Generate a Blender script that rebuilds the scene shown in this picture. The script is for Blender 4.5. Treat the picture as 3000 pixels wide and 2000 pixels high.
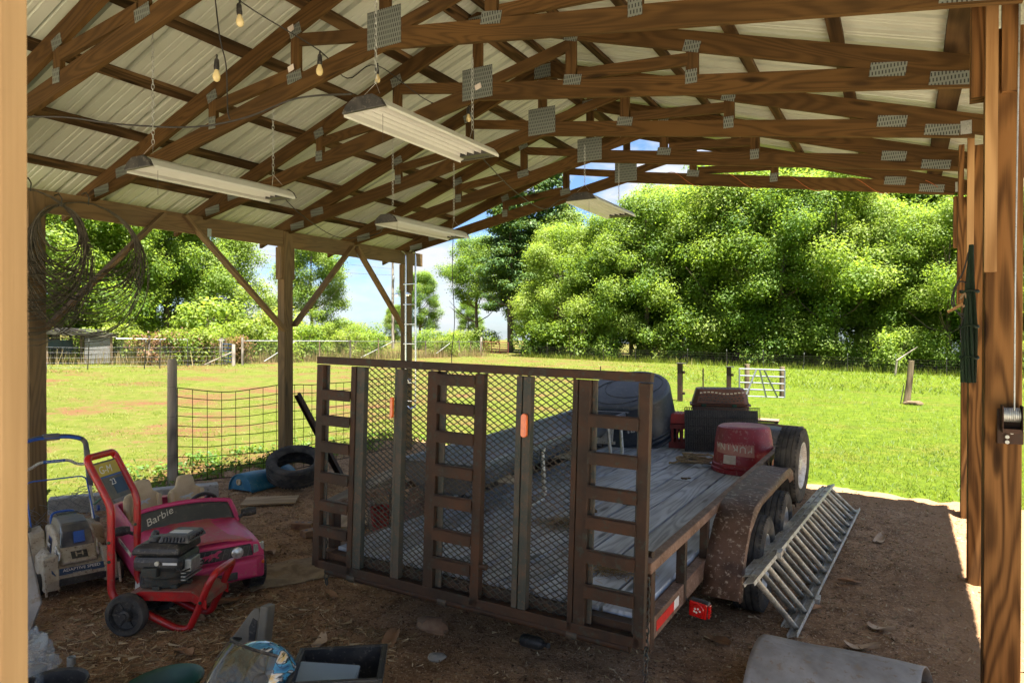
import bpy, math, random
import numpy as np
from mathutils import Vector, Matrix, Quaternion, noise
random.seed(7); RNG = np.random.default_rng(11)
for _o in list(bpy.data.objects): bpy.data.objects.remove(_o)
SC = bpy.context.scene
COL = SC.collection
PI = math.pi; R_ = math.radians

# ---------------------------------------------------------------- camera
YAW = math.atan(1150 / 2030.0)
cam = bpy.data.cameras.new('camera'); cam_o = bpy.data.objects.new('camera', cam); COL.objects.link(cam_o)
cam.sensor_width = 36.0; cam.lens = 36.0 * 2030 / 3000.0
cam.clip_start = 0.05; cam.clip_end = 2000
cam_o.location = (0, 0, 1.95); cam_o.rotation_euler = (R_(90 - 0.45), 0, YAW)
cam.dof.use_dof = True; cam.dof.focus_distance = 6.5; cam.dof.aperture_fstop = 11.0
SC.camera = cam_o

# ---------------------------------------------------------------- sky, sun, exposure
SUN_DIR = Vector((0.60, -0.42, 3.4)).normalized()
SUN_EL = math.asin(SUN_DIR.z); SUN_AZ = math.atan2(SUN_DIR.x, SUN_DIR.y)
W = bpy.data.worlds.new('World'); SC.world = W; W.use_nodes = True
nt = W.node_tree; nt.nodes.clear()
def N(t, **k):
    n = nt.nodes.new(t)
    for a, b in k.items(): setattr(n, a, b)
    return n
wo = N('ShaderNodeOutputWorld'); bg = N('ShaderNodeBackground'); sky = N('ShaderNodeTexSky')
sky.sky_type = 'NISHITA'; sky.sun_disc = False; sky.sun_elevation = SUN_EL; sky.sun_rotation = SUN_AZ
sky.air_density = 1.0; sky.dust_density = 0.6; sky.ozone_density = 1.5
tc = N('ShaderNodeTexCoord'); mp = N('ShaderNodeMapping'); mp.inputs['Scale'].default_value = (1, 1, 2.6)
n1 = N('ShaderNodeTexNoise'); n1.inputs['Scale'].default_value = 5.5; n1.inputs['Detail'].default_value = 8; n1.inputs['Roughness'].default_value = 0.6; n1.inputs['Distortion'].default_value = 0.25
cr = N('ShaderNodeValToRGB'); cr.color_ramp.elements[0].position = 0.42; cr.color_ramp.elements[1].position = 0.60
cr.color_ramp.elements[0].color = (0, 0, 0, 1); cr.color_ramp.elements[1].color = (1, 1, 1, 1)
mx = N('ShaderNodeMixRGB'); mx.inputs['Color2'].default_value = (1.85, 1.88, 1.95, 1)
nt.links.new(tc.outputs['Generated'], mp.inputs['Vector']); nt.links.new(mp.outputs[0], n1.inputs['Vector'])
nt.links.new(n1.outputs['Fac'], cr.inputs['Fac']); nt.links.new(cr.outputs[0], mx.inputs['Fac'])
tn = N('ShaderNodeMixRGB', blend_type='MULTIPLY'); tn.inputs[0].default_value = 1; tn.inputs[2].default_value = (.28, .345, .44, 1); nt.links.new(sky.outputs[0], tn.inputs[1]); nt.links.new(tn.outputs[0], mx.inputs['Color1']); nt.links.new(mx.outputs[0], bg.inputs['Color'])
bg.inputs["Strength"].default_value = 0.05
nt.links.new(bg.outputs[0], wo.inputs['Surface'])
sl = bpy.data.lights.new('sun', 'SUN'); sl.energy = 3.0; sl.angle = R_(0.53); sl.color = (1.0, 0.955, 0.88)
so = bpy.data.objects.new('sun', sl); COL.objects.link(so); so.location = (6, -4, 30)
so.rotation_euler = (-SUN_DIR).to_track_quat('-Z', 'Y').to_euler()
SC.view_settings.view_transform = 'Standard'; SC.view_settings.look = 'None'
SC.view_settings.exposure = 3.4; SC.view_settings.gamma = 1.0; SC.view_settings.use_curve_mapping = False
SC.render.engine = 'CYCLES'
cy = SC.cycles
cy.max_bounces = 8; cy.diffuse_bounces = 5; cy.glossy_bounces = 4; cy.transmission_bounces = 6; cy.transparent_max_bounces = 8
cy.use_denoising = True
try: cy.denoiser = 'OPENIMAGEDENOISE'
except Exception: pass
cy.sample_clamp_indirect = 6.0; cy.caustics_reflective = False; cy.caustics_refractive = False

# ---------------------------------------------------------------- helpers
MW = {}
def thing(name, label, cat, loc=(0, 0, 0), rotz=0.0, group=None, rot=None):
    o = bpy.data.objects.new(name, None); COL.objects.link(o)
    o.empty_display_size = 0.1
    o.location = loc; o.rotation_euler = rot if rot else (0, 0, rotz)
    o['label'] = label; o['category'] = cat
    if group: o['group'] = group
    MW[o.name] = Matrix.LocRotScale(Vector(loc), o.rotation_euler, None)
    return o
def part_empty(name, parent, loc=(0, 0, 0), rot=(0, 0, 0)):
    o = bpy.data.objects.new(name, None); COL.objects.link(o); o.empty_display_size = 0.1
    o.parent = parent; o.location = loc; o.rotation_euler = rot
    MW[o.name] = MW[parent.name] @ Matrix.LocRotScale(Vector(loc), o.rotation_euler, None)
    return o
def tag(o, label=None, cat=None, group=None, kind=None):
    if label: o['label'] = label
    if cat: o['category'] = cat
    if group: o['group'] = group
    if kind: o['kind'] = kind
    return o
def inst(name, data, parent=None, loc=(0, 0, 0), rot=(0, 0, 0), sc=(1, 1, 1)):
    o = bpy.data.objects.new(name, data); COL.objects.link(o)
    o.location = loc; o.rotation_euler = rot; o.scale = sc
    if parent is not None: o.parent = parent
    MW[o.name] = (MW[parent.name] if parent is not None else Matrix()) @ Matrix.LocRotScale(Vector(loc), o.rotation_euler, Vector(sc))
    return o
def copy_tree(o, parent=None, loc=None, rot=None, label=None):
    c = o.copy(); COL.objects.link(c); c.parent = parent
    if loc is not None: c.location = loc
    if rot is not None: c.rotation_euler = rot
    if label: c['label'] = label
    for ch in list(o.children): copy_tree(ch, c)
    return c

def frame(d, up=Vector((0, 0, 1))):
    d = Vector(d).normalized(); up = Vector(up)
    s = d.cross(up)
    if s.length < 1e-4: s = d.cross(Vector((1, 0, 0)))
    s.normalize(); u = s.cross(d).normalized()
    return d, s, u

class MB:
    def __init__(self): self.v = []; self.f = []; self.uv = []; self.mi = []
    def add(self, vs, fs, uvs=None, mi=0):
        b = len(self.v); self.v += [tuple(p) for p in vs]
        for i, f in enumerate(fs):
            self.f.append([b + j for j in f]); self.mi.append(mi)
            self.uv.append(uvs[i] if uvs else [(vs[j][0] + vs[j][2] * .37, vs[j][1] + vs[j][2] * .81) for j in f])
        return self
    def box(self, c, s, M=None, mi=0):
        x, y, z = s[0] / 2, s[1] / 2, s[2] / 2
        vs = [Vector((a * x, b * y, d * z)) for d in (-1, 1) for b in (-1, 1) for a in (-1, 1)]
        if M is not None: vs = [M @ p for p in vs]
        vs = [p + Vector(c) for p in vs]
        self.add(vs, [(0, 2, 3, 1), (4, 5, 7, 6), (0, 1, 5, 4), (2, 6, 7, 3), (0, 4, 6, 2), (1, 3, 7, 5)], mi=mi)
        return self
    def beam(self, p0, p1, w, h, up=(0, 0, 1), mi=0):
        p0 = Vector(p0); p1 = Vector(p1); L = (p1 - p0).length
        d, s, u = frame(p1 - p0, up)
        q = [(-w / 2, -h / 2), (w / 2, -h / 2), (w / 2, h / 2), (-w / 2, h / 2)]
        vs = [p0 + s * a + u * b for a, b in q] + [p1 + s * a + u * b for a, b in q]
        o = random.random() * 7; fs = []; uvs = []; acc = 0
        for i in range(4):
            j = (i + 1) % 4; wd = (w, h, w, h)[i]
            fs.append((i, j, 4 + j, 4 + i)); uvs.append([(o, o + acc), (o, o + acc + wd), (o + L, o + acc + wd), (o + L, o + acc)]); acc += wd
        fs += [(3, 2, 1, 0), (4, 5, 6, 7)]; uvs += [[(0, 0), (w * 6, 0), (w * 6, h), (0, h)]] * 2
        self.add(vs, fs, uvs, mi); return self
    def prism(self, pts, y0, y1, ax=(1, 0, 0), mi=0, swap=None):
        """polygon of (x, z) points extruded from y0 to y1; UV runs along ax"""
        n = len(pts); a = Vector((ax[0], ax[2])).normalized(); pe = Vector((-a.y, a.x)); o = random.random() * 5
        vs = [Vector((p[0], y0, p[1])) for p in pts] + [Vector((p[0], y1, p[1])) for p in pts]
        T = lambda i: (Vector((vs[i].x, vs[i].z)).dot(a) + o, Vector((vs[i].x, vs[i].z)).dot(pe) + o)
        fs = [tuple(range(n)), tuple(range(2 * n - 1, n - 1, -1))]; uvs = [[T(i) for i in range(n)], [T(i) for i in range(2 * n - 1, n - 1, -1)]]
        for i in range(n):
            j = (i + 1) % n; fs.append((i, n + i, n + j, j)); t0 = T(i)[0]; t1 = T(j)[0]; k = T(i)[1] + 1
            uvs.append([(t0, k), (t0, k + abs(y1 - y0)), (t1, k + abs(y1 - y0)), (t1, k)])
        if swap: vs = [swap(p) for p in vs]
        self.add(vs, fs, uvs, mi); return self
    def tube(self, pts, r, n=8, closed=False, mi=0):
        pts = [Vector(p) for p in pts]; m = len(pts); rs = r if isinstance(r, (list, tuple)) else [r] * m
        tang = []
        for i in range(m):
            a = pts[(i - 1) % m] if (closed or i > 0) else pts[i]; b = pts[(i + 1) % m] if (closed or i < m - 1) else pts[i]
            t = (b - a); tang.append(t.normalized() if t.length > 1e-9 else Vector((0, 0, 1)))
        d, s, u = frame(tang[0]); vs = []; uvs = []; L = 0
        for i in range(m):
            if i:
                q = tang[i - 1].rotation_difference(tang[i]); s = q @ s; u = q @ u; L += (pts[i] - pts[i - 1]).length
            for k in range(n):
                an = 2 * PI * k / n; vs.append(pts[i] + (s * math.cos(an) + u * math.sin(an)) * rs[i]); uvs.append((L, k / n * .2))
        fs = []
        for i in range(m if closed else m - 1):
            for k in range(n):
                a = i * n + k; b = i * n + (k + 1) % n; c = ((i + 1) % m) * n; fs.append((a, b, c + (k + 1) % n, c + k))
        if not closed: fs += [tuple(range(n - 1, -1, -1)), tuple((m - 1) * n + k for k in range(n))]
        self.add(vs, fs, [[uvs[j] for j in f] for f in fs], mi); return self
    def lathe(self, prof, n=24, M=None, sx=1, sy=1, mi=0, cap0=True, cap1=True):
        vs = []
        for r, z in prof:
            for k in range(n):
                a = 2 * PI * k / n; p = Vector((r * math.cos(a) * sx, r * math.sin(a) * sy, z)); vs.append(M @ p if M is not None else p)
        fs = []
        for i in range(len(prof) - 1):
            for k in range(n): fs.append((i * n + k, i * n + (k + 1) % n, (i + 1) * n + (k + 1) % n, (i + 1) * n + k))
        if cap0: fs.append(tuple(range(n - 1, -1, -1)))
        if cap1: fs.append(tuple((len(prof) - 1) * n + k for k in range(n)))
        self.add(vs, fs, mi=mi); return self
    def loft(self, secs, closed=True, cap=True, mi=0):
        """sections: lists of equally many points"""
        n = len(secs[0]); vs = [Vector(p) for s in secs for p in s]; fs = []
        for i in range(len(secs) - 1):
            for k in range(n if closed else n - 1):
                fs.append((i * n + k, i * n + (k + 1) % n, (i + 1) * n + (k + 1) % n, (i + 1) * n + k))
        if cap and closed: fs += [tuple(range(n - 1, -1, -1)), tuple((len(secs) - 1) * n + k for k in range(n))]
        self.add(vs, fs, mi=mi); return self
    def grid(self, fn, nu, nv, mi=0):
        vs = [Vector(fn(i / nu, j / nv)) for j in range(nv + 1) for i in range(nu + 1)]
        fs = [(j * (nu + 1) + i, j * (nu + 1) + i + 1, (j + 1) * (nu + 1) + i + 1, (j + 1) * (nu + 1) + i) for j in range(nv) for i in range(nu)]
        self.add(vs, fs, mi=mi); return self
    def mesh(self, name, mat, smooth=False, inv=None):
        me = bpy.data.meshes.new(name)
        vs = [tuple(inv @ Vector(p)) for p in self.v] if inv is not None else self.v
        me.from_pydata(vs, [], self.f)
        ul = me.uv_layers.new(name='UVMap'); k = 0
        flat = [c for fuv in self.uv for p in fuv for c in p]
        ul.data.foreach_set('uv', flat)
        for m in (mat if isinstance(mat, (list, tuple)) else [mat]): me.materials.append(m)
        if isinstance(mat, (list, tuple)): me.polygons.foreach_set('material_index', self.mi)
        if smooth:
            me.polygons.foreach_set('use_smooth', [True] * len(self.f))
            try: me.set_sharp_from_angle(angle=R_(smooth if smooth is not True else 40))
            except Exception: pass
        me.update(); return me
    def build(self, name, mat, parent=None, smooth=False, world=False, bevel=0.0, solid=0.0, label=None):
        inv = MW[parent.name].inverted() if (world and parent is not None) else None
        o = bpy.data.objects.new(name, self.mesh(name, mat, smooth, inv)); COL.objects.link(o)
        if parent is not None: o.parent = parent
        MW[o.name] = MW[parent.name].copy() if parent is not None else Matrix()
        if solid:
            m = o.modifiers.new('thick', 'SOLIDIFY'); m.thickness = solid; m.offset = 0
        if bevel:
            m = o.modifiers.new('bevel', 'BEVEL'); m.width = bevel; m.segments = 2; m.limit_method = 'ANGLE'; m.angle_limit = R_(40)
        if label: o['label'] = label
        return o

def raw_mesh(name, V, F, mat, attr=None, smooth=False):
    """V (n,3) array, F (m,k) index array; attr: per-vertex float array stored as 'var'"""
    me = bpy.data.meshes.new(name); V = np.asarray(V, np.float32); F = np.asarray(F, np.int32); m, k = F.shape
    me.vertices.add(len(V)); me.vertices.foreach_set('co', V.ravel())
    me.loops.add(m * k); me.loops.foreach_set('vertex_index', F.ravel())
    me.polygons.add(m); me.polygons.foreach_set('loop_start', np.arange(0, m * k, k, dtype=np.int32))
    me.materials.append(mat)
    if attr is not None:
        a = me.attributes.new('var', 'FLOAT', 'POINT'); a.data.foreach_set('value', np.asarray(attr, np.float32))
    if smooth: me.polygons.foreach_set('use_smooth', [True] * m)
    me.update(calc_edges=True); me.validate(); return me

def link_mesh(name, me, parent=None, loc=(0, 0, 0), rot=(0, 0, 0), sc=(1, 1, 1)): return inst(name, me, parent, loc, rot, sc)

def text(name, s, size, mat, parent, loc, rot, extrude=0.0006, align='CENTER', shear=0.0, space=1.0, sx=1.0):
    c = bpy.data.curves.new(name, 'FONT'); c.body = s; c.size = size; c.extrude = extrude; c.align_x = align; c.align_y = 'CENTER'
    c.shear = shear; c.space_character = space; c.materials.append(mat); c.resolution_u = 3
    q = bpy.data.objects.new('tmp', c); COL.objects.link(q); dg = bpy.context.evaluated_depsgraph_get(); me = bpy.data.meshes.new_from_object(q.evaluated_get(dg))
    bpy.data.objects.remove(q); bpy.data.curves.remove(c); return inst(name, me, parent, loc, rot, (sx, 1, 1))

def fbm(x, y, s=1.0, o=4):
    return noise.fractal(Vector((x * s, y * s, 3.7)), 1.0, 2.0, o)

# terrain: falls gently to the right and away from the shed
def gz(x, y): return -0.024 * x - 0.012 * max(0.0, y - 10)

# ---------------------------------------------------------------- materials
def new_mat(name):
    m = bpy.data.materials.new(name); m.use_nodes = True; t = m.node_tree; b = t.nodes['Principled BSDF']
    return m, t, b
def nn(t, typ, ins=None, **k):
    n = t.nodes.new(typ)
    for a, b in k.items(): setattr(n, a, b)
    for a, b in (ins or {}).items(): n.inputs[a].default_value = b
    return n
def ramp(t, fac, stops):
    r = t.nodes.new('ShaderNodeValToRGB'); e = r.color_ramp.elements
    while len(e) < len(stops): e.new(0.5)
    for el, (p, c) in zip(e, stops): el.position = p; el.color = (*c, 1)
    t.links.new(fac, r.inputs['Fac']); return r.outputs['Color']
def math_n(t, op, a, b=None, c=None):
    n = t.nodes.new('ShaderNodeMath'); n.operation = op
    for i, x in enumerate((a, b, c)):
        if x is None: continue
        if hasattr(x, 'is_linked'): t.links.new(x, n.inputs[i])
        else: n.inputs[i].default_value = x
    return n.outputs[0]
def mix(t, fac, a, b, mode='MIX'):
    n = t.nodes.new('ShaderNodeMixRGB'); n.blend_type = mode
    for i, x in ((0, fac), (1, a), (2, b)):
        if hasattr(x, 'is_linked'): t.links.new(x, n.inputs[i])
        elif i == 0: n.inputs[0].default_value = x
        else: n.inputs[i].default_value = (*x, 1)
    return n.outputs[0]
def noise_n(t, vec, scale, detail=4, rough=.55, dist=0.0):
    n = nn(t, 'ShaderNodeTexNoise', {'Scale': scale, 'Detail': detail, 'Roughness': rough, 'Distortion': dist})
    if vec is not None: t.links.new(vec, n.inputs['Vector'])
    return n.outputs['Fac']
def bump(t, b, h, strength=.3, dist=.01):
    n = nn(t, 'ShaderNodeBump', {'Strength': strength, 'Distance': dist}); t.links.new(h, n.inputs['Height']); t.links.new(n.outputs[0], b.inputs['Normal'])
def coords(t, kind='Object', scale=(1, 1, 1), rnd=True):
    c = t.nodes.new('ShaderNodeTexCoord'); m = nn(t, 'ShaderNodeMapping', {'Scale': scale}); v = c.outputs[kind]
    if rnd:
        oi = t.nodes.new('ShaderNodeObjectInfo'); ad = t.nodes.new('ShaderNodeVectorMath'); ad.operation = 'ADD'
        sc = t.nodes.new('ShaderNodeVectorMath'); sc.operation = 'SCALE'; sc.inputs['Scale'].default_value = 37.0
        cb = t.nodes.new('ShaderNodeCombineXYZ')
        for i in range(3): t.links.new(oi.outputs['Random'], cb.inputs[i])
        t.links.new(cb.outputs[0], sc.inputs[0]); t.links.new(v, ad.inputs[0]); t.links.new(sc.outputs[0], ad.inputs[1]); v = ad.outputs[0]
    t.links.new(v, m.inputs['Vector']); return m.outputs[0]

def wood(name, dark, light, grey=None, greyamt=0.0, rough=.75, knots=True, ring=34.0, bumps=.35, ramt=.62):
    m, t, b = new_mat(name)
    v1 = coords(t, 'UV', (0.75, 5.5, 1)); n = noise_n(t, v1, 1.0, 1.5, .35, .3)
    rg = math_n(t, 'SINE', math_n(t, 'MULTIPLY', n, ring)); rg = math_n(t, 'MULTIPLY_ADD', rg, .5, .5)
    rg = math_n(t, 'POWER', rg, 1.6)
    v2 = coords(t, 'UV', (3, 80, 1)); fine = noise_n(t, v2, 1.0, 3, .6)
    v3 = coords(t, 'UV', (0.9, 1.6, 1)); big = noise_n(t, v3, 1.0, 3, .6)
    f = math_n(t, 'ADD', math_n(t, 'MULTIPLY', rg, ramt), math_n(t, 'ADD', math_n(t, 'MULTIPLY', fine, .60), math_n(t, 'MULTIPLY_ADD', big, .9, -.58)))
    col = ramp(t, f, [(0.12, light), (0.5, tuple(.5 * (a + c) for a, c in zip(dark, light))), (0.95, dark)])
    if knots:
        v4 = coords(t, 'UV', (1.5, 7.0, 1)); vo = nn(t, 'ShaderNodeTexVoronoi', {'Scale': 1.0}); t.links.new(v4, vo.inputs['Vector'])
        kn = ramp(t, vo.outputs['Distance'], [(0.0, (1, 1, 1)), (0.10, (.75, .75, .75)), (0.17, (0, 0, 0))])
        col = mix(t, kn, col, tuple(.35 * c for c in dark))
    if grey: col = mix(t, math_n(t, 'MULTIPLY', ramp(t, big, [(.3, (0, 0, 0)), (.65, (1, 1, 1))]), greyamt), col, grey)
    t.links.new(col, b.inputs['Base Color']); b.inputs['Roughness'].default_value = rough; b.inputs['Specular IOR Level'].default_value = .12
    bump(t, b, math_n(t, 'ADD', math_n(t, 'MULTIPLY', fine, .7), math_n(t, 'MULTIPLY', rg, -.4)), bumps, .004)
    return m

def plain(name, c1, c2=None, scale=6.0, rough=.5, metal=0.0, b1=.0, c3=None, thr=(.42, .62), detail=5, spec=.5, rough2=None, coat=0.0, bs=40.0, kind='Object', stretch=(1, 1, 1)):
    """base colour c1, blotches of c2, fine specks of c3"""
    m, t, b = new_mat(name); c2 = c2 or tuple(.8 * c for c in c1)
    v = coords(t, kind, stretch); n = noise_n(t, v, scale, detail, .6, .2)
    col = mix(t, ramp(t, n, [(thr[0], (0, 0, 0)), (thr[1], (1, 1, 1))]), c1, c2)
    n2 = noise_n(t, v, scale * 6, 4, .65)
    if c3: col = mix(t, ramp(t, n2, [(.56, (0, 0, 0)), (.66, (1, 1, 1))]), col, c3)
    t.links.new(col, b.inputs['Base Color']); b.inputs['Metallic'].default_value = metal; b.inputs['Specular IOR Level'].default_value = spec
    if rough2 is None: rough2 = min(1, rough + .15)
    rr = nn(t, 'ShaderNodeMapRange', {'To Min': rough, 'To Max': rough2}); t.links.new(n, rr.inputs['Value']); t.links.new(rr.outputs[0], b.inputs['Roughness'])
    b.inputs['Coat Weight'].default_value = coat
    if b1:
        n3 = noise_n(t, v, bs, 4, .6); bump(t, b, n3, b1, .006)
    return m
def glassy(name, col, alpha=.4, rough=.1):
    m, t, b = new_mat(name); b.inputs['Base Color'].default_value = (*col, 1); b.inputs['Alpha'].default_value = alpha; b.inputs['Roughness'].default_value = rough
    return m

M = {}
M['truss'] = wood('truss_lumber', (.022, .0105, .003), (.105, .056, .0175), grey=(.058, .034, .013), greyamt=.5, ring=95, ramt=.40)
M['purlin'] = wood('purlin_lumber', (.022, .012, .0045), (.14, .083, .034), grey=(.020, .012, .005), greyamt=.7)
M['post'] = wood('post_lumber', (.050, .028, .012), (.21, .132, .060), grey=(.15, .115, .07), greyamt=.6, ring=80, ramt=.36)
M['postR'] = wood('post_lumber_brown', (.026, .010, .003), (.20, .098, .032), ring=64, ramt=.50)
M['newwood'] = wood('pale_stud', (.20, .105, .04), (.40, .24, .105), greyamt=0, ring=22)
M['jamb'] = wood('tan_board', (.26, .155, .065), (.50, .335, .17), grey=(.22, .145, .075), greyamt=.75, knots=False, ring=30, ramt=.3)
M['deck'] = wood('grey_deck', (.085, .10, .125), (.46, .52, .61), grey=(.24, .235, .225), greyamt=.5, ring=60, bumps=.8, ramt=.34)
M['greywood'] = wood('grey_wood', (.12, .10, .08), (.36, .31, .25), ring=30, bumps=.5)
M['oldwood'] = wood('old_brown_wood', (.08, .055, .035), (.26, .19, .12), ring=30)
M['ply'] = wood('plywood', (.22, .155, .085), (.42, .31, .19), knots=False, ring=16)
M['galv'] = plain('galvanised', (.46, .48, .46), (.34, .36, .34), 14, .38, .75, c3=(.25, .26, .24))
M['zinc'] = plain('bright_zinc', (.24, .25, .27), (.19, .20, .21), 20, .4, .5)
M['alu'] = plain('dirty_aluminium', (.55, .55, .51), (.38, .36, .30), 12, .42, .6, c3=(.18, .14, .09))
M['rust'] = plain('rusty_steel', (.024, .015, .010), (.066, .029, .014), 4, .58, .25, .35, c3=(.035, .038, .030), spec=.4, thr=(.38, .70))
M['rustrail'] = plain('rusty_rail', (.20, .125, .09), (.12, .07, .045), 10, .62, .3, .3, c3=(.30, .22, .18), spec=.35)
M['fender'] = plain('rusty_fender', (.065, .038, .027), (.13, .076, .056), 6, .55, .3, .25, c3=(.32, .27, .23), spec=.4)
M['darksteel'] = plain('dark_steel', (.035, .045, .04), (.075, .06, .045), 12, .55, .3, .2, c3=(.12, .065, .04))
M['rubber'] = plain('tyre_rubber', (.034, .033, .031), (.085, .077, .065), 9, .8, 0, .2, spec=.3)
M['rim'] = plain('wheel_steel', (.62, .62, .60), (.45, .43, .40), 14, .4, .2, c3=(.22, .17, .12))
M['blackpl'] = plain('black_plastic', (.018, .018, .019), (.05, .047, .042), 8, .38, 0, .05, c3=(.11, .10, .085))
M['blackpoly'] = plain('black_poly', (.022, .026, .033), (.06, .064, .07), 4, .42, 0, .08, c3=(.10, .10, .10), thr=(.4, .7))
M['bluepoly'] = plain('blue_black_poly', (.016, .022, .034), (.032, .042, .058), 4, .34, 0, .06, c3=(.06, .065, .07))
M['redpl'] = plain('red_plastic', (.40, .022, .018), (.25, .02, .018), 6, .42)
M['redtub'] = plain('maroon_plastic', (.26, .012, .022), (.17, .012, .018), 5, .36, 0, .04, c3=(.30, .11, .10), thr=(.45, .75))
M['redpaint'] = plain('red_paint', (.46, .008, .010), (.30, .010, .012), 5, .28, 0, .04, c3=(.24, .05, .035), coat=.3)
M['dustred'] = plain('dusty_red_paint', (.27, .055, .038), (.20, .125, .085), 7, .6, 0, .1, c3=(.22, .15, .10), thr=(.35, .6))
M['pink'] = plain('pink_plastic', (.52, .030, .135), (.44, .045, .115), 4, .34, 0, .03, c3=(.42, .12, .13), thr=(.45, .75))
M['pinkdust'] = plain('dusty_pink_plastic', (.46, .048, .085), (.40, .125, .10), 5, .5, 0, .05, c3=(.36, .17, .12), thr=(.35, .65))
M['tan'] = plain('tan_plastic', (.52, .41, .25), (.42, .32, .19), 6, .5, 0, .04)
M['mowgrey'] = plain('dusty_grey_plastic', (.42, .38, .30), (.30, .24, .165), 7, .62, 0, .08, c3=(.17, .12, .075), thr=(.4, .68))
M['mowdark'] = plain('charcoal_plastic', (.075, .08, .085), (.14, .125, .105), 8, .45)
M['smoke'] = plain('smoked_cover', (.05, .055, .065), (.13, .12, .12), 6, .15, coat=.5)
M['hblue'] = plain('blue_plastic', (.015, .075, .34), (.02, .10, .40), 8, .35)
M['bluebar'] = plain('blue_drum_plastic', (.012, .125, .22), (.03, .16, .25), 5, .42, 0, .05, c3=(.10, .19, .23))
M['dkblue'] = plain('navy_print', (.012, .04, .10), (.015, .05, .12), 8, .4)
M['white'] = plain('white_print', (.72, .72, .70), (.6, .6, .58), 8, .5)
M['amber'] = plain('amber_reflector', (.75, .13, .01), (.6, .09, .008), 40, .25, coat=.5)
M['redlens'] = plain('red_lens', (.55, .006, .006), (.42, .004, .004), 40, .18, coat=.8)
M['redtape'] = plain('red_tape', (.62, .02, .015), (.5, .02, .015), 20, .35)
M['chrome'] = plain('chrome', (.8, .81, .83), (.7, .71, .73), 10, .14, 1.0)
M['cable'] = plain('black_cable', (.014, .014, .013), (.03, .028, .024), 20, .5)
M['wire'] = plain('old_wire', (.060, .052, .035), (.11, .095, .065), 20, .6, .2)
M['fwire'] = plain('fence_wire', (.010, .009, .008), (.02, .014, .010), 20, .8, .0, spec=.2)
M['linkwire'] = plain('chainlink_wire', (.20, .205, .20), (.15, .15, .145), 20, .5, .4)
M['bulb'] = glassy('bulb_glass', (.88, .74, .40), .62, .06)
M['lampwhite'] = plain('lamp_reflector', (.58, .59, .55), (.54, .55, .51), 3, .35, .1)
M['tubewhite'] = plain('lamp_tube', (.86, .86, .82), (.8, .8, .76), 8, .3)
M['rope'] = plain('old_rope', (.38, .29, .18), (.26, .19, .11), 60, .85, 0, .5, bs=300)
M['orange'] = plain('orange_cord', (.38, .11, .02), (.3, .08, .02), 20, .5)
M['greencord'] = plain('green_cord', (.006, .022, .008), (.010, .036, .013), 20, .7)
M['concrete'] = plain('concrete', (.36, .35, .32), (.27, .26, .235), 5, .85, 0, .4, c3=(.20, .19, .17))
M['brick'] = plain('brick_clay', (.30, .19, .11), (.22, .12, .07), 9, .85, 0, .4)
M['dung'] = plain('dry_clod', (.075, .048, .022), (.15, .105, .052), 30, .95, 0, .8, bs=90)
M['sheetgrey'] = plain('weathered_sheet', (.33, .31, .285), (.16, .145, .125), 4, .8, 0, .3, c3=(.24, .19, .14), stretch=(1, 1, 1), thr=(.38, .7))
M['burlap'] = plain('burlap', (.30, .23, .145), (.21, .155, .095), 10, .9, 0, .6, bs=200)
M['deadleaf'] = plain('dead_leaf', (.34, .19, .095), (.24, .13, .06), 9, .7, 0, .2)
M['paleleaf'] = plain('pale_dead_leaf', (.50, .38, .26), (.36, .24, .14), 9, .7, 0, .2)
M['tin'] = plain('old_tin', (.20, .195, .18), (.13, .075, .045), 3, .6, .2, c3=(.15, .10, .065), thr=(.5, .7))
M['truckblue'] = plain('faded_blue_paint', (.05, .10, .13), (.09, .13, .15), 3, .5, c3=(.1, .065, .045))
M['glass'] = plain('window_glass', (.10, .14, .17), (.16, .2, .24), 3, .08, spec=.8)
M['green'] = plain('green_plastic', (.005, .045, .025), (.007, .055, .032), 6, .35)
M['brownpl'] = plain('brown_plastic', (.13, .050, .028), (.10, .042, .026), 6, .42)
M['redgate'] = plain('red_gate_paint', (.22, .04, .03), (.17, .07, .05), 8, .6, .2)
M['paper'] = plain('paper_label', (.62, .56, .50), (.48, .42, .36), 10, .7)
M['tublabel'] = plain('pink_label', (.46, .21, .17), (.40, .17, .13), 9, .55, c3=(.34, .11, .09))
M['lgtprint'] = plain('pale_print', (.62, .60, .48), (.5, .48, .40), 14, .55)
M['clearbag'] = glassy('clear_bag', (.42, .48, .52), .30, .12)
M['cleartub'] = glassy('clear_tub', (.42, .55, .66), .45, .15)
M['visor'] = glassy('visor', (.09, .078, .045), .80, .04)
M['headlamp'] = plain('headlamp', (.70, .70, .66), (.45, .45, .42), 30, .1, .5)
M['yellowp'] = plain('yellow_print', (.52, .40, .05), (.42, .33, .06), 8, .45)
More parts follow.
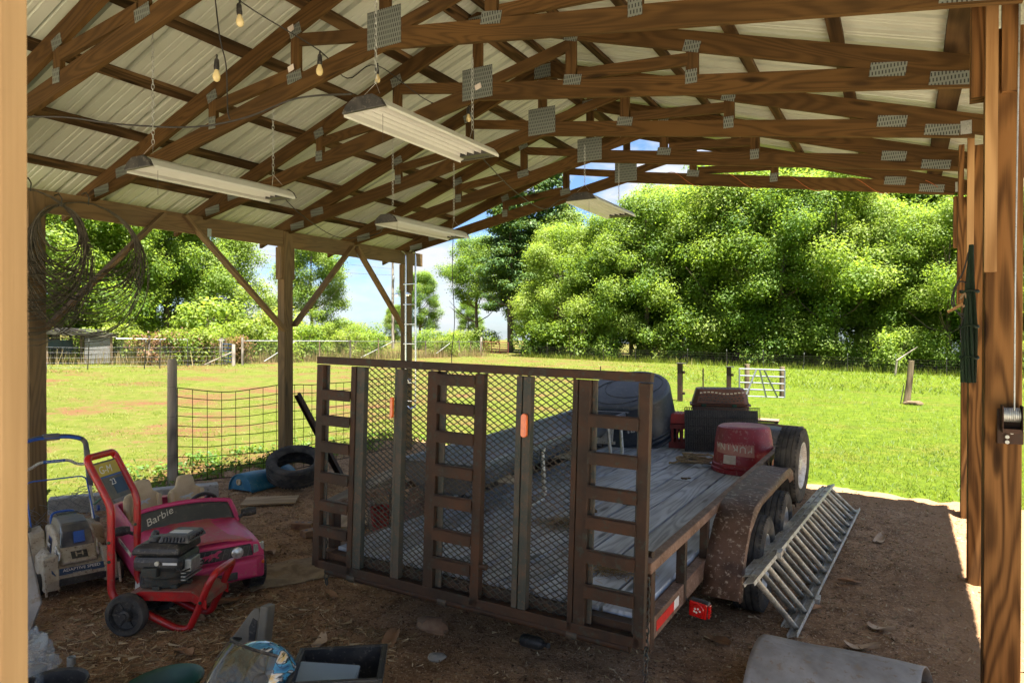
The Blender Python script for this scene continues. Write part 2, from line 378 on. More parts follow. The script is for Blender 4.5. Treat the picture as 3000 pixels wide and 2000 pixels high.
# ---------------------------------------------------------------- special materials
def mk_roof():
    m, t, b = new_mat('roof_sheet'); v = coords(t, 'Object', (1, 1, 1)); n = noise_n(t, v, 2.5, 4)
    v2 = coords(t, 'Object', (.6, 9, .6)); n2 = noise_n(t, v2, 2.0, 3)
    col = mix(t, ramp(t, n, [(.35, (0, 0, 0)), (.7, (1, 1, 1))]), (.49, .525, .44), (.43, .46, .38))
    t.links.new(col, b.inputs['Base Color']); b.inputs['Roughness'].default_value = .6; b.inputs['Specular IOR Level'].default_value = .2
    return m
M['roof'] = mk_roof()
def mk_plate():
    m, t, b = new_mat('toothed_plate'); c = t.nodes.new('ShaderNodeTexCoord'); br = nn(t, 'ShaderNodeTexBrick', {'Scale': 1.0, 'Mortar Size': .0062, 'Brick Width': .019, 'Row Height': .034, 'Color1': (.03, .033, .03, 1), 'Color2': (.05, .055, .048, 1), 'Mortar': (.21, .235, .21, 1)})
    mp = nn(t, 'ShaderNodeMapping', {'Rotation': (R_(90), 0, 0)}); t.links.new(c.outputs['Object'], mp.inputs['Vector']); t.links.new(mp.outputs[0], br.inputs['Vector'])
    br.offset = .5; t.links.new(br.outputs['Color'], b.inputs['Base Color']); b.inputs['Metallic'].default_value = .55; b.inputs['Roughness'].default_value = .45
    bump(t, b, br.outputs['Fac'], .5, .003)
    return m
M['plate'] = mk_plate()
def mk_dirt():
    m, t, b = new_mat('packed_dirt'); v = coords(t, 'Object', (1, 1, 1), False)
    n = noise_n(t, v, .9, 6, .6); n2 = noise_n(t, v, 7, 6, .7, .3); n3 = noise_n(t, v, 60, 4, .7)
    col = ramp(t, n, [(.3, (.29, .170, .090)), (.5, (.40, .245, .135)), (.7, (.50, .32, .185))])
    col = mix(t, ramp(t, n2, [(.42, (0, 0, 0)), (.7, (1, 1, 1))]), col, (.165, .092, .048))
    col = mix(t, ramp(t, n3, [(.56, (0, 0, 0)), (.64, (1, 1, 1))]), col, (.56, .42, .28)); n4 = noise_n(t, v, 33, 5, .75); col = mix(t, ramp(t, n4, [(.36, (1, 1, 1)), (.46, (0, 0, 0))]), col, (.085, .047, .024))
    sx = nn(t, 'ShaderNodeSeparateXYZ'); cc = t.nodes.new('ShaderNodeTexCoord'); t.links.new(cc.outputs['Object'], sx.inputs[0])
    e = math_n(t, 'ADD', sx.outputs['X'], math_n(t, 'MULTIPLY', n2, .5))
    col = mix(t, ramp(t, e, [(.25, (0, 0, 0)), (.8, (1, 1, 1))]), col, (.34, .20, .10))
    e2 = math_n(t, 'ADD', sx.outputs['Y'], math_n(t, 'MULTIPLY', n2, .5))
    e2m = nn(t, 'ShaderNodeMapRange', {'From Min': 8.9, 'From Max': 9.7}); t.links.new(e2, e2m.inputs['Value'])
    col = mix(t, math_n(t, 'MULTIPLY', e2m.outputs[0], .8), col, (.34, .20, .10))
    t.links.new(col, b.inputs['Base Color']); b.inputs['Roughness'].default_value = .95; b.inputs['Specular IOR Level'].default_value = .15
    bump(t, b, math_n(t, 'ADD', math_n(t, 'MULTIPLY', n2, .6), math_n(t, 'MULTIPLY', n3, .5)), 1.0, .05)
    return m
M['dirt'] = mk_dirt()
def field_col(t, v):
    n = noise_n(t, v, .16, 4, .6); n2 = noise_n(t, v, .55, 5, .65, .2); n3 = noise_n(t, v, 3.5, 5, .7)
    sx = nn(t, 'ShaderNodeSeparateXYZ'); t.links.new(v, sx.inputs[0])
    dry = nn(t, 'ShaderNodeMapRange', {'From Min': -3.0, 'From Max': -13.0}); t.links.new(math_n(t, 'ADD', sx.outputs['X'], math_n(t, 'MULTIPLY_ADD', sx.outputs['Y'], .22, -4.0)), dry.inputs['Value'])
    green = ramp(t, n3, [(.3, (.036, .062, .004)), (.55, (.072, .104, .006)), (.75, (.115, .135, .016))])
    tan = ramp(t, n3, [(.3, (.050, .068, .006)), (.5, (.085, .086, .018)), (.7, (.112, .092, .034))])
    col = mix(t, math_n(t, 'MULTIPLY', dry.outputs[0], ramp(t, n2, [(.30, (.35, .35, .35)), (.55, (1, 1, 1))])), green, tan)
    bare = math_n(t, 'MULTIPLY', math_n(t, 'MULTIPLY_ADD', dry.outputs[0], .75, .25), ramp(t, math_n(t, 'ADD', math_n(t, 'MULTIPLY', n2, .65), math_n(t, 'MULTIPLY', n3, .35)), [(.50, (0, 0, 0)), (.60, (1, 1, 1))]))
    return mix(t, bare, col, (.105, .050, .024)), n3
def mk_field():
    m, t, b = new_mat('field_grass'); v = coords(t, 'Object', (1, 1, 1), False); col, n3 = field_col(t, v)
    t.links.new(col, b.inputs['Base Color']); b.inputs['Roughness'].default_value = .95; b.inputs['Specular IOR Level'].default_value = .1
    bump(t, b, noise_n(t, v, 14, 5, .7), 1.0, .05); return m
M['field'] = mk_field()
def mk_blade(name, tints, trans=.35, obj=False):
    m, t, b = new_mat(name); a = nn(t, 'ShaderNodeAttribute', attribute_name='var')
    f = a.outputs['Fac']
    if obj:
        oi = t.nodes.new('ShaderNodeObjectInfo'); f = math_n(t, 'ADD', math_n(t, 'MULTIPLY', f, .72), math_n(t, 'MULTIPLY', oi.outputs['Random'], .30))
    col = ramp(t, f, tints)
    b.inputs['Roughness'].default_value = .55; b.inputs['Specular IOR Level'].default_value = .25
    t.links.new(col, b.inputs['Base Color'])
    tr = t.nodes.new('ShaderNodeBsdfTranslucent'); t.links.new(mix(t, .5, col, (.55, .75, .06), 'MIX'), tr.inputs['Color'])
    ms = t.nodes.new('ShaderNodeMixShader'); ms.inputs[0].default_value = trans
    out = t.nodes['Material Output']; t.links.new(b.outputs[0], ms.inputs[1]); t.links.new(tr.outputs[0], ms.inputs[2]); t.links.new(ms.outputs[0], out.inputs['Surface'])
    return m
M['blade'] = mk_blade('grass_blade', [(0, (.030, .062, .003)), (.4, (.078, .110, .005)), (.72, (.132, .148, .016)), (1, (.20, .17, .05))], .3)
M['leafA'] = mk_blade('oak_leaf', [(0, (.032, .080, .009)), (.42, (.085, .155, .018)), (1, (.21, .255, .06))], .45, True)
M['leafB'] = mk_blade('sweetgum_leaf', [(0, (.042, .095, .009)), (.42, (.110, .175, .018)), (1, (.23, .27, .062))], .45, True)
M['leafP'] = mk_blade('pine_needle', [(0, (.016, .050, .008)), (.5, (.042, .092, .016)), (1, (.11, .155, .038))], .15, True)
M['leafV'] = mk_blade('vine_leaf', [(0, (.06, .11, .008)), (.5, (.125, .165, .018)), (1, (.22, .22, .045))], .35, True)
M['leafR'] = mk_blade('russet_leaf', [(0, (.085, .034, .014)), (.5, (.14, .062, .026)), (1, (.19, .11, .05))], .25, True)
M['weed'] = mk_blade('weed_leaf', [(0, (.03, .085, .012)), (.5, (.065, .135, .022)), (1, (.13, .19, .04))], .35)
M['straw'] = mk_blade('straw', [(0, (.16, .10, .05)), (.5, (.34, .24, .12)), (1, (.58, .46, .28))], .0)
M['drygrass'] = mk_blade('dry_weed', [(0, (.13, .085, .04)), (.5, (.21, .15, .07)), (1, (.26, .21, .09))], .2)
M['bark'] = plain('bark', (.16, .12, .085), (.085, .065, .045), 8, .95, 0, .8, bs=25, stretch=(1, 1, .25))

# ---------------------------------------------------------------- ground
def axis(*segs):
    out = []
    for a, b, s in segs:
        k = max(1, int(round((b - a) / s))); out += [a + (b - a) * i / k for i in range(k)]
    out.append(segs[-1][1]); return out
xs = axis((-190, -60, 13), (-60, -12, 2.0), (-12, 6, .5), (6, 60, 4), (60, 160, 12)); ys = axis((-60, -4, 8), (-4, 14, .5), (14, 60, 2.0), (60, 220, 12))
V = []; 
for y in ys:
    for x in xs:
        far = max(0, math.hypot(x, y) - 12)
        z = gz(x, y) + min(1, far / 10) * .06 * fbm(x, y, .16) + .012 * fbm(x, y, .9)
        if -7.6 < x < 1.6 and y < 9.6: z -= .06
        V.append((x, y, z))
nx = len(xs); F = [(j * nx + i, j * nx + i + 1, (j + 1) * nx + i + 1, (j + 1) * nx + i) for j in range(len(ys) - 1) for i in range(nx - 1)]
tag(link_mesh('field', raw_mesh('field', V, F, M['field'], smooth=True)), kind='structure')

def dirt_edge(x, y):
    """>0 inside the worn dirt floor"""
    w = .28 * fbm(x, y, .9) + .10 * fbm(x, y, 4.0)
    return min(x + 7.75, 1.75 - x, 9.78 - y) + w
xs = axis((-8.6, 2.4, .055)); ys = axis((-6, .5, .3), (.5, 10.6, .055))
def dirt_h(x, y): return .020 * fbm(x, y, 1.1) + .018 * fbm(x, y, 4.5, 5) + .010 * fbm(x, y, 14.0, 3)
def fz(x, y): return gz(x, y) + .012 + dirt_h(x, y)
V = []
for y in ys:
    for x in xs:
        e = dirt_edge(x, y); z = gz(x, y) + .012 + dirt_h(x, y)
        if e < .25: z -= (.25 - e) * .28
        V.append((x, y, max(z, gz(x, y) - .25)))
nx = len(xs); F = [(j * nx + i, j * nx + i + 1, (j + 1) * nx + i + 1, (j + 1) * nx + i) for j in range(len(ys) - 1) for i in range(nx - 1)]
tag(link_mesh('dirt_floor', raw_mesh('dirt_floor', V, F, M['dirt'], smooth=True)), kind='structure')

# pale ground out of view, added to bounce sunlight into the shed
def mk_bounce_ground():
    m, t, b = new_mat('pale_bounce_ground'); v = coords(t, 'Object', (1, 1, 1), False); n = noise_n(t, v, 25, 5, .7); col = ramp(t, n, [(.3, (.50, .42, .31)), (.7, (.72, .62, .48))])
    t.links.new(col, b.inputs['Base Color']); b.inputs['Roughness'].default_value = .95; bump(t, b, n, .8, .03); return m
M['bounce'] = mk_bounce_ground()
def gpatch(x0, x1, y0, y1): return [(x, y, gz(x, y) + .03 + .02 * fbm(x, y, .8)) for y in axis((y0, y1, .5)) for x in axis((x0, x1, .5))], len(axis((x0, x1, .5))), len(axis((y0, y1, .5)))
for a in ((1.65, 14, -16, 8.5), (.95, 1.65, -16, 3.4), (-8.8, .95, -16, -2.7), (-20, -8.8, -16, 1.5)):
    V, nx, ny = gpatch(*a); F = [(j * nx + i, j * nx + i + 1, (j + 1) * nx + i + 1, (j + 1) * nx + i) for j in range(ny - 1) for i in range(nx - 1)]
    tag(link_mesh('bounce_patch', raw_mesh('bounce_patch', V, F, M['bounce'], smooth=True)), kind='structure')
# ---------------------------------------------------------------- pole shed
shed = thing('pole_shed', 'open wooden pole shed with scissor trusses and ribbed metal roof', 'shed', (-3.17, 3.8, 0))
UC = -3.17
def tz(u, z): return z + .028 * u
def up(u): return 4.70 - .33 * abs(u)
TY = [3.8 + 1.21 * k for k in range(-4, 5)]
def mirror(pts, s): return [(s * u, z) for u, z in (pts if s > 0 else pts[::-1])]
PARTS = []
for s in (1, -1):
    PARTS.append(('top_chord', MB().prism([(u, tz(u, z)) for u, z in mirror([(0.001, 4.552), (4.1, up(4.1) - .148), (4.1, up(4.1)), (0.001, 4.70)], s)], -.019, .019, (1, 0, -.33 * s)).mesh('top_chord', M['truss'])))
    PARTS.append(('bottom_chord', MB().prism([(u, tz(u, z)) for u, z in mirror([(0.001, 3.955), (3.62, 3.329), (3.62, 3.356), (2.9, 3.594), (0.001, 4.097)], s)], -.0185, .0185, (1, 0, -.173 * s)).mesh('bottom_chord', M['truss'])))
def web(u0, z0, u1, z1, w=.088):
    m = MB(); m.beam((u0, 0, tz(u0, z0)), (u1, 0, tz(u1, z1)), .034, w, up=(0, 1, 0) if False else (1, 0, 0) if abs(u1 - u0) < .02 else (0, 0, 1))
    return m
for s in (1, -1):
    PARTS.append(('web', web(s * .87, 3.90, s * .87, 4.30).mesh('web', M['truss'])))
    PARTS.append(('web', web(s * 1.83, 3.74, s * 1.83, 3.99).mesh('web', M['truss'])))
    PARTS.append(('web', web(s * .05, 4.07, s * .86, 4.225).mesh('web', M['truss'])))
    PARTS.append(('web', web(s * .93, 3.975, s * 1.80, 3.90).mesh('web', M['truss'])))
PARTS.append(('web', web(0, 4.05, 0, 4.60).mesh('web', M['truss'])))
def plate(u, z, w, h, a=0):
    Mx = Matrix.Rotation(a, 3, 'Y'); return MB().box((u, -.0205, tz(u, z)), (w, .0022, h), Mx).mesh('gusset_plate', M['plate'])
PARTS.append(('gusset_plate', plate(0, 4.10, .30, .265)))
PARTS.append(('gusset_plate', plate(0, 4.60, .18, .13)))
for s in (1, -1):
    for u, z, w, h, a in ((.87, 4.29, .12, .085, .30), (.88, 3.945, .15, .08, .17), (1.83, 3.985, .12, .08, .3), (1.83, 3.765, .085, .10, 0), (3.08, 3.548, .205, .088, .15), (3.42, 3.42, .23, .082, .15)):
        PARTS.append(('gusset_plate', plate(s * u, z, w, h, s * a)))
for k, y in enumerate(TY):
    tr = part_empty('truss', shed, (0, y - 3.8, 0))
    for nm, me in PARTS: inst(nm, me, tr, (random.uniform(-.008, .008) if nm == 'gusset_plate' else 0, random.uniform(-.0005, .0005), random.uniform(-.006, .006) if nm == 'gusset_plate' else 0))

# purlins lie flat on the top chords, bark-edged in places
PUR = []
for s in (1, -1):
    for u in (.13, .76, 1.42, 2.10, 2.78, 3.44, 4.03):
        m = MB(); w = .14 if (s > 0 and u == 3.44) else .092; y0, y1 = -5.6, 5.05
        z = up(u) + .0195 * 1.05
        d = Vector((s * 1, 0, -.33)).normalized()
        nseg = 46; lefts = []
        vs = []
        for i in range(nseg + 1):
            y = y0 + (y1 - y0) * i / nseg
            wa = w / 2 * (1 + .10 * noise.noise(Vector((y * 2.1, u, s)))); wb = w / 2 * (1 + .22 * min(0, noise.noise(Vector((y * 3.3, u + 5, s)))))
            c = Vector((s * u, y, tz(s * u, z)))
            for a, b in ((-wa, -.019), (wb, -.019), (wb, .019), (-wa, .019)): vs.append(c + d * a + Vector((0, 0, b)))
        fs = []; uvs = []
        for i in range(nseg):
            for q in range(4):
                r = (q + 1) % 4; fs.append((i * 4 + q, i * 4 + r, i * 4 + 4 + r, i * 4 + 4 + q))
                ya = y0 + (y1 - y0) * i / nseg; yb = y0 + (y1 - y0) * (i + 1) / nseg; v0 = q * .1 + u; uvs.append([(ya, v0), (ya, v0 + .09), (yb, v0 + .09), (yb, v0)])
        fs += [(3, 2, 1, 0), tuple(nseg * 4 + q for q in range(4))]; uvs += [[(0, 0)] * 4] * 2
        m.add(vs, fs, uvs); m.build('purlin', M['purlin'], shed)

# ribbed roof panels, each 0.914 m of cover
def panel(s):
    prof = []; 
    for r in range(4):
        b = r * .2285
        prof += [(b - .026 if r else 0, 0), (b - .017 if r else .002, .038), (b + .017, .038), (b + .026, 0)]
        prof += [(b + .082, 0), (b + .088, .007), (b + .098, .007), (b + .104, 0)] + [(b + .130, 0), (b + .136, .007), (b + .146, .007), (b + .152, 0)]
    prof.append((.914, 0)); prof = [p for p in prof]
    m = MB(); us = [0.0, 1.1, 2.2, 3.3, 4.22]; n = len(prof)
    vs = [(s * u, y, tz(s * u, 4.70 + .0415 + z - .33 * u)) for u in us for y, z in prof]
    fs = [(i * n + k, i * n + k + 1, (i + 1) * n + k + 1, (i + 1) * n + k) for i in range(len(us) - 1) for k in range(n - 1)]
    m.add(vs, fs); return m.mesh('roof_panel', M['roof'])
RP = {s: panel(s) for s in (1, -1)}
for s in (1, -1):
    for k in range(12): inst('roof_panel', RP[s], shed, (0, -5.85 + k * .913, .0008 * (k % 2)))
MB().prism([(-.16, 4.70), (0, 4.775), (.16, 4.70), (.16, 4.708), (0, 4.785), (-.16, 4.708)], -5.85, 5.1).build('ridge_cap', M['roof'], shed)

# left row: posts, eave beams, knee braces
LP = [-1.5, .9, 3.30, 6.20, 8.64]
for y in LP:
    MB().beam((-6.80, y, gz(-6.8, y) - .15), (-6.80, y, 3.26), .118, .142, up=(0, 1, 0)).build('post', M['post'], shed, world=True, bevel=.004)
for a, b in zip(LP[:-1], LP[1:]):
    MB().beam((-6.775, a + .072, 3.165), (-6.775, b - .072, 3.165), .042, .20).build('eave_beam', M['post'], shed, world=True)
MB().beam((-6.775, 8.712, 3.165), (-6.775, 9.0, 3.165), .042, .20).build('eave_beam', M['post'], shed, world=True)
for y in (6.20, 8.64):
    for sg in (-1, 1):
        MB().beam((-6.80, y + sg * .09, 2.66), (-6.80, y + sg * .09, 3.062), .10, .036, up=(0, 1, 0)).build('scab_block', M['post'], shed, world=True)
for (y0, z0), (y1, z1) in (((6.12, 2.02), (4.74, 3.24)), ((6.27, 2.08), (7.34, 3.20)), ((8.56, 1.98), (7.42, 3.20)), ((3.36, 2.02), (4.50, 3.22))):
    MB().beam((-6.722, y0, z0), (-6.722, y1, z1), .037, .088, up=(1, 0, 0)).build('knee_brace', M['post'], shed, world=True)
# right row
def rx(y): return .344 + .040 * (y - 4.2)
for y, w, d in ((4.17, .150, .145), (6.57, .122, .14), (8.92, .118, .14), (1.75, .14, .14), (-.7, .14, .14)):
    x = rx(y) + w / 2
    MB().beam((x, y, gz(x, y) - .15), (x, y, 3.44), w, d, up=(0, 1, 0)).build('post', M['postR'], shed, world=True, bevel=.004)
MB().beam((.60, -2, 3.33), (.66, 9.0, 3.40), .042, .19).build('eave_beam', M['postR'], shed, world=True)
MB().beam((.310, 4.145, 3.12), (.310, 4.145, 3.70), .058, .11, up=(0, 1, 0)).build('scab_block', M['postR'], shed, world=True)
MB().beam((.437, 4.075, 3.12), (.437, 4.075, 3.70), .072, .036, up=(0, 1, 0)).build('scab_block', M['postR'], shed, world=True)
MB().beam((.360, 4.070, 2.26), (.362, 4.060, 3.80), .050, .038, up=(0, 1, 0)).build('pale_stud', M['newwood'], shed, world=True)
MB().beam((.440, 6.475, 1.62), (.445, 6.475, 3.62), .046, .038, up=(0, 1, 0)).build('pale_stud', M['newwood'], shed, world=True)
MB().beam((.375, 6.52, 2.2), (.385, 6.52, 3.45), .036, .09, up=(0, 1, 0)).build('scab_block', M['postR'], shed, world=True)
MB().beam((.470, 8.88, 2.9), (.472, 8.88, 3.45), .036, .09, up=(0, 1, 0)).build('scab_block', M['postR'], shed, world=True)
for y in (6.22, 8.64):                                     # bolted steel clips at the heels
    MB().box((rx(y) - .03, y - .0235, 3.51), (.07, .003, .10)).build('steel_clip', M['galv'], shed, world=True)
for y in (5.01, 7.43):
    MB().box((-6.752, y + .06, 3.10), (.003, .05, .09)).build('steel_clip', M['galv'], shed, world=True)
# rough board that stands close to the camera
jb = Vector((-.800, .352, 0)); jd = Vector((.87, .49, 0))
MB().beam((-.827, .331, -.02), (-.8155, .3375, 3.5), .10, .04, up=(-.49, .87, 0)).build('jamb_board', M['jamb'], shed, world=True, bevel=.003)
# ---------------------------------------------------------------- wheels and tyres (shared builders)
def tyre_mesh(r, w, rin, name='tyre', treads=26):
    """axis along local x, with shoulder blocks and grooves"""
    m = MB(); Mx = Matrix.Rotation(PI / 2, 3, 'Y')
    h = w / 2
    prof = [(rin, -h * .62), (rin + (r - rin) * .12, -h * .86), (rin + (r - rin) * .45, -h), (rin + (r - rin) * .78, -h * .97), (r * .972, -h * .80),
            (r, -h * .66), (r, -h * .46), (r * .978, -h * .44), (r * .978, -h * .38), (r, -h * .36), (r, -h * .05), (r * .978, -h * .03), (r * .978, h * .03), (r, h * .05), (r, h * .36), (r * .978, h * .38), (r * .978, h * .44), (r, h * .46), (r, h * .66),
            (r * .972, h * .80), (rin + (r - rin) * .78, h * .97), (rin + (r - rin) * .45, h), (rin + (r - rin) * .12, h * .86), (rin, h * .62)]
    m.lathe(prof, 44, Mx, cap0=False, cap1=False)
    n = treads * 2
    for k in range(n):                                     # cross sipes: small shoulder lugs
        a = 2 * PI * k / n
        for s in (-1, 1):
            c = Vector((s * h * .76, math.cos(a) * r * .979, math.sin(a) * r * .979)); Rm = Matrix.Rotation(a, 3, 'X')
            m.box(c, (h * .22, r * .03, PI * r / n * 1.1), Rm)
    return m
def rim_mesh(rr, w, face):
    """steel rim dished to the +x face"""
    m = MB(); Mx = Matrix.Rotation(PI / 2, 3, 'Y'); f = face
    m.lathe([(rr, -w * .45), (rr * .93, -w * .40), (rr * .88, f * .6), (rr * .97, f * 1.0), (rr * 1.0, f * 1.08), (rr * .96, f * 1.10), (rr * .86, f * .86), (rr * .80, f * .45), (rr * .62, f * .40), (rr * .45, f * .62), (rr * .26, f * .66), (rr * .25, f * .9), (rr * .10, f * .95)], 32, Mx, cap0=True, cap1=True)
    for k in range(5):
        a = 2 * PI * k / 5; m.lathe([(rr * .05, 0), (rr * .05, .02), (rr * .03, .026)], 6, Matrix.Translation(Vector((f * .62, math.cos(a) * rr * .36, math.sin(a) * rr * .36))) @ Mx.to_4x4())
    return m
def wheel(parent, loc, r=.33, w=.205, rr=.195, flip=False, rim='rim', nm='wheel'):
    e = part_empty(nm, parent, loc, (0, 0, PI if flip else 0))
    inst('tyre', TYRE, e); inst('rim', RIM, e); return e
TYRE = tyre_mesh(.33, .205, .20).mesh('tyre', M['rubber'], smooth=50)
RIM = rim_mesh(.205, .18, .075).mesh('rim', M['rim'], smooth=35)

def chain(name, p0, p1, mat, parent, ln=.028, r=.003, sag=0.0, world=True, wdt=.5):
    p0 = Vector(p0); p1 = Vector(p1); L = (p1 - p0).length; n = max(2, int(L / (ln * .74))); m = MB()
    for i in range(n):
        t = (i + .5) / n; c = p0.lerp(p1, t); c.z -= sag * 4 * t * (1 - t)
        d, s, u = frame(p1 - p0, (0.3, .9, .1)); s, u = (s, u) if i % 2 else (u, s)
        pts = []
        for k in range(8):
            a = 2 * PI * k / 8; pts.append(c + d * (math.cos(a) * ln * .5) + s * (math.sin(a) * ln * .5 * wdt))
        m.tube(pts, r, 5, closed=True)
    return m.build(name, mat, parent, world=world, smooth=True)

# ---------------------------------------------------------------- utility trailer
TX, TYR = -2.17, 3.225
tr = thing('utility_trailer', 'rusty flatbed utility trailer with plank deck and raised mesh ramp gate', 'trailer', (TX, TYR, gz(TX, TYR) + .0), rot=(0, .022, 0))
HW = 1.03
for s in (-1, 1):
    MB().box((s * (HW + .012), 3.0, .455), (.06, 5.98, .115)).build('side_channel', M['rustrail'], tr, bevel=.004)
    MB().box((s * (HW + .02), 3.03, .778), (.054, 5.93, .056)).build('top_rail', M['rustrail'], tr, bevel=.006)
    for y in (.105, .70, 1.22, 3.62, 4.75, 5.97):
        z0 = .36 if y < .2 else .40
        MB().box((s * (HW + .02), y, (z0 + .751) / 2), (.052, .062 if y < .2 else .05, .751 - z0)).build('upright', M['rust'], tr, bevel=.004)
MB().box((0, .04, .455), (2 * HW - .04, .07, .11)).build('rear_crossmember', M['rust'], tr)
MB().box((0, 5.97, .455), (2 * HW - .04, .06, .115)).build('front_crossmember', M['rust'], tr)
MB().box((0, 5.97, .778), (2 * HW - .02, .052, .054)).build('front_rail', M['rustrail'], tr)
for y in (1.0, 2.0, 3.0, 4.0, 5.0): MB().box((0, y, .452), (2 * HW - .05, .05, .07)).build('crossmember', M['rust'], tr)
nb = 10; bw = (2 * HW - .045) / nb
for i in range(nb):
    x = -HW + .0225 + bw * (i + .5); j = random.uniform(-.003, .003)
    if i in (3, 6):
        sp = 2.35 if i == 3 else 3.3
        MB().beam((x, .085, .512 + j), (x, sp, .512 + j), bw - .012, .040).build('deck_board', M['deck'], tr, bevel=.003)
        MB().beam((x, sp + .012, .510 - j), (x, 5.93, .512 + j), bw - .010, .040).build('deck_board', M['deck'], tr, bevel=.003)
    else:
        MB().beam((x, .085, .512 + j), (x, 5.93, .512 + random.uniform(-.003, .003)), bw - random.uniform(.014, .026), .040).build('deck_board', M['deck'], tr, bevel=.003)
# tandem wheels, axles, fenders
for s in (-1, 1):
    for y in (1.90, 2.80): wheel(tr, (s * 1.235, y, .325), flip=s < 0)
for y in (1.90, 2.80): MB().tube([(-1.12, y, .325), (1.12, y, .325)], .035, 10).build('axle', M['darksteel'], tr, smooth=True)
def fender(s):
    prof = [(1.06, .33), (1.12, .47), (1.20, .60), (1.32, .72), (1.50, .80), (1.75, .825), (2.1, .825), (2.5, .82), (2.85, .815), (3.08, .80), (3.24, .73), (3.36, .60), (3.45, .47), (3.50, .40)]
    x0, x1 = HW + .05, HW + .285
    def pt(i, k):
        y, z = prof[i]; c = random.Random(i * 31 + k); cr = .018 if k >= 3 else .006
        dn = 0
        x = x0 + (x1 - x0) * (0, .35, .7, .95, 1.0, 1.0)[k]
        if k == 4: dn = .016
        if k == 5: dn = .055
        ny, nz = (y - 2.28) * .55, (z - .2); l = math.hypot(ny, nz); ny /= l; nz /= l
        wob = cr * noise.noise(Vector((y * 3.2, k * .9, s * 4.0)))
        dent = .05 * math.exp(-((y - 1.66) / .12) ** 2) if k >= 4 else 0
        tear = .09 * math.exp(-((y - 3.05) / .14) ** 2) if k == 5 else 0
        return Vector((s * (x + wob - dent * .3), y - ny * dn + wob * .4, z - nz * (dn + dent * .5 + tear) + wob))
    secs = [[pt(i, k) for k in range(6)] for i in range(len(prof))]
    m = MB(); m.loft(secs, closed=False, cap=False); return m.build('fender', M['fender'], tr, smooth=55, solid=.004)
fender(1); fender(-1)
MB().box((HW + .05, 3.44, .60), (.012, .10, .40), Matrix.Rotation(.25, 3, 'X')).build('fender_bracket', M['rustrail'], tr)
# tail lamp on a stub, reflective tape, latch pin
lm = part_empty('tail_lamp', tr, (1.150, .735, .372), (R_(6), R_(4), R_(-6)))
MB().box((0, 0, 0), (.115, .045, .10)).build('housing', M['blackpl'], lm, bevel=.01)
MB().box((0, -.026, 0), (.104, .012, .090)).build('lens', M['redlens'], lm, bevel=.006)
MB().lathe([(.036, 0), (.039, .003), (.036, .006)], 24, Matrix.Translation((0, -.0325, 0)) @ Matrix.Rotation(PI / 2, 4, 'X')).build('lens_ring', M['redlens'], lm, smooth=True)
for a, b in ((-.013, .009), (.004, .012), (.016, .001), (-.004, -.010), (-.016, -.007)): MB().lathe([(.006, 0), (.006, .002)], 10, Matrix.Translation((a, -.038, b)) @ Matrix.Rotation(PI / 2, 4, 'X')).build('lens_dot', M['white'], lm)
MB().box((.060, -.005, 0), (.012, .03, .075)).build('side_marker', M['redlens'], lm, bevel=.003)
MB().tube([(1.06, .72, .44), (1.08, .728, .40), (1.11, .735, .39)], .008, 6).build('lamp_bracket', M['rust'], tr, smooth=True)
MB().box((HW + .0435, .33, .455), (.002, .30, .052)).build('red_tape', M['redtape'], tr)
MB().box((HW + .0435, .53, .455), (.002, .09, .052)).build('white_tape', M['white'], tr)
MB().tube([(HW - .018, .055, .60), (HW - .018, .055, .835), (HW - .005, .05, .858), (HW + .065, .03, .862)], .016, 8).build('latch_pin', M['rust'], tr, smooth=True)
chain('chain', (HW + .045, .02, .745), (HW + .05, -.01, .012), M['darksteel'], tr, .045, .0045, world=False, wdt=.62)
chain('chain', (-HW - .10, .10, .62), (-HW - .07, .09, .26), M['darksteel'], tr, .045, .0045, world=False, wdt=.62)
MB().tube([(-HW - .12, .10, .63), (-HW + .0, .10, .64)], .016, 8).build('chain_stub', M['rust'], tr, smooth=True)
MB().tube([(-1.0, -.012, .40), (1.0, -.012, .40)], .024, 10).build('hinge_pipe', M['rust'], tr, smooth=True)
for x in (-.78, -.1, .7): MB().tube([(x - .03, -.012, .40), (x + .03, -.012, .40)], .030, 10).build('hinge_knuckle', M['darksteel'], tr, smooth=True)
# ramp gate: leans a touch back
gt = part_empty('ramp_gate', tr, (0, -.035, .42), (R_(-1.0), 0, 0))
GH = 1.325
def stile(x0, x1, mat='rust', y=.0, d=.045, z0=.012, z1=GH - .05): return MB().box(((x0 + x1) / 2, y, (z0 + z1) / 2), (x1 - x0, d, z1 - z0)).build('stile', M[mat], gt, bevel=.003)
MB().box((0, 0, GH - .022), (2.17, .052, .044)).build('top_bar', M['rust'], gt, bevel=.003)
for k in range(13): MB().box((-1.0 + k * .165, -.0255, GH - .040), (.05, .004, .006)).build('weld_slot', M['darksteel'], gt)
MB().box((0, .002, .030), (2.12, .05, .05)).build('bottom_bar', M['rust'], gt, bevel=.003)
for a, b, mt in ((-1.085, -1.032, 'rust'), (-.80, -.762, 'rust'), (-.762, -.70, 'darksteel'), (-.465, -.447, 'darksteel'), (-.447, -.405, 'darksteel'), (-.225, -.158, 'rust'), (.095, .150, 'rust'), (.352, .385, 'darksteel'), (.392, .438, 'darksteel'), (.680, .708, 'rust'), (.712, .775, 'rust'), (1.030, 1.082, 'rust')):
    stile(a, b, mt, y=(0 if mt == 'rust' else .006), d=(.046 if b - a < .06 else .04))
stile(-1.034, -1.012, 'darksteel', .016, .012); stile(-.160, -.118, 'darksteel', .016, .012); stile(.773, .80, 'darksteel', .016, .012); stile(1.012, 1.032, 'darksteel', .016, .012)
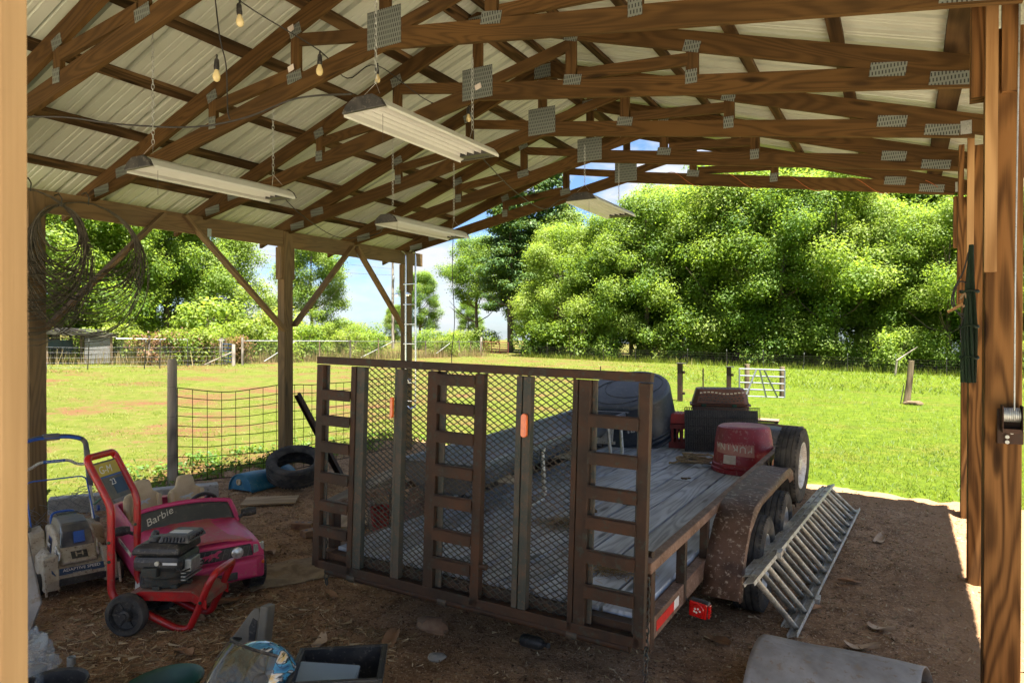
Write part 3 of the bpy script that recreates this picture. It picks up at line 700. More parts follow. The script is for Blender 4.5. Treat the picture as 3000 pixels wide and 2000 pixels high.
def rung(x0, x1, z, mat='rust'):
    m = MB(); c = (x0 + x1) / 2; w = x1 - x0
    m.prism([(-.026, .0), (.026, -.006), (.026, .002), (-.018, .010), (-.026, -.056), (-.033, -.055), (-.033, .004)], x0, x1, swap=lambda p: Vector((p.y, p.x, p.z + z)))
    return m.build('rung', M[mat], gt)
for z in (1.105, .945, .780, .590, .415, .255): rung(-1.034, -.798, z + .01)
for z in (1.255, 1.095, .935, .745, .575, .385, .225): rung(-.160, .097, z)
for z in (1.100, .915, .745, .595, .425, .250): rung(.773, 1.032, z)
def exmesh(x0, x1, z0, z1, y):
    """expanded metal: joined zig-zag strands"""
    sw, sh = .052, .0165; rows = int((z1 - z0) / sh); cols = int((x1 - x0) / (sw / 2)); V = []; F = []
    t = .0030; dep = .0045
    def strand(ax, az, bx, bz):
        dx, dz = bx - ax, bz - az; l = math.hypot(dx, dz); nx_, nz_ = -dz / l * t / 2, dx / l * t / 2; b = len(V)
        for px, pz, yy in ((ax, az, 0), (bx, bz, 0)):
            V.extend([(px + nx_, y - dep / 2, pz + nz_), (px - nx_, y - dep / 2, pz - nz_), (px - nx_, y + dep / 2, pz - nz_ + .003), (px + nx_, y + dep / 2, pz + nz_ + .003)])
        for q in range(4): F.append((b + q, b + (q + 1) % 4, b + 4 + (q + 1) % 4, b + 4 + q))
    dx = (x1 - x0) / cols
    for r in range(rows):
        for c in range(cols):
            xa = x0 + c * dx; za = z0 + r * sh
            if (r + c) % 2: strand(xa, za, xa + dx, za + sh)
            else: strand(xa, za + sh, xa + dx, za)
    return raw_mesh('expanded_mesh', V, F, M['darksteel'])
tag(link_mesh('expanded_mesh', exmesh(-.71, .69, .035, GH - .03, .034), gt), kind='stuff')
def refl(x, z, w=.036, h=.125):
    m = MB(); pts = []
    for k in range(20):
        a = 2 * PI * k / 20; px = math.cos(a) * w / 2; pz = math.sin(a) * w / 2 + (h - w) / 2 * (1 if math.sin(a) > 0 else -1); pts.append((x + px, z + pz))
    m.prism(pts, -.040, -.022); return m.build('amber_reflector', M['amber'], gt, bevel=.003)
refl(.412, 1.02); refl(-.470, 1.05, .02, .12)
MB().lathe([(.016, 0), (.016, .04), (.012, .045)], 8, Matrix.Translation((.158, -.02, .235)) @ Matrix.Rotation(PI / 2, 4, 'Y')).build('bolt', M['rust'], gt)

# deck height in the world, for what rests on it
def dz(x, y): return gz(TX, TYR) + .533 - .022 * (x - TX)

# ---------------------------------------------------------------- feed trough on pipe legs
A = Vector((-2.52, 3.98, 0)); B = Vector((-2.80, 7.62, 0)); ax = (B - A).normalized(); lat = Vector((-ax.y, ax.x, 0))
ft = thing('feed_trough', 'long black plastic feed trough on bent steel pipe legs, on trailer deck', 'trough', (A.x + lat.x * .34, A.y, dz(A.x, A.y)), rotz=math.atan2(ax.y, ax.x) - PI / 2)
FZ = 1.055 - dz(A.x, A.y); FL = (B - A).length
def tsec(y, e=1.0, zz=0):
    pts = []
    for x, z in ((-.345, 0), (-.335, .012), (-.30, .008), (-.245, -.10), (-.15, -.185), (0, -.205), (.15, -.185), (.245, -.10), (.30, .008), (.335, .012), (.345, 0), (.345, -.035), (.312, -.03), (.275, -.12), (.17, -.215), (0, -.235), (-.17, -.215), (-.275, -.12), (-.312, -.03), (-.345, -.035)):
        pts.append((x * e, y, FZ + z + zz))
    return pts
m = MB(); m.loft([tsec(.06)] + [tsec(.06 + (FL - .12) * i / 8, 1, -.012 * math.sin(PI * i / 8)) for i in range(1, 8)] + [tsec(FL - .06)], cap=False)
M['troughpoly'] = plain('grey_blue_poly', (.050, .068, .095), (.08, .10, .13), 4, .3, 0, .05, c3=(.12, .13, .14))
m.build('basin', M['troughpoly'], ft, smooth=50)
for y, sg in ((.06, -1), (FL - .06, 1)):
    m = MB(); prof = [(-.345, .0), (.345, .0), (.335, -.035), (.28, -.12), (.17, -.218), (0, -.238), (-.17, -.218), (-.28, -.12), (-.335, -.035)]
    m.prism([(x, FZ + z) for x, z in prof], y - .012, y + .012); m.build('end_wall', M['bluepoly'], ft)
    MB().prism([(-.36, FZ - .008), (.36, FZ - .008), (.36, FZ + .013), (-.36, FZ + .013)], y + sg * .012, y + sg * .10).build('end_lip', M['blackpoly'], ft, bevel=.006)
for y in (.70, 1.95, 3.0):
    for x in (-1, 1):
        m = MB(); f = 1 if y < 2.5 else 1.0
        m.tube([(x * .33, y - .02, FZ - .03), (x * .315, y + .0, FZ - .10), (x * .34, y + .015, .10), (x * .36, y + .02, .035), (x * .36, y + .05, .019), (x * .36, y + .36, .019), (x * .355, y + .42, .05), (x * .325, y + .44, FZ - .10), (x * .33, y + .46, FZ - .03)], .0185, 9); m.build('pipe_leg', M['alu'], ft, smooth=True)
    MB().prism([(-.32, FZ - .02), (-.30, FZ - .27), (.30, FZ - .27), (.32, FZ - .02), (.27, FZ - .13), (.17, FZ - .235), (0, FZ - .25), (-.17, FZ - .235), (-.27, FZ - .13)], y + .20, y + .225).build('cradle', M['alu'], ft)
    MB().beam((-.33, y + .21, FZ - .285), (.33, y + .21, FZ - .285), .03, .03).build('cross_tie', M['alu'], ft)

# ---------------------------------------------------------------- overturned stock tank
c = Vector((-3.00, 8.42, 0)); tk = thing('stock_tank', 'big black oval stock tank turned upside down and tilted on trailer', 'stock tank', (c.x, c.y, dz(c.x, c.y) + .14), rot=tuple((Vector((0, 0, 1)).rotation_difference((Vector((0, 0, .88)) + Vector((.34, -.94, 0)) * .40 + Vector((-.87, -.49, 0)) * .14).normalized()) @ Quaternion((0, 0, 1), R_(26))).to_euler()))
TS = (.575, .49)
m = MB(); m.lathe([(1.0, -.0), (1.035, .0), (1.045, .02), (1.03, .035), (.99, .04), (.985, .06), (1.0, .075), (.98, .09), (.975, .11), (.985, .125), (.965, .14), (.93, .56), (.915, .60), (.88, .622), (.80, .628), (.0, .63)], 64, sx=TS[0], sy=TS[1], cap0=False, cap1=False); m.build('shell', M['bluepoly'], tk, smooth=35)
for ex, ey, ox, oy in ((.62, .60, -.06, -.05), (.62, .55, .10, .03)):
    m = MB(); m.tube([(math.cos(a) * TS[0] * ex + ox, math.sin(a) * TS[1] * ey + oy, .631) for a in [2 * PI * k / 40 for k in range(40)]], .004, 6, closed=True); m.build('bottom_ring', M['blackpoly'], tk, smooth=True)
text('price_mark', '$ 65', .05, M['white'], tk, (-.05, -TS[1] * .957, .30), (R_(86), 0, R_(0)), extrude=.001)

# ---------------------------------------------------------------- red feed tub, upside down, with a torn label
c = Vector((-1.435, 7.36, 0)); rt = thing('feed_tub', 'maroon plastic feed tub upside down with torn white label, beside trailer rail', 'tub', (c.x, c.y, dz(c.x, c.y)), rotz=0)
m = MB(); m.lathe([(.305, .0), (.318, .004), (.320, .045), (.312, .05), (.306, .058), (.313, .062), (.311, .085), (.300, .095), (.290, .21), (.2885, .214), (.287, .22), (.281, .33), (.2785, .335), (.276, .342), (.264, .42), (.252, .452), (.225, .468), (.20, .470), (.17, .462), (0, .46)], 56, cap0=False, cap1=False); m.build('shell', M['redtub'], rt, smooth=35)
def tubpt(a, z, off=.0015):
    r = .300 - (z - .095) * .0923 + off; return Vector((math.cos(a) * r, math.sin(a) * r, z))
A0 = math.atan2(-7.36, 1.435)                     # bearing of the label's middle, roughly towards the house side
def patch(a0, a1, z0, z1, mat, nm, off=.0015, tilt=0.0):
    m = MB(); m.grid(lambda u, v: tubpt(a0 + (a1 - a0) * u, z0 + (z1 - z0) * v + tilt * (u - .5), off), 16, 3); return m.build(nm, mat, rt, smooth=True)
LA = A0 - .30
patch(LA - .80, LA + .66, .195, .322, M['tublabel'], 'label_band', tilt=-.030)
patch(LA - .40, LA + .05, .105, .192, M['paper'], 'label_tail')
for k, ch in enumerate('PURINA'):
    a = LA + .52 - k * .245; p = tubpt(a, .260 - .030 * ((a - LA + .78) / 1.4 - .5), .0025)
    text('lettering', ch, .112, M['lgtprint'], rt, p, (PI / 2, PI, a + PI / 2), extrude=.0005, sx=.85)
# ---------------------------------------------------------------- rope coil
c = Vector((-1.93, 7.42, 0)); m = MB(); rnd = random.Random(4); pts = []
for k in range(120):
    a = k * .41; rr = .13 + .035 * math.sin(k * .11 + 1) + rnd.uniform(-.006, .006)
    pts.append((c.x + rr * 1.15 * math.cos(a) + .03 * math.sin(k * .07), c.y + rr * .95 * math.sin(a) + .04 * math.cos(k * .05), dz(c.x, c.y) + .014 + .055 * (k / 120) + .018 * abs(math.sin(k * .9)) + (.05 * max(0, math.sin(k * .205 + 2)) if k > 70 else 0)))
pts += [(c.x - .22, c.y - .12, dz(c.x, c.y) + .014), (c.x - .27, c.y - .10, dz(c.x, c.y) + .013), (c.x - .25, c.y - .16, dz(c.x, c.y) + .013)]
o = m.tube(pts, .0095, 7).build('rope', M['rope'], smooth=True); tag(o, 'loose tan rope coil lying on the deck beside maroon tub', 'rope')
# ---------------------------------------------------------------- red milk crates, one stacked on another
def crate(loc, rz, mat, label, w=.32, d=.32, h=.27, bev=False):
    t = thing('milk_crate', label, 'crate', loc, rz, group='milk crates on the trailer')
    MB().box((0, 0, .008), (w, d, .016)).build('floor', mat, t)
    for s in (-1, 1):
        for ax_ in (0, 1):
            for z0, z1 in ((0.016, .07), (.235, h)):
                sz = (.012, d, z1 - z0) if ax_ == 0 else (w - .026, .012, z1 - z0)
                MB().box(((s * (w / 2 - .006), 0) if ax_ == 0 else (0, s * (d / 2 - .006))) + ((z0 + z1) / 2,), sz).build('band', mat, t)
            for k in range(5):
                q = -.5 + (k + .5) / 5
                c_ = (s * (w / 2 - .006), q * d, .1525) if ax_ == 0 else (q * (w - .026), s * (d / 2 - .006), .1525)
                MB().box(c_, (.010, .03, .167) if ax_ == 0 else (.03, .010, .167)).build('bar', mat, t)
    return t
cz = dz(-2.42, 8.5)
M['redpl2'] = plain('dark_red_plastic', (.20, .016, .012), (.13, .012, .01), 6, .45)
crate((-2.36, 8.46, cz), R_(8), M['redpl2'], 'dark red milk crate standing on the deck under a brighter crate', h=.29)
t = thing('milk_crate', 'bright red milk crate upside down on top of dark red crate', 'crate', (-2.36, 8.47, cz + .293), R_(12), group='milk crates on the trailer')
MB().box((0, 0, .06), (.32, .32, .12)).build('shell', M['redpl'], t, bevel=.012)
for i in range(7):
    for j in range(7): MB().box((-.126 + .042 * i, -.126 + .042 * j, .123), (.030, .030, .008)).build('grid_boss', M['redpl'], t)
# ---------------------------------------------------------------- folded wire dog crate
wc = thing('wire_crate', 'folded black wire dog crate leaning on edge behind maroon tub', 'wire crate', (-2.24, 8.12, dz(-2.2, 8.1) + .004), rot=(R_(-10), 0, R_(22)))
for d in (0, .035, .07):
    m = MB(); Wd, Hh = .86, .52
    for z in (.006, .10, .20, .30, .40, Hh): m.tube([(0, d, z), (Wd, d, z)], .0030, 5)
    for k in range(34): m.tube([(Wd * k / 33, d + .004, .004), (Wd * k / 33, d + .004, Hh)], .0021, 5)
    tag(m.build('wire_panel', M['blackpl'], wc, smooth=True), kind='stuff')
MB().box((.43, .09, .255), (.84, .008, .48)).build('pan', M['blackpl'], wc)
# ---------------------------------------------------------------- storage tote under the carrier, pet carrier, rubber pan, plank box
tt = thing('storage_tote', 'dark storage tote behind the folded wire crate on trailer', 'tote', (-2.02, 8.86, dz(-2, 8.9)), R_(14))
MB().box((0, 0, .16), (.62, .40, .32)).build('body', M['blackpl'], tt, bevel=.015); MB().box((0, 0, .33), (.66, .44, .03)).build('lid', M['mowdark'], tt, bevel=.008)
cz = dz(-2, 8.9) + .346
pc = thing('pet_carrier', 'brown plastic pet carrier with slotted top half and wire door', 'pet carrier', (-2.02, 8.86, cz), R_(16))
L, Wd, Hh = .70, .42, .37
def csec(x, z0, z1, e): 
    a = Wd / 2 * e
    return [(x, -a, z0), (x, a, z0), (x, a, z1), (x, -a, z1)]
def shell(z0, z1, e0, e1, nm):
    pts = lambda e, z, ch: [(-L / 2 * e + ch, -Wd / 2 * e, z), (L / 2 * e - ch, -Wd / 2 * e, z), (L / 2 * e, -Wd / 2 * e + ch, z), (L / 2 * e, Wd / 2 * e - ch, z), (L / 2 * e - ch, Wd / 2 * e, z), (-L / 2 * e + ch, Wd / 2 * e, z), (-L / 2 * e, Wd / 2 * e - ch, z), (-L / 2 * e, -Wd / 2 * e + ch, z)]
    return MB().loft([pts(e0, z0, .05), pts(e1, z1, .05)]).build(nm, M['brownpl'], pc, bevel=.012)
shell(0, .155, .90, .98, 'lower_shell'); shell(.158, .182, 1.04, 1.04, 'flange')
sh = shell(.184, Hh, .98, .82, 'upper_shell')
for r_ in range(4):
    for k in range(12):
        x = -.25 + k * .045 + (r_ % 2) * .02; z = .225 + r_ * .032 + .010 * math.sin(k * .7); yy = -Wd / 2 * (.98 - .16 * (z - .184) / (Hh - .184)) - .001
        MB().box((x, yy, z), (.028, .006, .014), Matrix.Rotation(.15, 3, 'X')).build('vent_slot', M['lgtprint'] if r_ == 3 else M['blackpl'], pc)
for k in range(12):
    for j in (-1, 0, 1): MB().box((-.22 + k * .04, j * .07, Hh + .001), (.026, .045, .004)).build('vent_slot', M['blackpl'], pc)
for x in (-.20, .16): MB().box((x, -Wd / 2 * 1.04 - .004, .17), (.06, .018, .035)).build('latch', M['green'], pc, bevel=.006)
m = MB()
for k in range(9): m.tube([(L / 2 * .99, -.13 + .0325 * k, .04), (L / 2 * .92, -.12 + .03 * k, .30)], .003, 5)
for k in range(7): z = .05 + k * .04; m.tube([(L / 2 * (.99 - .07 * k / 6) + .003, -.13, z), (L / 2 * (.99 - .07 * k / 6) + .003, .13, z)], .003, 5)
tag(m.build('wire_door', M['galv'], pc, smooth=True), kind='stuff')
rp = thing('rubber_pan', 'round black rubber pan upside down at trailer front corner', 'pan', (-1.47, 8.80, dz(-1.4, 8.8)))
MB().lathe([(.255, 0), (.262, .01), (.255, .02), (.25, .10), (.262, .105), (.262, .125), (.252, .13), (.24, .17), (.215, .27), (.19, .285), (0, .287)], 40, cap0=False, cap1=False).build('shell', M['blackpl'], rp, smooth=35)
MB().tube([(math.cos(a) * .262, math.sin(a) * .262, .115) for a in [2 * PI * k / 40 for k in range(40)]], .008, 6, closed=True).build('rim_bead', M['blackpl'], rp, smooth=True)
pb = thing('plank_box', 'low dark plank box behind pet carrier at trailer front', 'box', (-1.75, 9.35, dz(-1.7, 9.1) + .0), R_(6))
for z in (.10, .22): MB().beam((-.35, -.14, z), (.35, -.14, z), .02, .11).build('plank', M['oldwood'], pb)
for k in range(3): MB().beam((-.36, -.10 + .10 * k, .29), (.36, -.10 + .10 * k, .29), .095, .02).build('plank', M['oldwood'], pb)
for x in (-.33, .33): MB().beam((x, 0, 0.0), (x, 0, .278), .03, .22, up=(0, 1, 0)).build('end_board', M['oldwood'], pb)
# ---------------------------------------------------------------- spare tyre on the rail
st = thing('spare_tyre', 'spare tyre on white steel rim hung upright outside trailer rail', 'tyre', (-.895, 6.80, .775), rot=(0, R_(2), R_(-3)))
inst('tyre', TYRE, st, sc=(1.0, 1.03, 1.03)); inst('rim', RIM, st, sc=(1.1, 1.03, 1.03))
# ---------------------------------------------------------------- dung clods and hay on the deck
def clod(x, y, r, label, seed, flat=.5):
    m = MB(); rnd = random.Random(seed)
    for k in range(9):
        a = rnd.uniform(0, 6.3); d = rnd.uniform(0, r); rr = rnd.uniform(.25, .5) * r; c = Vector((x + d * math.cos(a), y + d * math.sin(a), dz(x, y) + rr * .3))
        vs = []; n1, n2 = 6, 9; sec = []
        for i in range(n1 + 1):
            th = PI * i / n1; ring = []
            for j in range(n2):
                ph = 2 * PI * j / n2; q = Vector((math.sin(th) * math.cos(ph), math.sin(th) * math.sin(ph), math.cos(th) * flat)); ring.append(c + q * rr * (1 + .5 * noise.noise(q * 3 + Vector((k, seed, 0)))))
            sec.append(ring)
        m.loft(sec, cap=False)
    return tag(m.build('dung_clod', M['dung'], smooth=70), label, 'dung', 'dung clods on the trailer deck')
clod(-1.94, 5.42, .085, 'larger dry dung clod beside the trough leg, seen through right ramp rungs', 1)
clod(-2.06, 5.66, .06, 'small dry dung clod next to the larger one by the trough', 2)
clod(-2.12, 5.0, .045, 'smallest dung clod nearer the ramp gate', 5)
clod(-1.83, 6.62, .045, 'small dung clod lying between rope and ramp on bare planks', 6, .3)
def haypatch(x, y, r, label, seed):
    rnd = np.random.default_rng(seed); n = 700; V = []; F = []; at = []
    for k in range(n):
        a = rnd.uniform(0, 6.28); d = r * abs(rnd.normal(0, .5)); px = x + d * math.cos(a) * 1.3; py = y + d * math.sin(a); h = max(0, .045 * (1 - d / r)) * rnd.uniform(.2, 1)
        l = rnd.uniform(.02, .06); b = rnd.uniform(0, 6.28); z = dz(x, y) + .004 + h; dx, dy = math.cos(b) * l, math.sin(b) * l; w = .0022; tl = rnd.uniform(-.02, .02)
        i = len(V); V += [(px - dx - dy / l * w, py - dy + dx / l * w, z), (px - dx + dy / l * w, py - dy - dx / l * w, z), (px + dx + dy / l * w, py + dy - dx / l * w, z + tl), (px + dx - dy / l * w, py + dy + dx / l * w, z + tl)]; F.append((i, i + 1, i + 2, i + 3)); at += [rnd.uniform(0, .7)] * 4
    o = link_mesh('hay_patch', raw_mesh('hay_patch', V, F, M['straw'], at)); o['kind'] = 'stuff'; o['label'] = label; return o
haypatch(-2.12, 4.55, .19, 'trampled hay on the deck behind the ramp mesh', 3); haypatch(-1.50, 3.85, .15, 'trampled hay on the deck near the ramp rungs', 4)
# ---------------------------------------------------------------- extension ladder leaning against the trailer wheels
la, lb = Vector((-.64, 4.66, gz(-.6, 4.8) + .03)), Vector((-.475, 8.45, gz(-.5, 8.4) + .03)); ua, ub = Vector((-.815, 4.16, .505)), Vector((-.705, 8.05, .365))
ld = thing('extension_ladder', 'dirty aluminium extension ladder on its edge leaning against trailer wheels', 'ladder', tuple(la))
nrm = (lb - la).cross(ua - la).normalized()
def lad(off, s0, s1, nm):
    a0 = la.lerp(lb, s0) + nrm * off; a1 = la.lerp(lb, s1) + nrm * off; b0 = ua.lerp(ub, s0) + nrm * off; b1 = ua.lerp(ub, s1) + nrm * off
    for p, q, inn in ((a0, a1, b0 - a0), (b0, b1, a0 - b0)):
        ii = inn.normalized()
        MB().beam(p, q, .004, .062, up=nrm).build('side_rail', M['alu'], ld, world=True)
        for e in (-1, 1): MB().beam(p + nrm * e * .030 + ii * .010, q + nrm * e * .030 + ii * .010, .0225, .004, up=nrm).build('rail_flange', M['alu'], ld, world=True)
    n = int((s1 - s0) * (lb - la).length / .305)
    for k in range(n):
        t = (k + .45 + (.5 if off < 0 else 0)) / n; MB().tube([a0.lerp(a1, t), b0.lerp(b1, t)], .0195, 10).build('rung', M['alu'], ld, world=True, smooth=True)
lad(.035, 0, 1.0, 'base'); lad(-.042, .05, .985, 'fly')
for t in (.19,):
    for p in (la.lerp(lb, t), ua.lerp(ub, t)): MB().box(p + nrm * .08, (.03, .10, .035)).build('rung_hook', M['alu'], ld, world=True)
# ---------------------------------------------------------------- pink ride-on toy car (front = +x)
car = thing('toy_car', 'dusty pink ride-on toy convertible with tan seats behind red cart', 'toy car', (-4.80, 3.37, fz(-4.8, 3.37)), rotz=R_(-22)); car.scale = (1.07, 1.07, 1.05)
def bsec(x, w, z0, z1, zi, wi, crown=.0):
    """outer sill, flank, belt, inner belt, inner top/floor to the middle, mirrored"""
    h = [(w * .93, z0), (w, z0 + .06), (w * 1.0, z0 + .14), (w * .95, z1 - .045), (w * .90, z1), (wi, z1 + .0 if crown == 0 else z1 + crown * .45), (wi * .96, zi if crown == 0 else z1 + crown * .7), (wi * .5, zi if crown == 0 else z1 + crown * .95)]
    return [(x, -a, b) for a, b in h] + [(x, a, b) for a, b in h[::-1]]
S = [bsec(-.93, .27, .18, .34, .34, .20, .012), bsec(-.90, .33, .13, .38, .37, .27, .02), bsec(-.79, .355, .10, .415, .41, .29, .02), bsec(-.695, .36, .09, .42, .41, .30, .02), bsec(-.68, .36, .09, .42, .20, .305),
     bsec(-.28, .36, .085, .405, .19, .305), bsec(.0, .36, .085, .385, .19, .305), bsec(.125, .36, .085, .38, .19, .305), bsec(.14, .36, .085, .38, .37, .30, .035), bsec(.32, .36, .09, .375, .37, .29, .035), bsec(.52, .355, .10, .365, .37, .28, .032), bsec(.66, .345, .12, .355, .36, .27, .028), bsec(.695, .335, .15, .35, .35, .26, .02)]
b = MB(); b.loft(S); b.build('body', [M['pink']], car, smooth=38, bevel=.006)
hd = MB(); hd.grid(lambda u, v: (.145 + .535 * u, (-.285 + .57 * v) * (1 - .07 * u), 0.388 + .021 * (1 - (2 * v - 1) ** 2) + .006 * (1 if .28 < v < .72 else 0) - .020 * u ** 1.6 + (.016 if u < .02 else 0)), 12, 14); hd.build('hood', M['pinkdust'], car, smooth=30, solid=.006)
fb = MB(); fb.loft([[(0.630, -.345, .13), (0.630, .345, .13), (0.630, .345, .26), (0.630, -.345, .26)], [(0.705, -.335, .12), (0.705, .335, .12), (0.705, .335, .265), (0.705, -.335, .265)], [(0.745, -.27, .14), (0.745, .27, .14), (0.745, .27, .255), (0.745, -.27, .255)]]); fb.build('front_bumper', M['pink'], car, bevel=.014)
MB().box((.728, .0, .170), (.045, .30, .05)).build('air_intake', M['blackpl'], car, bevel=.006)
for y in (-.06, .06): MB().box((.752, y, .170), (.006, .02, .05)).build('intake_bar', M['pink'], car)
MB().prism([(-.26, .275), (.26, .275), (.245, .352), (-.245, .352)], .690, .715, swap=lambda p: Vector((p.y, p.x, p.z))).build('grille', M['blackpl'], car, bevel=.008)
for k in range(12): MB().beam((.7165, -.22 + k * .04, .280), (.7165, -.20 + k * .04, .348), .002, .004).build('grille_bar', M['mowdark'], car)
for s in (-1, 1):
    MB().lathe([(.038, 0), (.038, .012), (.030, .018), (0, .022)], 20, Matrix.Translation((.713, s * .155, .313)) @ Matrix.Rotation(PI / 2, 4, 'Y')).build('fog_lamp', M['headlamp'], car, smooth=40)
    MB().loft([[(.675, s * .265, .29), (.685, s * .265, .345), (.65, s * .345, .345), (.63, s * .348, .295)], [(.712, s * .262, .285), (.710, s * .262, .342), (.675, s * .340, .340), (.675, s * .346, .290)]]).build('headlamp', M['headlamp'], car, bevel=.006)
    MB().box((.702, s * .305, .222), (.03, .055, .022), Matrix.Rotation(s * -.35, 3, 'Z')).build('turn_lamp', M['amber'], car, bevel=.003)
    for x in (-.62, .50):
        w = part_empty('wheel', car, (x, s * .325, .125))
        Mx = Matrix.Rotation(PI / 2, 4, 'X')
        MB().lathe([(.05, -.055), (.118, -.055), (.126, -.045), (.126, .045), (.118, .055), (.05, .055)], 28, Mx).build('tyre', M['blackpl'], w, smooth=35)
        for k in range(14):
            a = 2 * PI * k / 14; MB().box((math.cos(a) * .127, 0, math.sin(a) * .127), (.010, .09, .02), Matrix.Rotation(-a, 3, 'Y')).build('tread_lug', M['blackpl'], w)
        MB().lathe([(.075, s * -.058), (.07, s * -.062), (.02, s * -.058)], 20, Mx).build('hub_cap', M['lampwhite'], w, smooth=35)
    m = MB(); m.lathe([(.0, -.055), (.035, -.05), (.045, 0), (.035, .05), (0, .055)], 14, Matrix.Translation((.13, s * .415, .425)) @ Matrix.Rotation(PI / 2, 4, 'X'), sx=.55, sy=.75, cap0=False, cap1=False); m.build('mirror', M['blackpl'], car, smooth=50)
    MB().tube([(.14, s * .34, .395), (.13, s * .38, .415)], .012, 6).build('mirror_arm', M['blackpl'], car, smooth=True)
    MB().box((-.10, s * .358, .25), (.46, .004, .030)).build('side_strip', M['lgtprint'], car)
    # tan seats
    seat = part_empty('seat', car, (-.56, s * .155, .245), (0, R_(-12), 0))
    MB().prism([(-.125, 0), (.125, 0), (.130, .22), (.118, .26), (.072, .285), (.058, .355), (.045, .375), (-.045, .375), (-.058, .355), (-.072, .285), (-.118, .26), (-.130, .22)], -.03, .03, swap=lambda p: Vector((p.y, p.x, p.z))).build('seat_back', M['tan'], seat, bevel=.014)
    for q in (-1, 1): MB().box((.04, q * .110, .13), (.06, .035, .25)).build('bolster', M['tan'], seat, bevel=.014)
    MB().box((.14, 0, .02), (.26, .25, .06), Matrix.Rotation(R_(12), 3, 'Y')).build('cushion', M['tan'], seat, bevel=.015)
    # running-horse badge cut from plate
    hp = [(-.055, .004), (-.04, .010), (-.022, .008), (-.006, .016), (.014, .014), (.028, .024), (.044, .028), (.056, .022), (.046, .016), (.034, .012), (.026, .0), (.040, -.010), (.030, -.014), (.014, -.004), (.002, -.004), (-.010, -.016), (-.024, -.020), (-.012, -.004), (-.026, -.006), (-.044, -.018), (-.036, -.002), (-.050, -.002)]
    MB().prism([(x, .20 + z) for x, z in hp], .031, .034, swap=lambda p: Vector((p.y, p.x, p.z))).build('horse_badge', M['galv'], seat)
MB().prism([(x * 1.1, .315 + z * 1.2) for x, z in hp], .716, .722, swap=lambda p: Vector((p.y, p.x * 1.0, p.z))).build('horse_badge', M['pink'], car)
text('lettering', 'MUSTANG', .036, M['mowdark'], car, (-.10, -.3605, .25), (PI / 2, 0, 0), space=1.5)
# windscreen: pink surround with grey pane
ws = part_empty('windscreen', car, (.175, 0, .402), (0, R_(-34), 0))
def wsp(y, z): return Vector((-.045 * (y / .33) ** 2, y, z))
def strip(pts, w, t, mat, nm): MB().tube(pts, w, 8).build(nm, mat, ws, smooth=True)
top = [(y, .160 + .018 * (1 - (y / .31) ** 2)) for y in np.linspace(-.30, .30, 11)]; bot = [(y, .0 + .012 * (1 - (y / .34) ** 2)) for y in np.linspace(-.33, .33, 11)]
strip([wsp(y, z) for y, z in top], .017, 0, M['pink'], 'top_frame'); strip([wsp(y, z) for y, z in bot], .015, 0, M['pink'], 'bottom_frame')
for s in (-1, 1): strip([wsp(s * .335, -.01), wsp(s * .320, .08), wsp(s * .298, .160)], .019, 0, M['pink'], 'pillar')
M['paneg'] = plain('grey_pane', (.075, .08, .07), (.06, .064, .056), 4, .4, c3=(.11, .10, .08), spec=.3)
m = MB(); m.grid(lambda u, v: wsp((-.32 + .64 * u) * (1 - .07 * v), .005 + .163 * v), 16, 4); m.build('pane', M['paneg'], ws, smooth=True, solid=.006)
p = wsp(-.185, .095); text('lettering', 'Barbie', .072, M['lgtprint'], ws, (p.x + .011, p.y, p.z), (PI / 2, R_(-22), PI / 2 - .153), shear=.35, extrude=.001)
sw = part_empty('steering_wheel', car, (-.12, .16, .485), (0, R_(-58), 0))
MB().tube([(math.cos(a) * .088, math.sin(a) * .088, 0) for a in [2 * PI * k / 28 for k in range(28)]], .014, 8, closed=True).build('wheel_ring', M['blackpl'], sw, smooth=True)
for a in (0.5, 2.64, -1.57): MB().beam((0, 0, 0), (math.cos(a) * .085, math.sin(a) * .085, 0), .03, .014).build('spoke', M['blackpl'], sw)
MB().tube([(0, 0, 0), (0, 0, -.12)], .016, 8).build('column', M['blackpl'], sw, smooth=True)

# ---------------------------------------------------------------- red pressure-washer cart with black engine (forward = +x, camera side = -y)
pw = thing('pressure_washer', 'red tube-frame pressure washer cart with black engine and rubber wheels', 'pressure washer', (-4.235, 2.555, fz(-4.2, 2.55)), rotz=math.atan2(.45, .89))
WW = .30
def tubeobj(pts, nm, r=.0225, mat='redpaint'):
    P = [Vector(p) for p in pts]; out = [P[0]]                      # round the bends
    for i in range(1, len(P) - 1):
        a = (P[i - 1] - P[i]); c = (P[i + 1] - P[i]); k = min(.05, a.length * .45, c.length * .45); A1 = P[i] + a.normalized() * k; C1 = P[i] + c.normalized() * k
        for t in (0, .33, .67, 1): out.append((A1 * (1 - t) + P[i] * t) * (1 - t) + (P[i] * (1 - t) + C1 * t) * t)
    out.append(P[-1]); return MB().tube(out, r, 12).build(nm, M[mat], pw, smooth=True)
y0, y1 = 0.02, WW
tubeobj([(.02, y0, .16), (-.09, y0, .22), (-.09, y0, .78), (-.24, y0, 1.06), (-.25, y0 + .02, 1.08), (-.25, y1 - .02, 1.08), (-.24, y1, 1.06), (-.09, y1, .78), (-.09, y1, .22), (.02, y1, .16)], 'handle_tube')
for y in (y0, y1): tubeobj([(.10, y, .13), (.33, y, .022), (.41, y, .020), (.48, y, .17), (.535, y, .31)], 'skid_tube')
tubeobj([(.515, y0, .26), (.57, y0, .37), (.57, y1, .37), (.515, y1, .26)], 'front_loop')
m = MB(); prof = [(-.03, .20), (.02, .235), (.14, .305), (.42, .305), (.52, .235), (.52, .20), (.42, .268), (.14, .268), (.02, .20)]
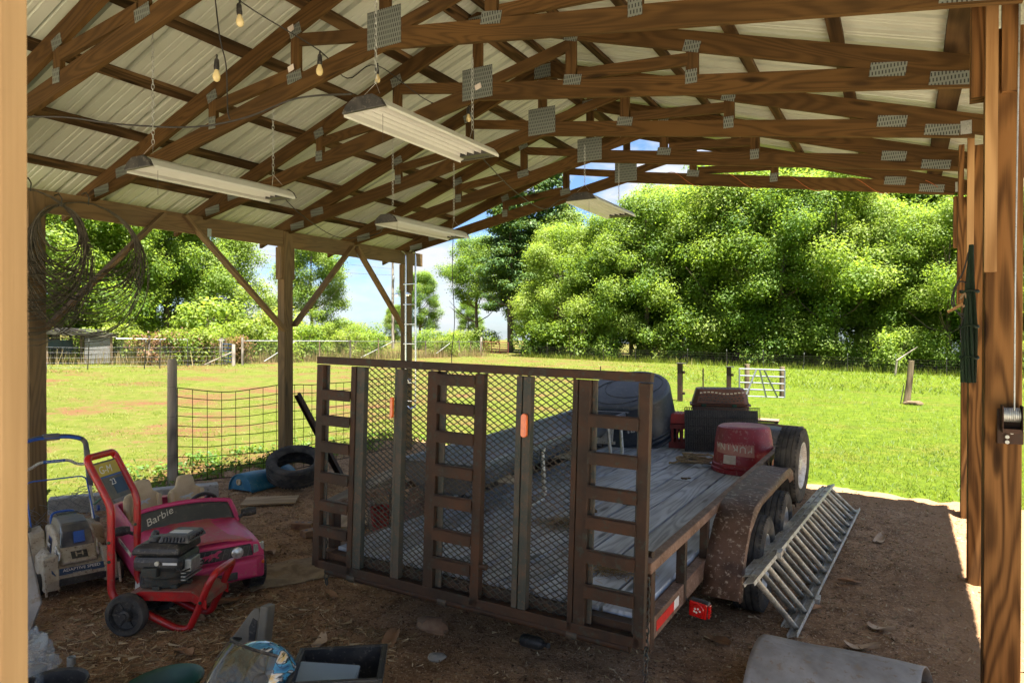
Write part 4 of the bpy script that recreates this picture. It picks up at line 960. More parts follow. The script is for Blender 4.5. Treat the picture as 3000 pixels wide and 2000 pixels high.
MB().prism([(-.06, .165), (-.05, .195), (.10, .26), (.42, .26), (.52, .215), (.52, .175), (.42, .235), (.10, .235)], y0 - .005, y1 + .005).build('platform', M['dustred'], pw, bevel=.006)
for y in (y0 - .008, y1 + .008): MB().prism([(-.06, .14), (-.055, .19), (.10, .255), (.42, .255), (.525, .21), (.525, .15), (.43, .20), (.10, .20)], y - .006, y + .006).build('side_skirt', M['redpaint'], pw)
for y, fl in ((-.035, -1), (WW + .075, 1)):
    w = part_empty('wheel', pw, (.045, y, .128)); Mx = Matrix.Rotation(PI / 2, 4, 'X')
    MB().lathe([(.095, -.032), (.120, -.032), (.128, -.022), (.128, .022), (.120, .032), (.095, .032)], 36, Mx, cap0=False, cap1=False).build('tyre', M['rubber'], w, smooth=40)
    MB().lathe([(.097, -.018), (.097, .026), (.090, .026), (.085, .008), (.042, .004), (.034, .034), (.020, .036), (.018, .044), (0, .044)], 32, Mx, cap0=True, cap1=False).build('hub', M['blackpl'], w, smooth=35)
    for k in range(6):
        a = 2 * PI * k / 6; MB().beam((math.cos(a) * .035, -.008, math.sin(a) * .035), (math.cos(a) * .09, -.008, math.sin(a) * .09), .010, .010).build('rib', M['blackpl'], w)
MB().tube([(.045, -.06, .128), (.045, WW + .10, .128)], .010, 8).build('axle', M['darksteel'], pw, smooth=True)
for p in ((-.065, y0 - .018, .195), (.49, y0 - .018, .195), (-.09, y0 - .018, .44), (-.09, y0 - .018, .56), (-.09, y1 - .018, .60)):
    MB().lathe([(.011, 0), (.011, .008), (.006, .012)], 8, Matrix.Translation(p) @ Matrix.Rotation(PI / 2, 4, 'X')).build('bolt', M['green'], pw)
# engine
en = part_empty('engine', pw, (.20, .17, .262))
def rbox(nm, c, s, mat, bv=.012, Mx=None): return MB().box(c, s, Mx).build(nm, M[mat], en, bevel=bv)
MB().lathe([(.10, 0), (.135, .01), (.14, .05), (.13, .06), (.145, .07), (.145, .13)], 28, Matrix.Translation((0, -.01, 0)), sy=1.0).build('crankcase', M['darksteel'], en, smooth=35); rbox('shroud', (.0, -.02, .160), (.31, .29, .11), 'blackpl', .04)
MB().loft([[(-.155, -.17, .215), (.155, -.17, .215), (.155, .13, .215), (-.155, .13, .215)], [(-.150, -.165, .262), (.150, -.165, .262), (.150, .125, .262), (-.150, .125, .262)], [(-.11, -.13, .285), (.13, -.13, .285), (.13, .10, .285), (-.11, .10, .285)]]).build('fuel_tank', M['blackpl'], en, bevel=.022)
MB().loft([[(-.02, -.11, .28), (.19, -.11, .28), (.19, .13, .28), (-.02, .13, .28)], [(.0, -.09, .325), (.165, -.09, .325), (.165, .12, .325), (.0, .12, .325)]]).build('recoil_cover', M['mowdark'], en, bevel=.012)
for k in range(7): MB().box((.02 + k * .022, -.103, .302), (.010, .02, .030), Matrix.Rotation(R_(-24), 3, 'X')).build('vent_slot', M['blackpl'], en)
for k in range(5): MB().box((.182, -.07 + k * .035, .304), (.012, .02, .032), Matrix.Rotation(R_(24), 3, 'Y')).build('vent_slot', M['blackpl'], en)
MB().box((.08, .0, .327), (.12, .06, .004)).build('decal', M['white'], en)
MB().lathe([(.034, .0), (.034, .03), (.030, .036), (0, .036)], 18, Matrix.Translation((-.06, -.06, .275))).build('fuel_cap', M['blackpl'], en, smooth=35)
MB().lathe([(.022, .0), (.026, .02), (.018, .04), (0, .042)], 12, Matrix.Translation((-.11, .02, .285)) @ Matrix.Rotation(.4, 4, 'Y')).build('filler_neck', M['blackpl'], en, smooth=35)
for k in range(4): rbox('cooling_fin', (.150, 0, .05 + k * .022), (.03, .22, .008), 'galv', .001)
rbox('muffler_guard', (.175, -.04, .14), (.045, .12, .08), 'galv', .006)
rbox('carburettor', (-.02, -.175, .12), (.10, .05, .06), 'darksteel', .008); MB().lathe([(.014, 0), (.014, .012)], 10, Matrix.Translation((.02, -.172, .175)) @ Matrix.Rotation(PI / 2, 4, 'X')).build('primer_bulb', M['lgtprint'], en)
MB().box((.10, -.174, .172), (.09, .004, .014)).build('decal', M['white'], en); MB().tube([(.13, -.17, .15), (.17, -.16, .12), (.19, -.10, .12)], .006, 6).build('spark_lead', M['cable'], en, smooth=True)
for k in range(8): a = 2 * PI * k / 8; rbox('base_lug', (math.cos(a) * .13, -.01 + math.sin(a) * .13, .012), (.05, .04, .024), 'darksteel', .005)
# control plate between the handle tubes
sp = part_empty('control_plate', pw, (-.172, WW / 2, .925), (0, R_(-27), 0))
MB().box((0, 0, 0), (.006, WW - .05, .26)).build('plate', M['mowdark'], sp, bevel=.004)
MB().box((.0045, .0, .075), (.002, WW - .06, .085)).build('yellow_band', M['yellowp'], sp); MB().box((.0045, .0, .024), (.002, WW - .06, .008)).build('blue_band', M['hblue'], sp)
MB().box((.0045, .05, -.050), (.002, .12, .10)).build('photo_print', M['dkblue'], sp)
text('lettering', '23', .055, M['white'], sp, (.0075, .0, -.02), (PI / 2, 0, PI / 2)); text('lettering', 'G-M', .07, M['white'], sp, (.0075, -.02, .07), (PI / 2, 0, PI / 2), shear=.2)
MB().tube([(-.14, y0 - .02, .87), (-.17, y0 + .01, .88), (-.15, y0 + .03, .87), (-.12, y0, .86), (-.18, y0 - .03, .80)], .007, 6).build('green_tie', M['green'], pw, smooth=True)

# ---------------------------------------------------------------- battery lawn mower (front = +x)
mw = thing('lawn_mower', 'dusty grey battery lawn mower with blue trim and folding handle', 'lawn mower', (-5.40, 2.865, fz(-5.4, 2.87)), rotz=R_(-18)); mw.scale = (.95, .95, .88)
MG = M['mowgrey']
def ring(x, w, z0, z1, ch=.05): return [(x, -w, z0), (x, -w, z1 - ch), (x, -w + ch, z1), (x, w - ch, z1), (x, w, z1 - ch), (x, w, z0)]
MB().loft([ring(-.36, .20, .10, .26), ring(-.30, .225, .09, .29), ring(.20, .225, .09, .26), ring(.36, .21, .09, .20), ring(.40, .19, .10, .16)]).build('deck_shell', MG, mw, bevel=.015)
for s in (-1, 1):
    MB().loft([ring2 for ring2 in [[(x, s * .14, z0), (x, s * .14, z1), (x, s * .235, z1 - .02), (x, s * .245, z0)] for x, z0, z1 in ((.12, .06, .20), (.20, .05, .30), (.32, .05, .31), (.42, .06, .14))]]).build('front_wing', MG, mw, bevel=.014)
    MB().loft([[(x, s * .15, z0), (x, s * .15, z1), (x, s * .255, z1 - .03), (x, s * .262, z0)] for x, z0, z1 in ((-.42, .12, .30), (-.36, .10, .41), (-.18, .12, .40), (-.08, .16, .26))]).build('rear_wing', MG, mw, bevel=.014)
    for x, r in ((.27, .085), (-.30, .115)):
        w = part_empty('wheel', mw, (x, s * .262, r)); Mx = Matrix.Rotation(PI / 2, 4, 'X')
        MB().lathe([(r * .5, -.026), (r * .95, -.026), (r, -.018), (r, .018), (r * .95, .026), (r * .5, .026)], 26, Mx).build('tyre', M['rubber'], w, smooth=35); MB().lathe([(r * .55, -.03), (r * .5, .03)], 18, Mx).build('hub', M['mowdark'], w, smooth=35)
    MB().box((.445, s * .235, .12), (.02, .012, .16), Matrix.Rotation(R_(-20), 3, 'Y')).build('fin', MG, mw)
MB().box((.415, 0, .115), (.02, .30, .05)).build('front_skirt', M['blackpl'], mw)
# motor cowl with smoked battery cover
MB().loft([[(x, -w, .22), (x, -w * .86, z), (x, w * .86, z), (x, w, .22)] for x, w, z in ((-.28, .15, .42), (-.05, .155, .46), (.14, .15, .42), (.28, .13, .29), (.34, .12, .25))]).build('cowl', MG, mw, bevel=.016)
MB().loft([[(x, -w, .40), (x, -w * .82, z), (x, w * .82, z), (x, w, .40)] for x, w, z in ((-.24, .105, .49), (-.04, .112, .52), (.10, .11, .50), (.125, .105, .48))]).build('battery_lid', M['mowdark'], mw, bevel=.014)
MB().loft([[(.10, -.105, .40), (.10, -.092, .495), (.10, .092, .495), (.10, .105, .40)], [(.245, -.118, .305), (.185, -.098, .45), (.185, .098, .45), (.245, .118, .305)]]).build('battery_window', M['smoke'], mw, bevel=.012)
for k in range(2): MB().box((-.17 + k * .05, 0, .522 - .0 + k * .003), (.012, .15, .006)).build('lid_rib', M['blackpl'], mw)
MB().box((.205, .012, .395), (.06, .07, .09), Matrix.Rotation(R_(-25), 3, 'Y')).build('battery_label', M['hblue'], mw)
MB().box((.302, 0, .283), (.075, .105, .003), Matrix.Rotation(R_(34), 3, 'Y')).build('emblem_plate', M['blackpl'], mw, bevel=.001)
text('lettering', 'H', .070, MG, mw, (.303, 0, .2855), (R_(0), R_(34), PI / 2) if False else (R_(34), 0, PI / 2), extrude=.002, sx=1.25)
MB().prism([(-.17, -.026), (.17, -.026), (.19, .0), (.19, .022), (-.19, .022), (-.19, .0)], -.002, .002, swap=lambda p: Vector((.385 - p.z * .55, p.x, .190 + p.z * .84 + p.y))).build('nameplate', M['dkblue'], mw)
text('lettering', 'ADAPTIVE SPEED', .032, M['white'], mw, (.386, 0, .1955), (R_(57), 0, PI / 2), extrude=.001)
text('lettering', 'MATCHES YOUR PACE', .012, M['lgtprint'], mw, (.402, 0, .170), (R_(57), 0, PI / 2), extrude=.001)
for s in (-1, 1):
    MB().prism([(-.045, .245), (.095, .255), (.075, .38), (-.045, .39)], -.002, .002, swap=lambda p: Vector((p.x, s * (.152 - (p.z - .22) * .09) + s * .004, p.z))).build('badge_plate', M['hblue'], mw)
    MB().prism([(-.030, .27), (.080, .275), (.066, .365), (-.030, .372)], -.002, .002, swap=lambda p: Vector((p.x, s * (.152 - (p.z - .22) * .09) + s * .007, p.z))).build('badge_face', M['blackpl'], mw)
    text('lettering', 'HART', .042, M['white'], mw, (.024, s * .1515, .322), (R_(85), 0, 0 if s < 0 else PI), extrude=.0008)
    MB().loft([[(.20, s * .130, .245), (.20, s * .128, .36), (.275, s * .112, .31), (.285, s * .120, .245)], [(.20, s * .150, .245), (.20, s * .142, .36), (.275, s * .128, .31), (.285, s * .140, .245)]]).build('work_lamp', M['headlamp'], mw, bevel=.006)
    for k in range(3): MB().lathe([(.012, 0), (.008, .006)], 10, Matrix.Translation((.24, s * .143, .262 + k * .03)) @ Matrix.Rotation(-s * PI / 2, 4, 'X')).build('lamp_bead', M['white'], mw)
def mtube(pts, r, mat, nm, n=10):
    P = [Vector(p) for p in pts]; out = [P[0]]
    for i in range(1, len(P) - 1):
        a = (P[i - 1] - P[i]); c = (P[i + 1] - P[i]); k = min(.06, a.length * .45, c.length * .45); A1 = P[i] + a.normalized() * k; C1 = P[i] + c.normalized() * k
        for t in (0, .33, .67, 1): out.append((A1 * (1 - t) + P[i] * t) * (1 - t) + (P[i] * (1 - t) + C1 * t) * t)
    out.append(P[-1]); return MB().tube(out, r, n).build(nm, M[mat], mw, smooth=True)
for s in (-1, 1):
    mtube([(-.36, s * .235, .30), (-.60, s * .245, .68)], .014, 'alu', 'lower_handle'); MB().box((-.31, s * .238, .34), (.10, .03, .16)).build('handle_bracket', M['mowdark'], mw, bevel=.008)
    mtube([(-.58, s * .245, .65), (-.68, s * .25, .82), (-.74, s * .25, .96)], .024, 'mowdark', 'handle_joint')
    MB().lathe([(.028, 0), (.024, .02), (.0, .022)], 10, Matrix.Translation((-.45, s * .27, .46)) @ Matrix.Rotation(-s * PI / 2, 4, 'X')).build('lock_knob', M['hblue'], mw, smooth=35)
mtube([(-.735, .25, .94), (-.79, .25, 1.06), (-.83, .12, 1.10), (-.83, -.12, 1.10), (-.79, -.25, 1.06), (-.735, -.25, .94)], .022, 'mowdark', 'top_handle', 12)
mtube([(-.775, .215, 1.07), (-.808, .115, 1.095), (-.808, -.115, 1.095), (-.775, -.215, 1.07)], .014, 'hblue', 'grip_trim')
MB().box((-.83, .0, 1.10), (.07, .13, .06)).build('switch_box', M['mowdark'], mw, bevel=.012)
mtube([(-.68, .25, .84), (-.69, .17, .84), (-.70, .11, .89), (-.70, -.11, .89), (-.69, -.17, .84), (-.68, -.25, .84)], .013, 'alu', 'drive_bar'); MB().tube([(-.70, .08, .89), (-.70, -.08, .89)], .0145, 10).build('bar_sleeve', M['hblue'], mw, smooth=True)
text('lettering', '40V BRUSHLESS', .018, M['white'], mw, (-.685, 0, .892), (PI / 2, 0, PI / 2), extrude=.0005)
mtube([(-.30, .22, .405), (-.62, .22, .74), (-.62, -.22, .74), (-.30, -.22, .405)], .0065, 'hblue', 'bag_wire', 8)
mtube([(-.30, .085, .40), (-.32, .085, .505), (-.32, -.085, .505), (-.30, -.085, .40)], .010, 'hblue', 'lift_handle', 8)

# ---------------------------------------------------------------- roll of chain link, concrete sill, pipe
rl = thing('chain_link_roll', 'crumpled roll of chain link wire behind the lawn mower', 'wire roll', (-6.75, 3.35, fz(-6.75, 3.35)))
m = MB(); rnd = random.Random(9)
for k in range(190):
    t = rnd.uniform(-.5, .5); a = rnd.uniform(0, 2 * PI); rr = rnd.uniform(.10, .19); s = rnd.choice((-1, 1)); pts = []
    for i in range(4):
        aa = a + s * i * .22; pts.append((.08 * math.sin(t * 9) + rr * math.cos(aa) * 1.25, t * 1.0 + i * .03 + rnd.uniform(-.006, .006), .17 + rr * math.sin(aa) * .85 + .03 * math.sin(t * 7)))
    m.tube(pts, .0022, 4)
tag(m.build('wire_links', M['linkwire'], rl), kind='stuff')
cs = thing('concrete_beam', 'long grey concrete beam lying along the shed edge', 'beam', (-6.95, 4.35, fz(-6.95, 4.35)), rotz=R_(60) - PI / 2 + PI / 2 * 0)
MB().box((0, 0, .075), (.16, 1.55, .17), Matrix.Rotation(R_(-5), 3, 'Z') @ Matrix.Rotation(R_(-30) * 0, 3, 'Z')).build('block', M['concrete'], cs, bevel=.012)
cs.rotation_euler = (0, 0, R_(-28))
pp = thing('gate_pipe', 'tall galvanised pipe post beside the leftmost shed post', 'pipe', (-8.18, 4.05, gz(-8.18, 4.05)))
MB().tube([(0, 0, -.1), (0, 0, 1.34)], .03, 12).build('pipe', M['galv'], pp, smooth=True)
for z in (.45, .95, 1.30): MB().tube([(0, 0, z - .03), (0, 0, z + .03)], .037, 12).build('collar', M['galv'], pp, smooth=True)
MB().prism([(-.03, 1.34), (.03, 1.34), (.036, 1.42), (.012, 1.53), (-.012, 1.53)], -.03, .03).build('cap', M['mowdark'], pp, bevel=.006)
# ---------------------------------------------------------------- tyre on a blue half drum
bd = thing('blue_half_drum', 'blue plastic half drum lying on dirt under the loose tyre', 'drum', (-6.62, 5.36, fz(-6.6, 5.4)), rotz=R_(92))
m = MB(); secs = []
for y in np.linspace(0, .72, 7):
    rr = .185 - (.012 if abs(y - .40) < .08 else 0); secs.append([(y, math.cos(a) * rr, max(-.02, math.sin(a) * rr + .01)) for a in np.linspace(PI * 1.02, -PI * .02, 15)])
m.loft(secs, closed=False, cap=False); m.build('shell', M['bluebar'], bd, smooth=45, solid=.008)
MB().prism([(math.cos(a) * .183, math.sin(a) * .183 + .01) for a in np.linspace(0, PI, 16)], -.004, .006, swap=lambda p: Vector((p.y + .02, p.x, p.z))).build('end_disc', M['bluebar'], bd)
MB().lathe([(.034, 0), (.036, .014), (.026, .016), (.024, .006), (0, .006)], 20, Matrix.Translation((.016, .03, .10)) @ Matrix.Rotation(-PI / 2, 4, 'Y')).build('bung', M['tan'], bd, smooth=35)
lt = thing('loose_tyre', 'worn bare tyre without rim tipped against the blue half drum', 'tyre', (-6.27, 5.87, fz(-6.2, 5.9) + .25), rot=tuple(Vector((1, 0, 0)).rotation_difference(Vector((.30, -.30, 1.0)).normalized()).to_euler()))
inst('casing', tyre_mesh(.335, .215, .21).mesh('tyre_casing', M['rubber'], smooth=50), lt)
MB().lathe([(.325, -.07), (.325, .07)], 36, Matrix.Rotation(PI / 2, 3, 'Y'), cap0=False, cap1=False).build('inner_liner', M['blackpl'], lt, smooth=True)
# ---------------------------------------------------------------- leaning rusty channel, boards, bench, bricks
o = thing('steel_channel', 'rusty steel channel leaning against the middle left shed post', 'steel channel', (-5.95, 6.30, fz(-5.95, 6.3)))
d = Vector((-6.66, 6.24, 1.20)) - Vector((-5.93, 6.34, .12))
MB().beam((-5.93, 6.34, .13), (-6.66, 6.26, 1.21), .075, .006, up=(0, 1, 0)).build('web_plate', M['rust'], o, world=True)
for e in (-.035, .035):
    MB().beam(Vector((-5.93, 6.34, .13)) + Vector((.02, -.02, .012)) + Vector((.8, 0, .55)) * e * 0 + Vector((0, 0, 0)) + Vector((e * .83, 0, e * .55)), Vector((-6.66, 6.26, 1.21)) + Vector((.02, -.02, .012)) + Vector((e * .83, 0, e * .55)), .006, .05, up=(0, 1, 0)).build('flange', M['rust'], o, world=True)
def board(name, label, x, y, w, l, rz, mat='ply', t=.016, grp=None):
    o = thing(name, label, 'board', (x, y, fz(x, y) + .006), rot=(R_(random.uniform(-1.5, 1.5)), R_(random.uniform(-1, 1)), rz), group=grp)
    MB().beam((0, -l / 2, .012), (0, l / 2, .012), w, t).build('sheet', M[mat], o); return o
board('plywood_board', 'small plywood scrap on dirt in front of the blue half drum', -5.96, 5.22, .34, .55, R_(-50))
board('plywood_board', 'plywood scrap on dirt behind the ramp gate left rungs', -4.75, 5.20, .40, .62, R_(20))
bn = thing('timber_bench', 'low rough timber bench standing behind the ramp gate', 'bench', (-4.25, 4.55, fz(-4.25, 4.55)))
bA, bB = Vector((-4.06, 4.10, .56)), Vector((-4.75, 6.35, .56))
MB().beam(bA, bB, .19, .045).build('seat_plank', M['greywood'], bn, world=True)
MB().beam(bA + Vector((-.09, 0, -.07)), bB + Vector((-.09, 0, -.07)), .04, .09).build('apron', M['greywood'], bn, world=True)
for t, dx in ((.03, 0), (.45, 0), (.92, 0)):
    p = bA.lerp(bB, t); MB().beam((p.x - .04, p.y, fz(p.x, p.y) - .01), (p.x - .04, p.y, .535), .09, .09, up=(0, 1, 0)).build('leg', M['greywood'], bn, world=True)
for k, (x, y, rz, lb) in enumerate(((-4.95, 4.72, .4, 'pale clay brick lying by the chain left of the ramp gate'), (-4.72, 4.62, 1.3, 'half-buried clay brick nearest the ramp gate corner'))):
    o = thing('brick', lb, 'brick', (x, y, fz(x, y)), rotz=rz, group='loose bricks on the dirt')
    MB().box((0, 0, .03), (.20, .10, .06)).build('clay_body', M['brick'], o, bevel=.005)
    for q in (-.06, 0, .06): MB().lathe([(.014, 0), (.014, .002)], 12, Matrix.Translation((q, 0, .0595))).build('core_hole', M['blackpl'], o)
bk = thing('red_bucket', 'small red bucket on ground behind the ramp mesh', 'bucket', (-4.18, 4.98, fz(-4.2, 5)))
MB().lathe([(.10, 0), (.125, .22), (.132, .225), (.13, .235), (.12, .23), (.096, .012), (0, .01)], 28, cap1=False).build('shell', M['redpl'], bk, smooth=35)
MB().tube([(.13 * math.cos(a), .02 + .04 * math.sin(a * 1), .225 - .09 * math.sin(a)) for a in np.linspace(0, PI, 12)], .003, 5).build('bail', M['wire'], bk, smooth=True)
def rumple(name, label, cat, x, y, w, l, rz, mat, amp=.03, fold=7):
    m = MB(); c, s = math.cos(rz), math.sin(rz)
    def fn(u, v):
        a, b = (u - .5) * w, (v - .5) * l; px, py = x + a * c - b * s, y + a * s + b * c
        e = min(u, 1 - u, v, 1 - v); return (px + .03 * noise.noise(Vector((a * 4, b * 4, 1))), py, fz(px, py) + .008 + amp * max(0, .4 + noise.noise(Vector((a * fold, b * fold * .5, 2)))) * min(1, e * 6))
    o = m.grid(fn, 34, 34).build(name, mat, smooth=True, solid=.004); return tag(o, label, cat)
rumple('burlap_sheet', 'crumpled tan burlap cloth on dirt beside the toy car front', 'cloth', -4.05, 3.95, .55, .95, R_(-35), M['burlap'])
# ---------------------------------------------------------------- foreground: bent sheet, stones, bottle
m = MB(); x0, x1 = -.64, .155
def sfn(u, v):
    # v runs from the ground edge over the bend to the near edge
    x = x0 + (x1 - x0) * u + .02 * v; a = v
    an = R_(28 + 128 * v); y = 4.02 + .46 * math.cos(an); z = .46 * math.sin(an) - .215
    return (x - .10 * v - .03 * math.sin(v * 3), y + .10 * u + .012 * noise.noise(Vector((x * 3, v * 3, 0))), gz(x, y) + z + .010 * noise.noise(Vector((x * 5, v * 4, 2))) - .02 * u)
o = m.grid(sfn, 30, 28).build('bent_sheet', M['sheetgrey'], smooth=True, solid=.008); tag(o, 'large weathered grey sheet bent over on the dirt in right foreground', 'sheet')
def rock(x, y, s, label, seed, mat='brick', nm='stone', cat='stone'):
    m = MB(); sec = []
    for i in range(7):
        th = PI * i / 6; r = []
        for j in range(10):
            ph = 2 * PI * j / 10; q = Vector((math.sin(th) * math.cos(ph), math.sin(th) * math.sin(ph), math.cos(th))); q = q * (1 + .35 * noise.noise(q * 1.3 + Vector((seed, 0, 0)))); r.append((x + q.x * s[0], y + q.y * s[1], fz(x, y) + s[2] * .6 + q.z * s[2]))
        sec.append(r)
    return tag(m.loft(sec, cap=False).build(nm, M[mat], smooth=28), label, cat)
rock(-2.62, 3.60, (.13, .075, .05), 'tan broken block on dirt under the ramp gate middle', 3)
rock(-1.25, 2.92, (.06, .04, .03), 'small tan clump on dirt near the hanging chain', 8, 'burlap')
rock(-2.38, 3.30, (.06, .055, .018), 'flat dark stone on the dirt in front of trailer', 12, 'concrete')
bt = thing('dark_bottle', 'dark bottle lying on dirt under the ramp gate', 'bottle', (-2.02, 3.72, fz(-2, 3.7)), rot=(R_(80), 0, R_(70)))
MB().lathe([(.036, 0), (.038, .01), (.038, .13), (.030, .16), (.014, .18), (.014, .21), (.016, .212), (.016, .225), (0, .225)], 18, Matrix.Translation((0, .038, 0))).build('body', M['blackpl'], bt, smooth=35)
# grey panel leaning behind the jamb
o = thing('grey_panel', 'flat grey board leaning upright at the far left edge', 'board', (-4.60, 2.16, fz(-4.5, 2.2)))
MB().prism([(-.35, 0), (.02, .0), (.09, .22), (-.06, .80), (-.35, .95)], -.01, .01).build('sheet', M['sheetgrey'], o, bevel=.003); o.rotation_euler = (R_(-8), 0, R_(38))
# folded plastic leg panel
o = thing('moulded_lid', 'taupe moulded plastic panel with hand hole standing near foreground bin', 'panel', (-3.25, 2.66, fz(-3.2, 2.7)), rot=(R_(-6), 0, R_(14)))
M['taupe'] = plain('taupe_plastic', (.17, .155, .12), (.13, .115, .09), 5, .5, 0, .05)
MB().prism([(-.20, 0), (.075, 0), (.10, .30), (.085, .325), (.055, .325), (.03, .30), (-.05, .19)], -.025, .0).build('face', M['taupe'], o, bevel=.008)
MB().beam((.118, -.01, 0), (.135, -.01, .35), .05, .08, up=(0, 1, 0)).build('edge_rib', M['taupe'], o, bevel=.01)
MB().prism([(.035, .13), (.075, .13), (.085, .26), (.055, .275), (.032, .22)], -.030, -.0245).build('hand_hole', M['blackpl'], o, bevel=.004)
# black bin with clear tub inside
bi = thing('black_bin', 'open black plastic tote bin at the bottom foreground', 'bin', (-2.36, 2.48, fz(-2.5, 2.5)), rotz=R_(36))
bw_, bd_, bh_ = .40, .34, .29
for s in (-1, 1):
    MB().loft([[(s * bw_ * .44, -bd_ * .46, 0), (s * bw_ * .5, -bd_ * .5, bh_), (s * bw_ * .5, bd_ * .5, bh_), (s * bw_ * .44, bd_ * .46, 0)], [(s * bw_ * .42, -bd_ * .44, 0), (s * bw_ * .475, -bd_ * .475, bh_), (s * bw_ * .475, bd_ * .475, bh_), (s * bw_ * .42, bd_ * .44, 0)]]).build('side_wall', M['blackpl'], bi)
    MB().loft([[(-bw_ * .42, s * bd_ * .46, .002), (-bw_ * .475, s * bd_ * .5, bh_ - .001), (bw_ * .475, s * bd_ * .5, bh_ - .001), (bw_ * .42, s * bd_ * .46, .002)], [(-bw_ * .42, s * bd_ * .44, .002), (-bw_ * .475, s * bd_ * .475, bh_ - .001), (bw_ * .475, s * bd_ * .475, bh_ - .001), (bw_ * .42, s * bd_ * .44, .002)]]).build('side_wall', M['blackpl'], bi)
    MB().box((s * (bw_ * .5 + .008), 0, bh_ - .012), (.02, bd_ + .03, .03)).build('rim', M['blackpl'], bi, bevel=.005); MB().box((0, s * (bd_ * .5 + .008), bh_ - .013), (bw_, .02, .029)).build('rim', M['blackpl'], bi, bevel=.005)
MB().box((0, 0, .01), (bw_ * .84, bd_ * .88, .012)).build('floor', M['blackpl'], bi)
MB().box((bw_ * .47, 0, bh_ - .07), (.012, .11, .04)).build('hand_slot', M['mowdark'], bi)
ct = thing('clear_tub', 'small clear plastic tub inside the black foreground bin', 'tub', (-2.40, 2.42, fz(-2.5, 2.5) + .09), rot=(R_(10), R_(4), R_(30)))
MB().loft([[(-.13, -.09, 0), (.13, -.09, 0), (.13, .09, 0), (-.13, .09, 0)], [(-.15, -.105, .17), (.15, -.105, .17), (.15, .105, .17), (-.15, .105, .17)]]).build('body', M['cleartub'], ct, bevel=.012)
for k in range(3): MB().lathe([(.02, 0), (.02, .10), (0, .11)], 10, Matrix.Translation((-.07 + .07 * k, .02, .01)) @ Matrix.Rotation(.2 * k, 4, 'X')).build('bottle_inside', M['sheetgrey'], ct, smooth=35)
# motocross helmet, visor down
he = thing('helmet', 'glossy painted helmet with blue, yellow and orange artwork and smoked visor', 'helmet', (-2.62, 2.21, fz(-2.7, 2.1) + .27), rot=(0, R_(-28), R_(-98)))
def mk_art():
    m, t, b = new_mat('helmet_art'); v = coords(t, 'Object', (1, 1, 1), False)
    n = noise_n(t, v, 7, 3, .5, 1.6); n2 = noise_n(t, v, 11, 2, .5, 2.2)
    col = ramp(t, n, [(.30, (.02, .05, .12)), (.40, (.05, .22, .42)), (.47, (.10, .40, .62)), (.50, (.015, .015, .02)), (.53, (.75, .75, .72)), (.60, (.85, .50, .02)), (.66, (.80, .16, .01)), (.75, (.55, .02, .02))])
    col = mix(t, ramp(t, n2, [(.485, (0, 0, 0)), (.50, (1, 1, 1)), (.515, (0, 0, 0))]), col, (.01, .01, .01))
    t.links.new(col, b.inputs['Base Color']); b.inputs['Roughness'].default_value = .18; b.inputs['Coat Weight'].default_value = .8; return m
he.scale = (1.25, 1.25, 1.25)
M['art'] = mk_art(); sec = []
for i in range(15):
    th = PI * (i / 14) * .80; r = []
    for j in range(24):
        ph = 2 * PI * j / 24; q = Vector((math.sin(th) * math.cos(ph) * .165, math.sin(th) * math.sin(ph) * .128, math.cos(th) * .14)); 
        if q.x > 0 and q.z < -.02: q.x += .05 * min(1, (-q.z - .02) / .06) * math.cos(ph)
        r.append(q)
    sec.append(r)
MB().loft(sec, cap=False).build('shell', M['art'], he, smooth=True)
m = MB(); m.grid(lambda u, v: (math.cos((u - .5) * 2.5) * (.186 - .035 * v * v), math.sin((u - .5) * 2.5) * (.146 - .02 * v * v), -.06 + .17 * v), 18, 7); m.build('visor', M['visor'], he, smooth=True)
MB().tube([(math.cos(a) * .152, math.sin(a) * .127, .112) for a in np.linspace(-1.25, 1.25, 16)], .006, 6).build('visor_seal', M['blackpl'], he, smooth=True)
MB().tube([(math.cos(a) * .19, math.sin(a) * .142, -.055) for a in np.linspace(-1.2, 1.2, 14)], .008, 6).build('visor_seal', M['blackpl'], he, smooth=True)
for a, b_ in ((-.9, .02), (.9, .02)): MB().lathe([(.03, 0), (.028, .012), (0, .014)], 14, Matrix.Translation((.08, math.copysign(.118, a), .02)) @ Matrix.Rotation(-math.copysign(PI / 2, a), 4, 'X')).build('visor_pivot', M['mowdark'], he, smooth=35)
MB().tube([(-.14, y, -.01 + .02 * math.cos(y * 8)) for y in np.linspace(-.10, .10, 10)], .014, 8).build('rear_spoiler', M['art'], he, smooth=True)
# green pan, clear bag, dark bucket, pipe stub
o = thing('green_pan', 'shallow dark green plastic pan left of the helmet', 'pan', (-3.07, 2.06, fz(-3.1, 2.0)), rot=(R_(4), R_(-5), 0))
MB().lathe([(.15, .10), (.17, .20), (.185, .215), (.192, .21), (.19, .20), (.172, .195), (.155, .092), (0, .088)], 40, cap0=True, cap1=False).build('bowl', M['green'], o, smooth=35)
o = thing('dark_bucket', 'dark rubber bucket rim peeking in at the bottom left', 'bucket', (-3.48, 1.76, fz(-3.5, 1.7) - .03))
MB().lathe([(.11, 0), (.14, .24), (.15, .25), (.146, .26), (.135, .25), (.108, .02), (0, .018)], 32, cap1=False).build('shell', M['blackpl'], o, smooth=35)
o = thing('plastic_bag', 'crumpled clear plastic bag at the lower left beside jamb', 'bag', (-3.72, 1.78, fz(-3.8, 1.7)))
m = MB(); sec = []
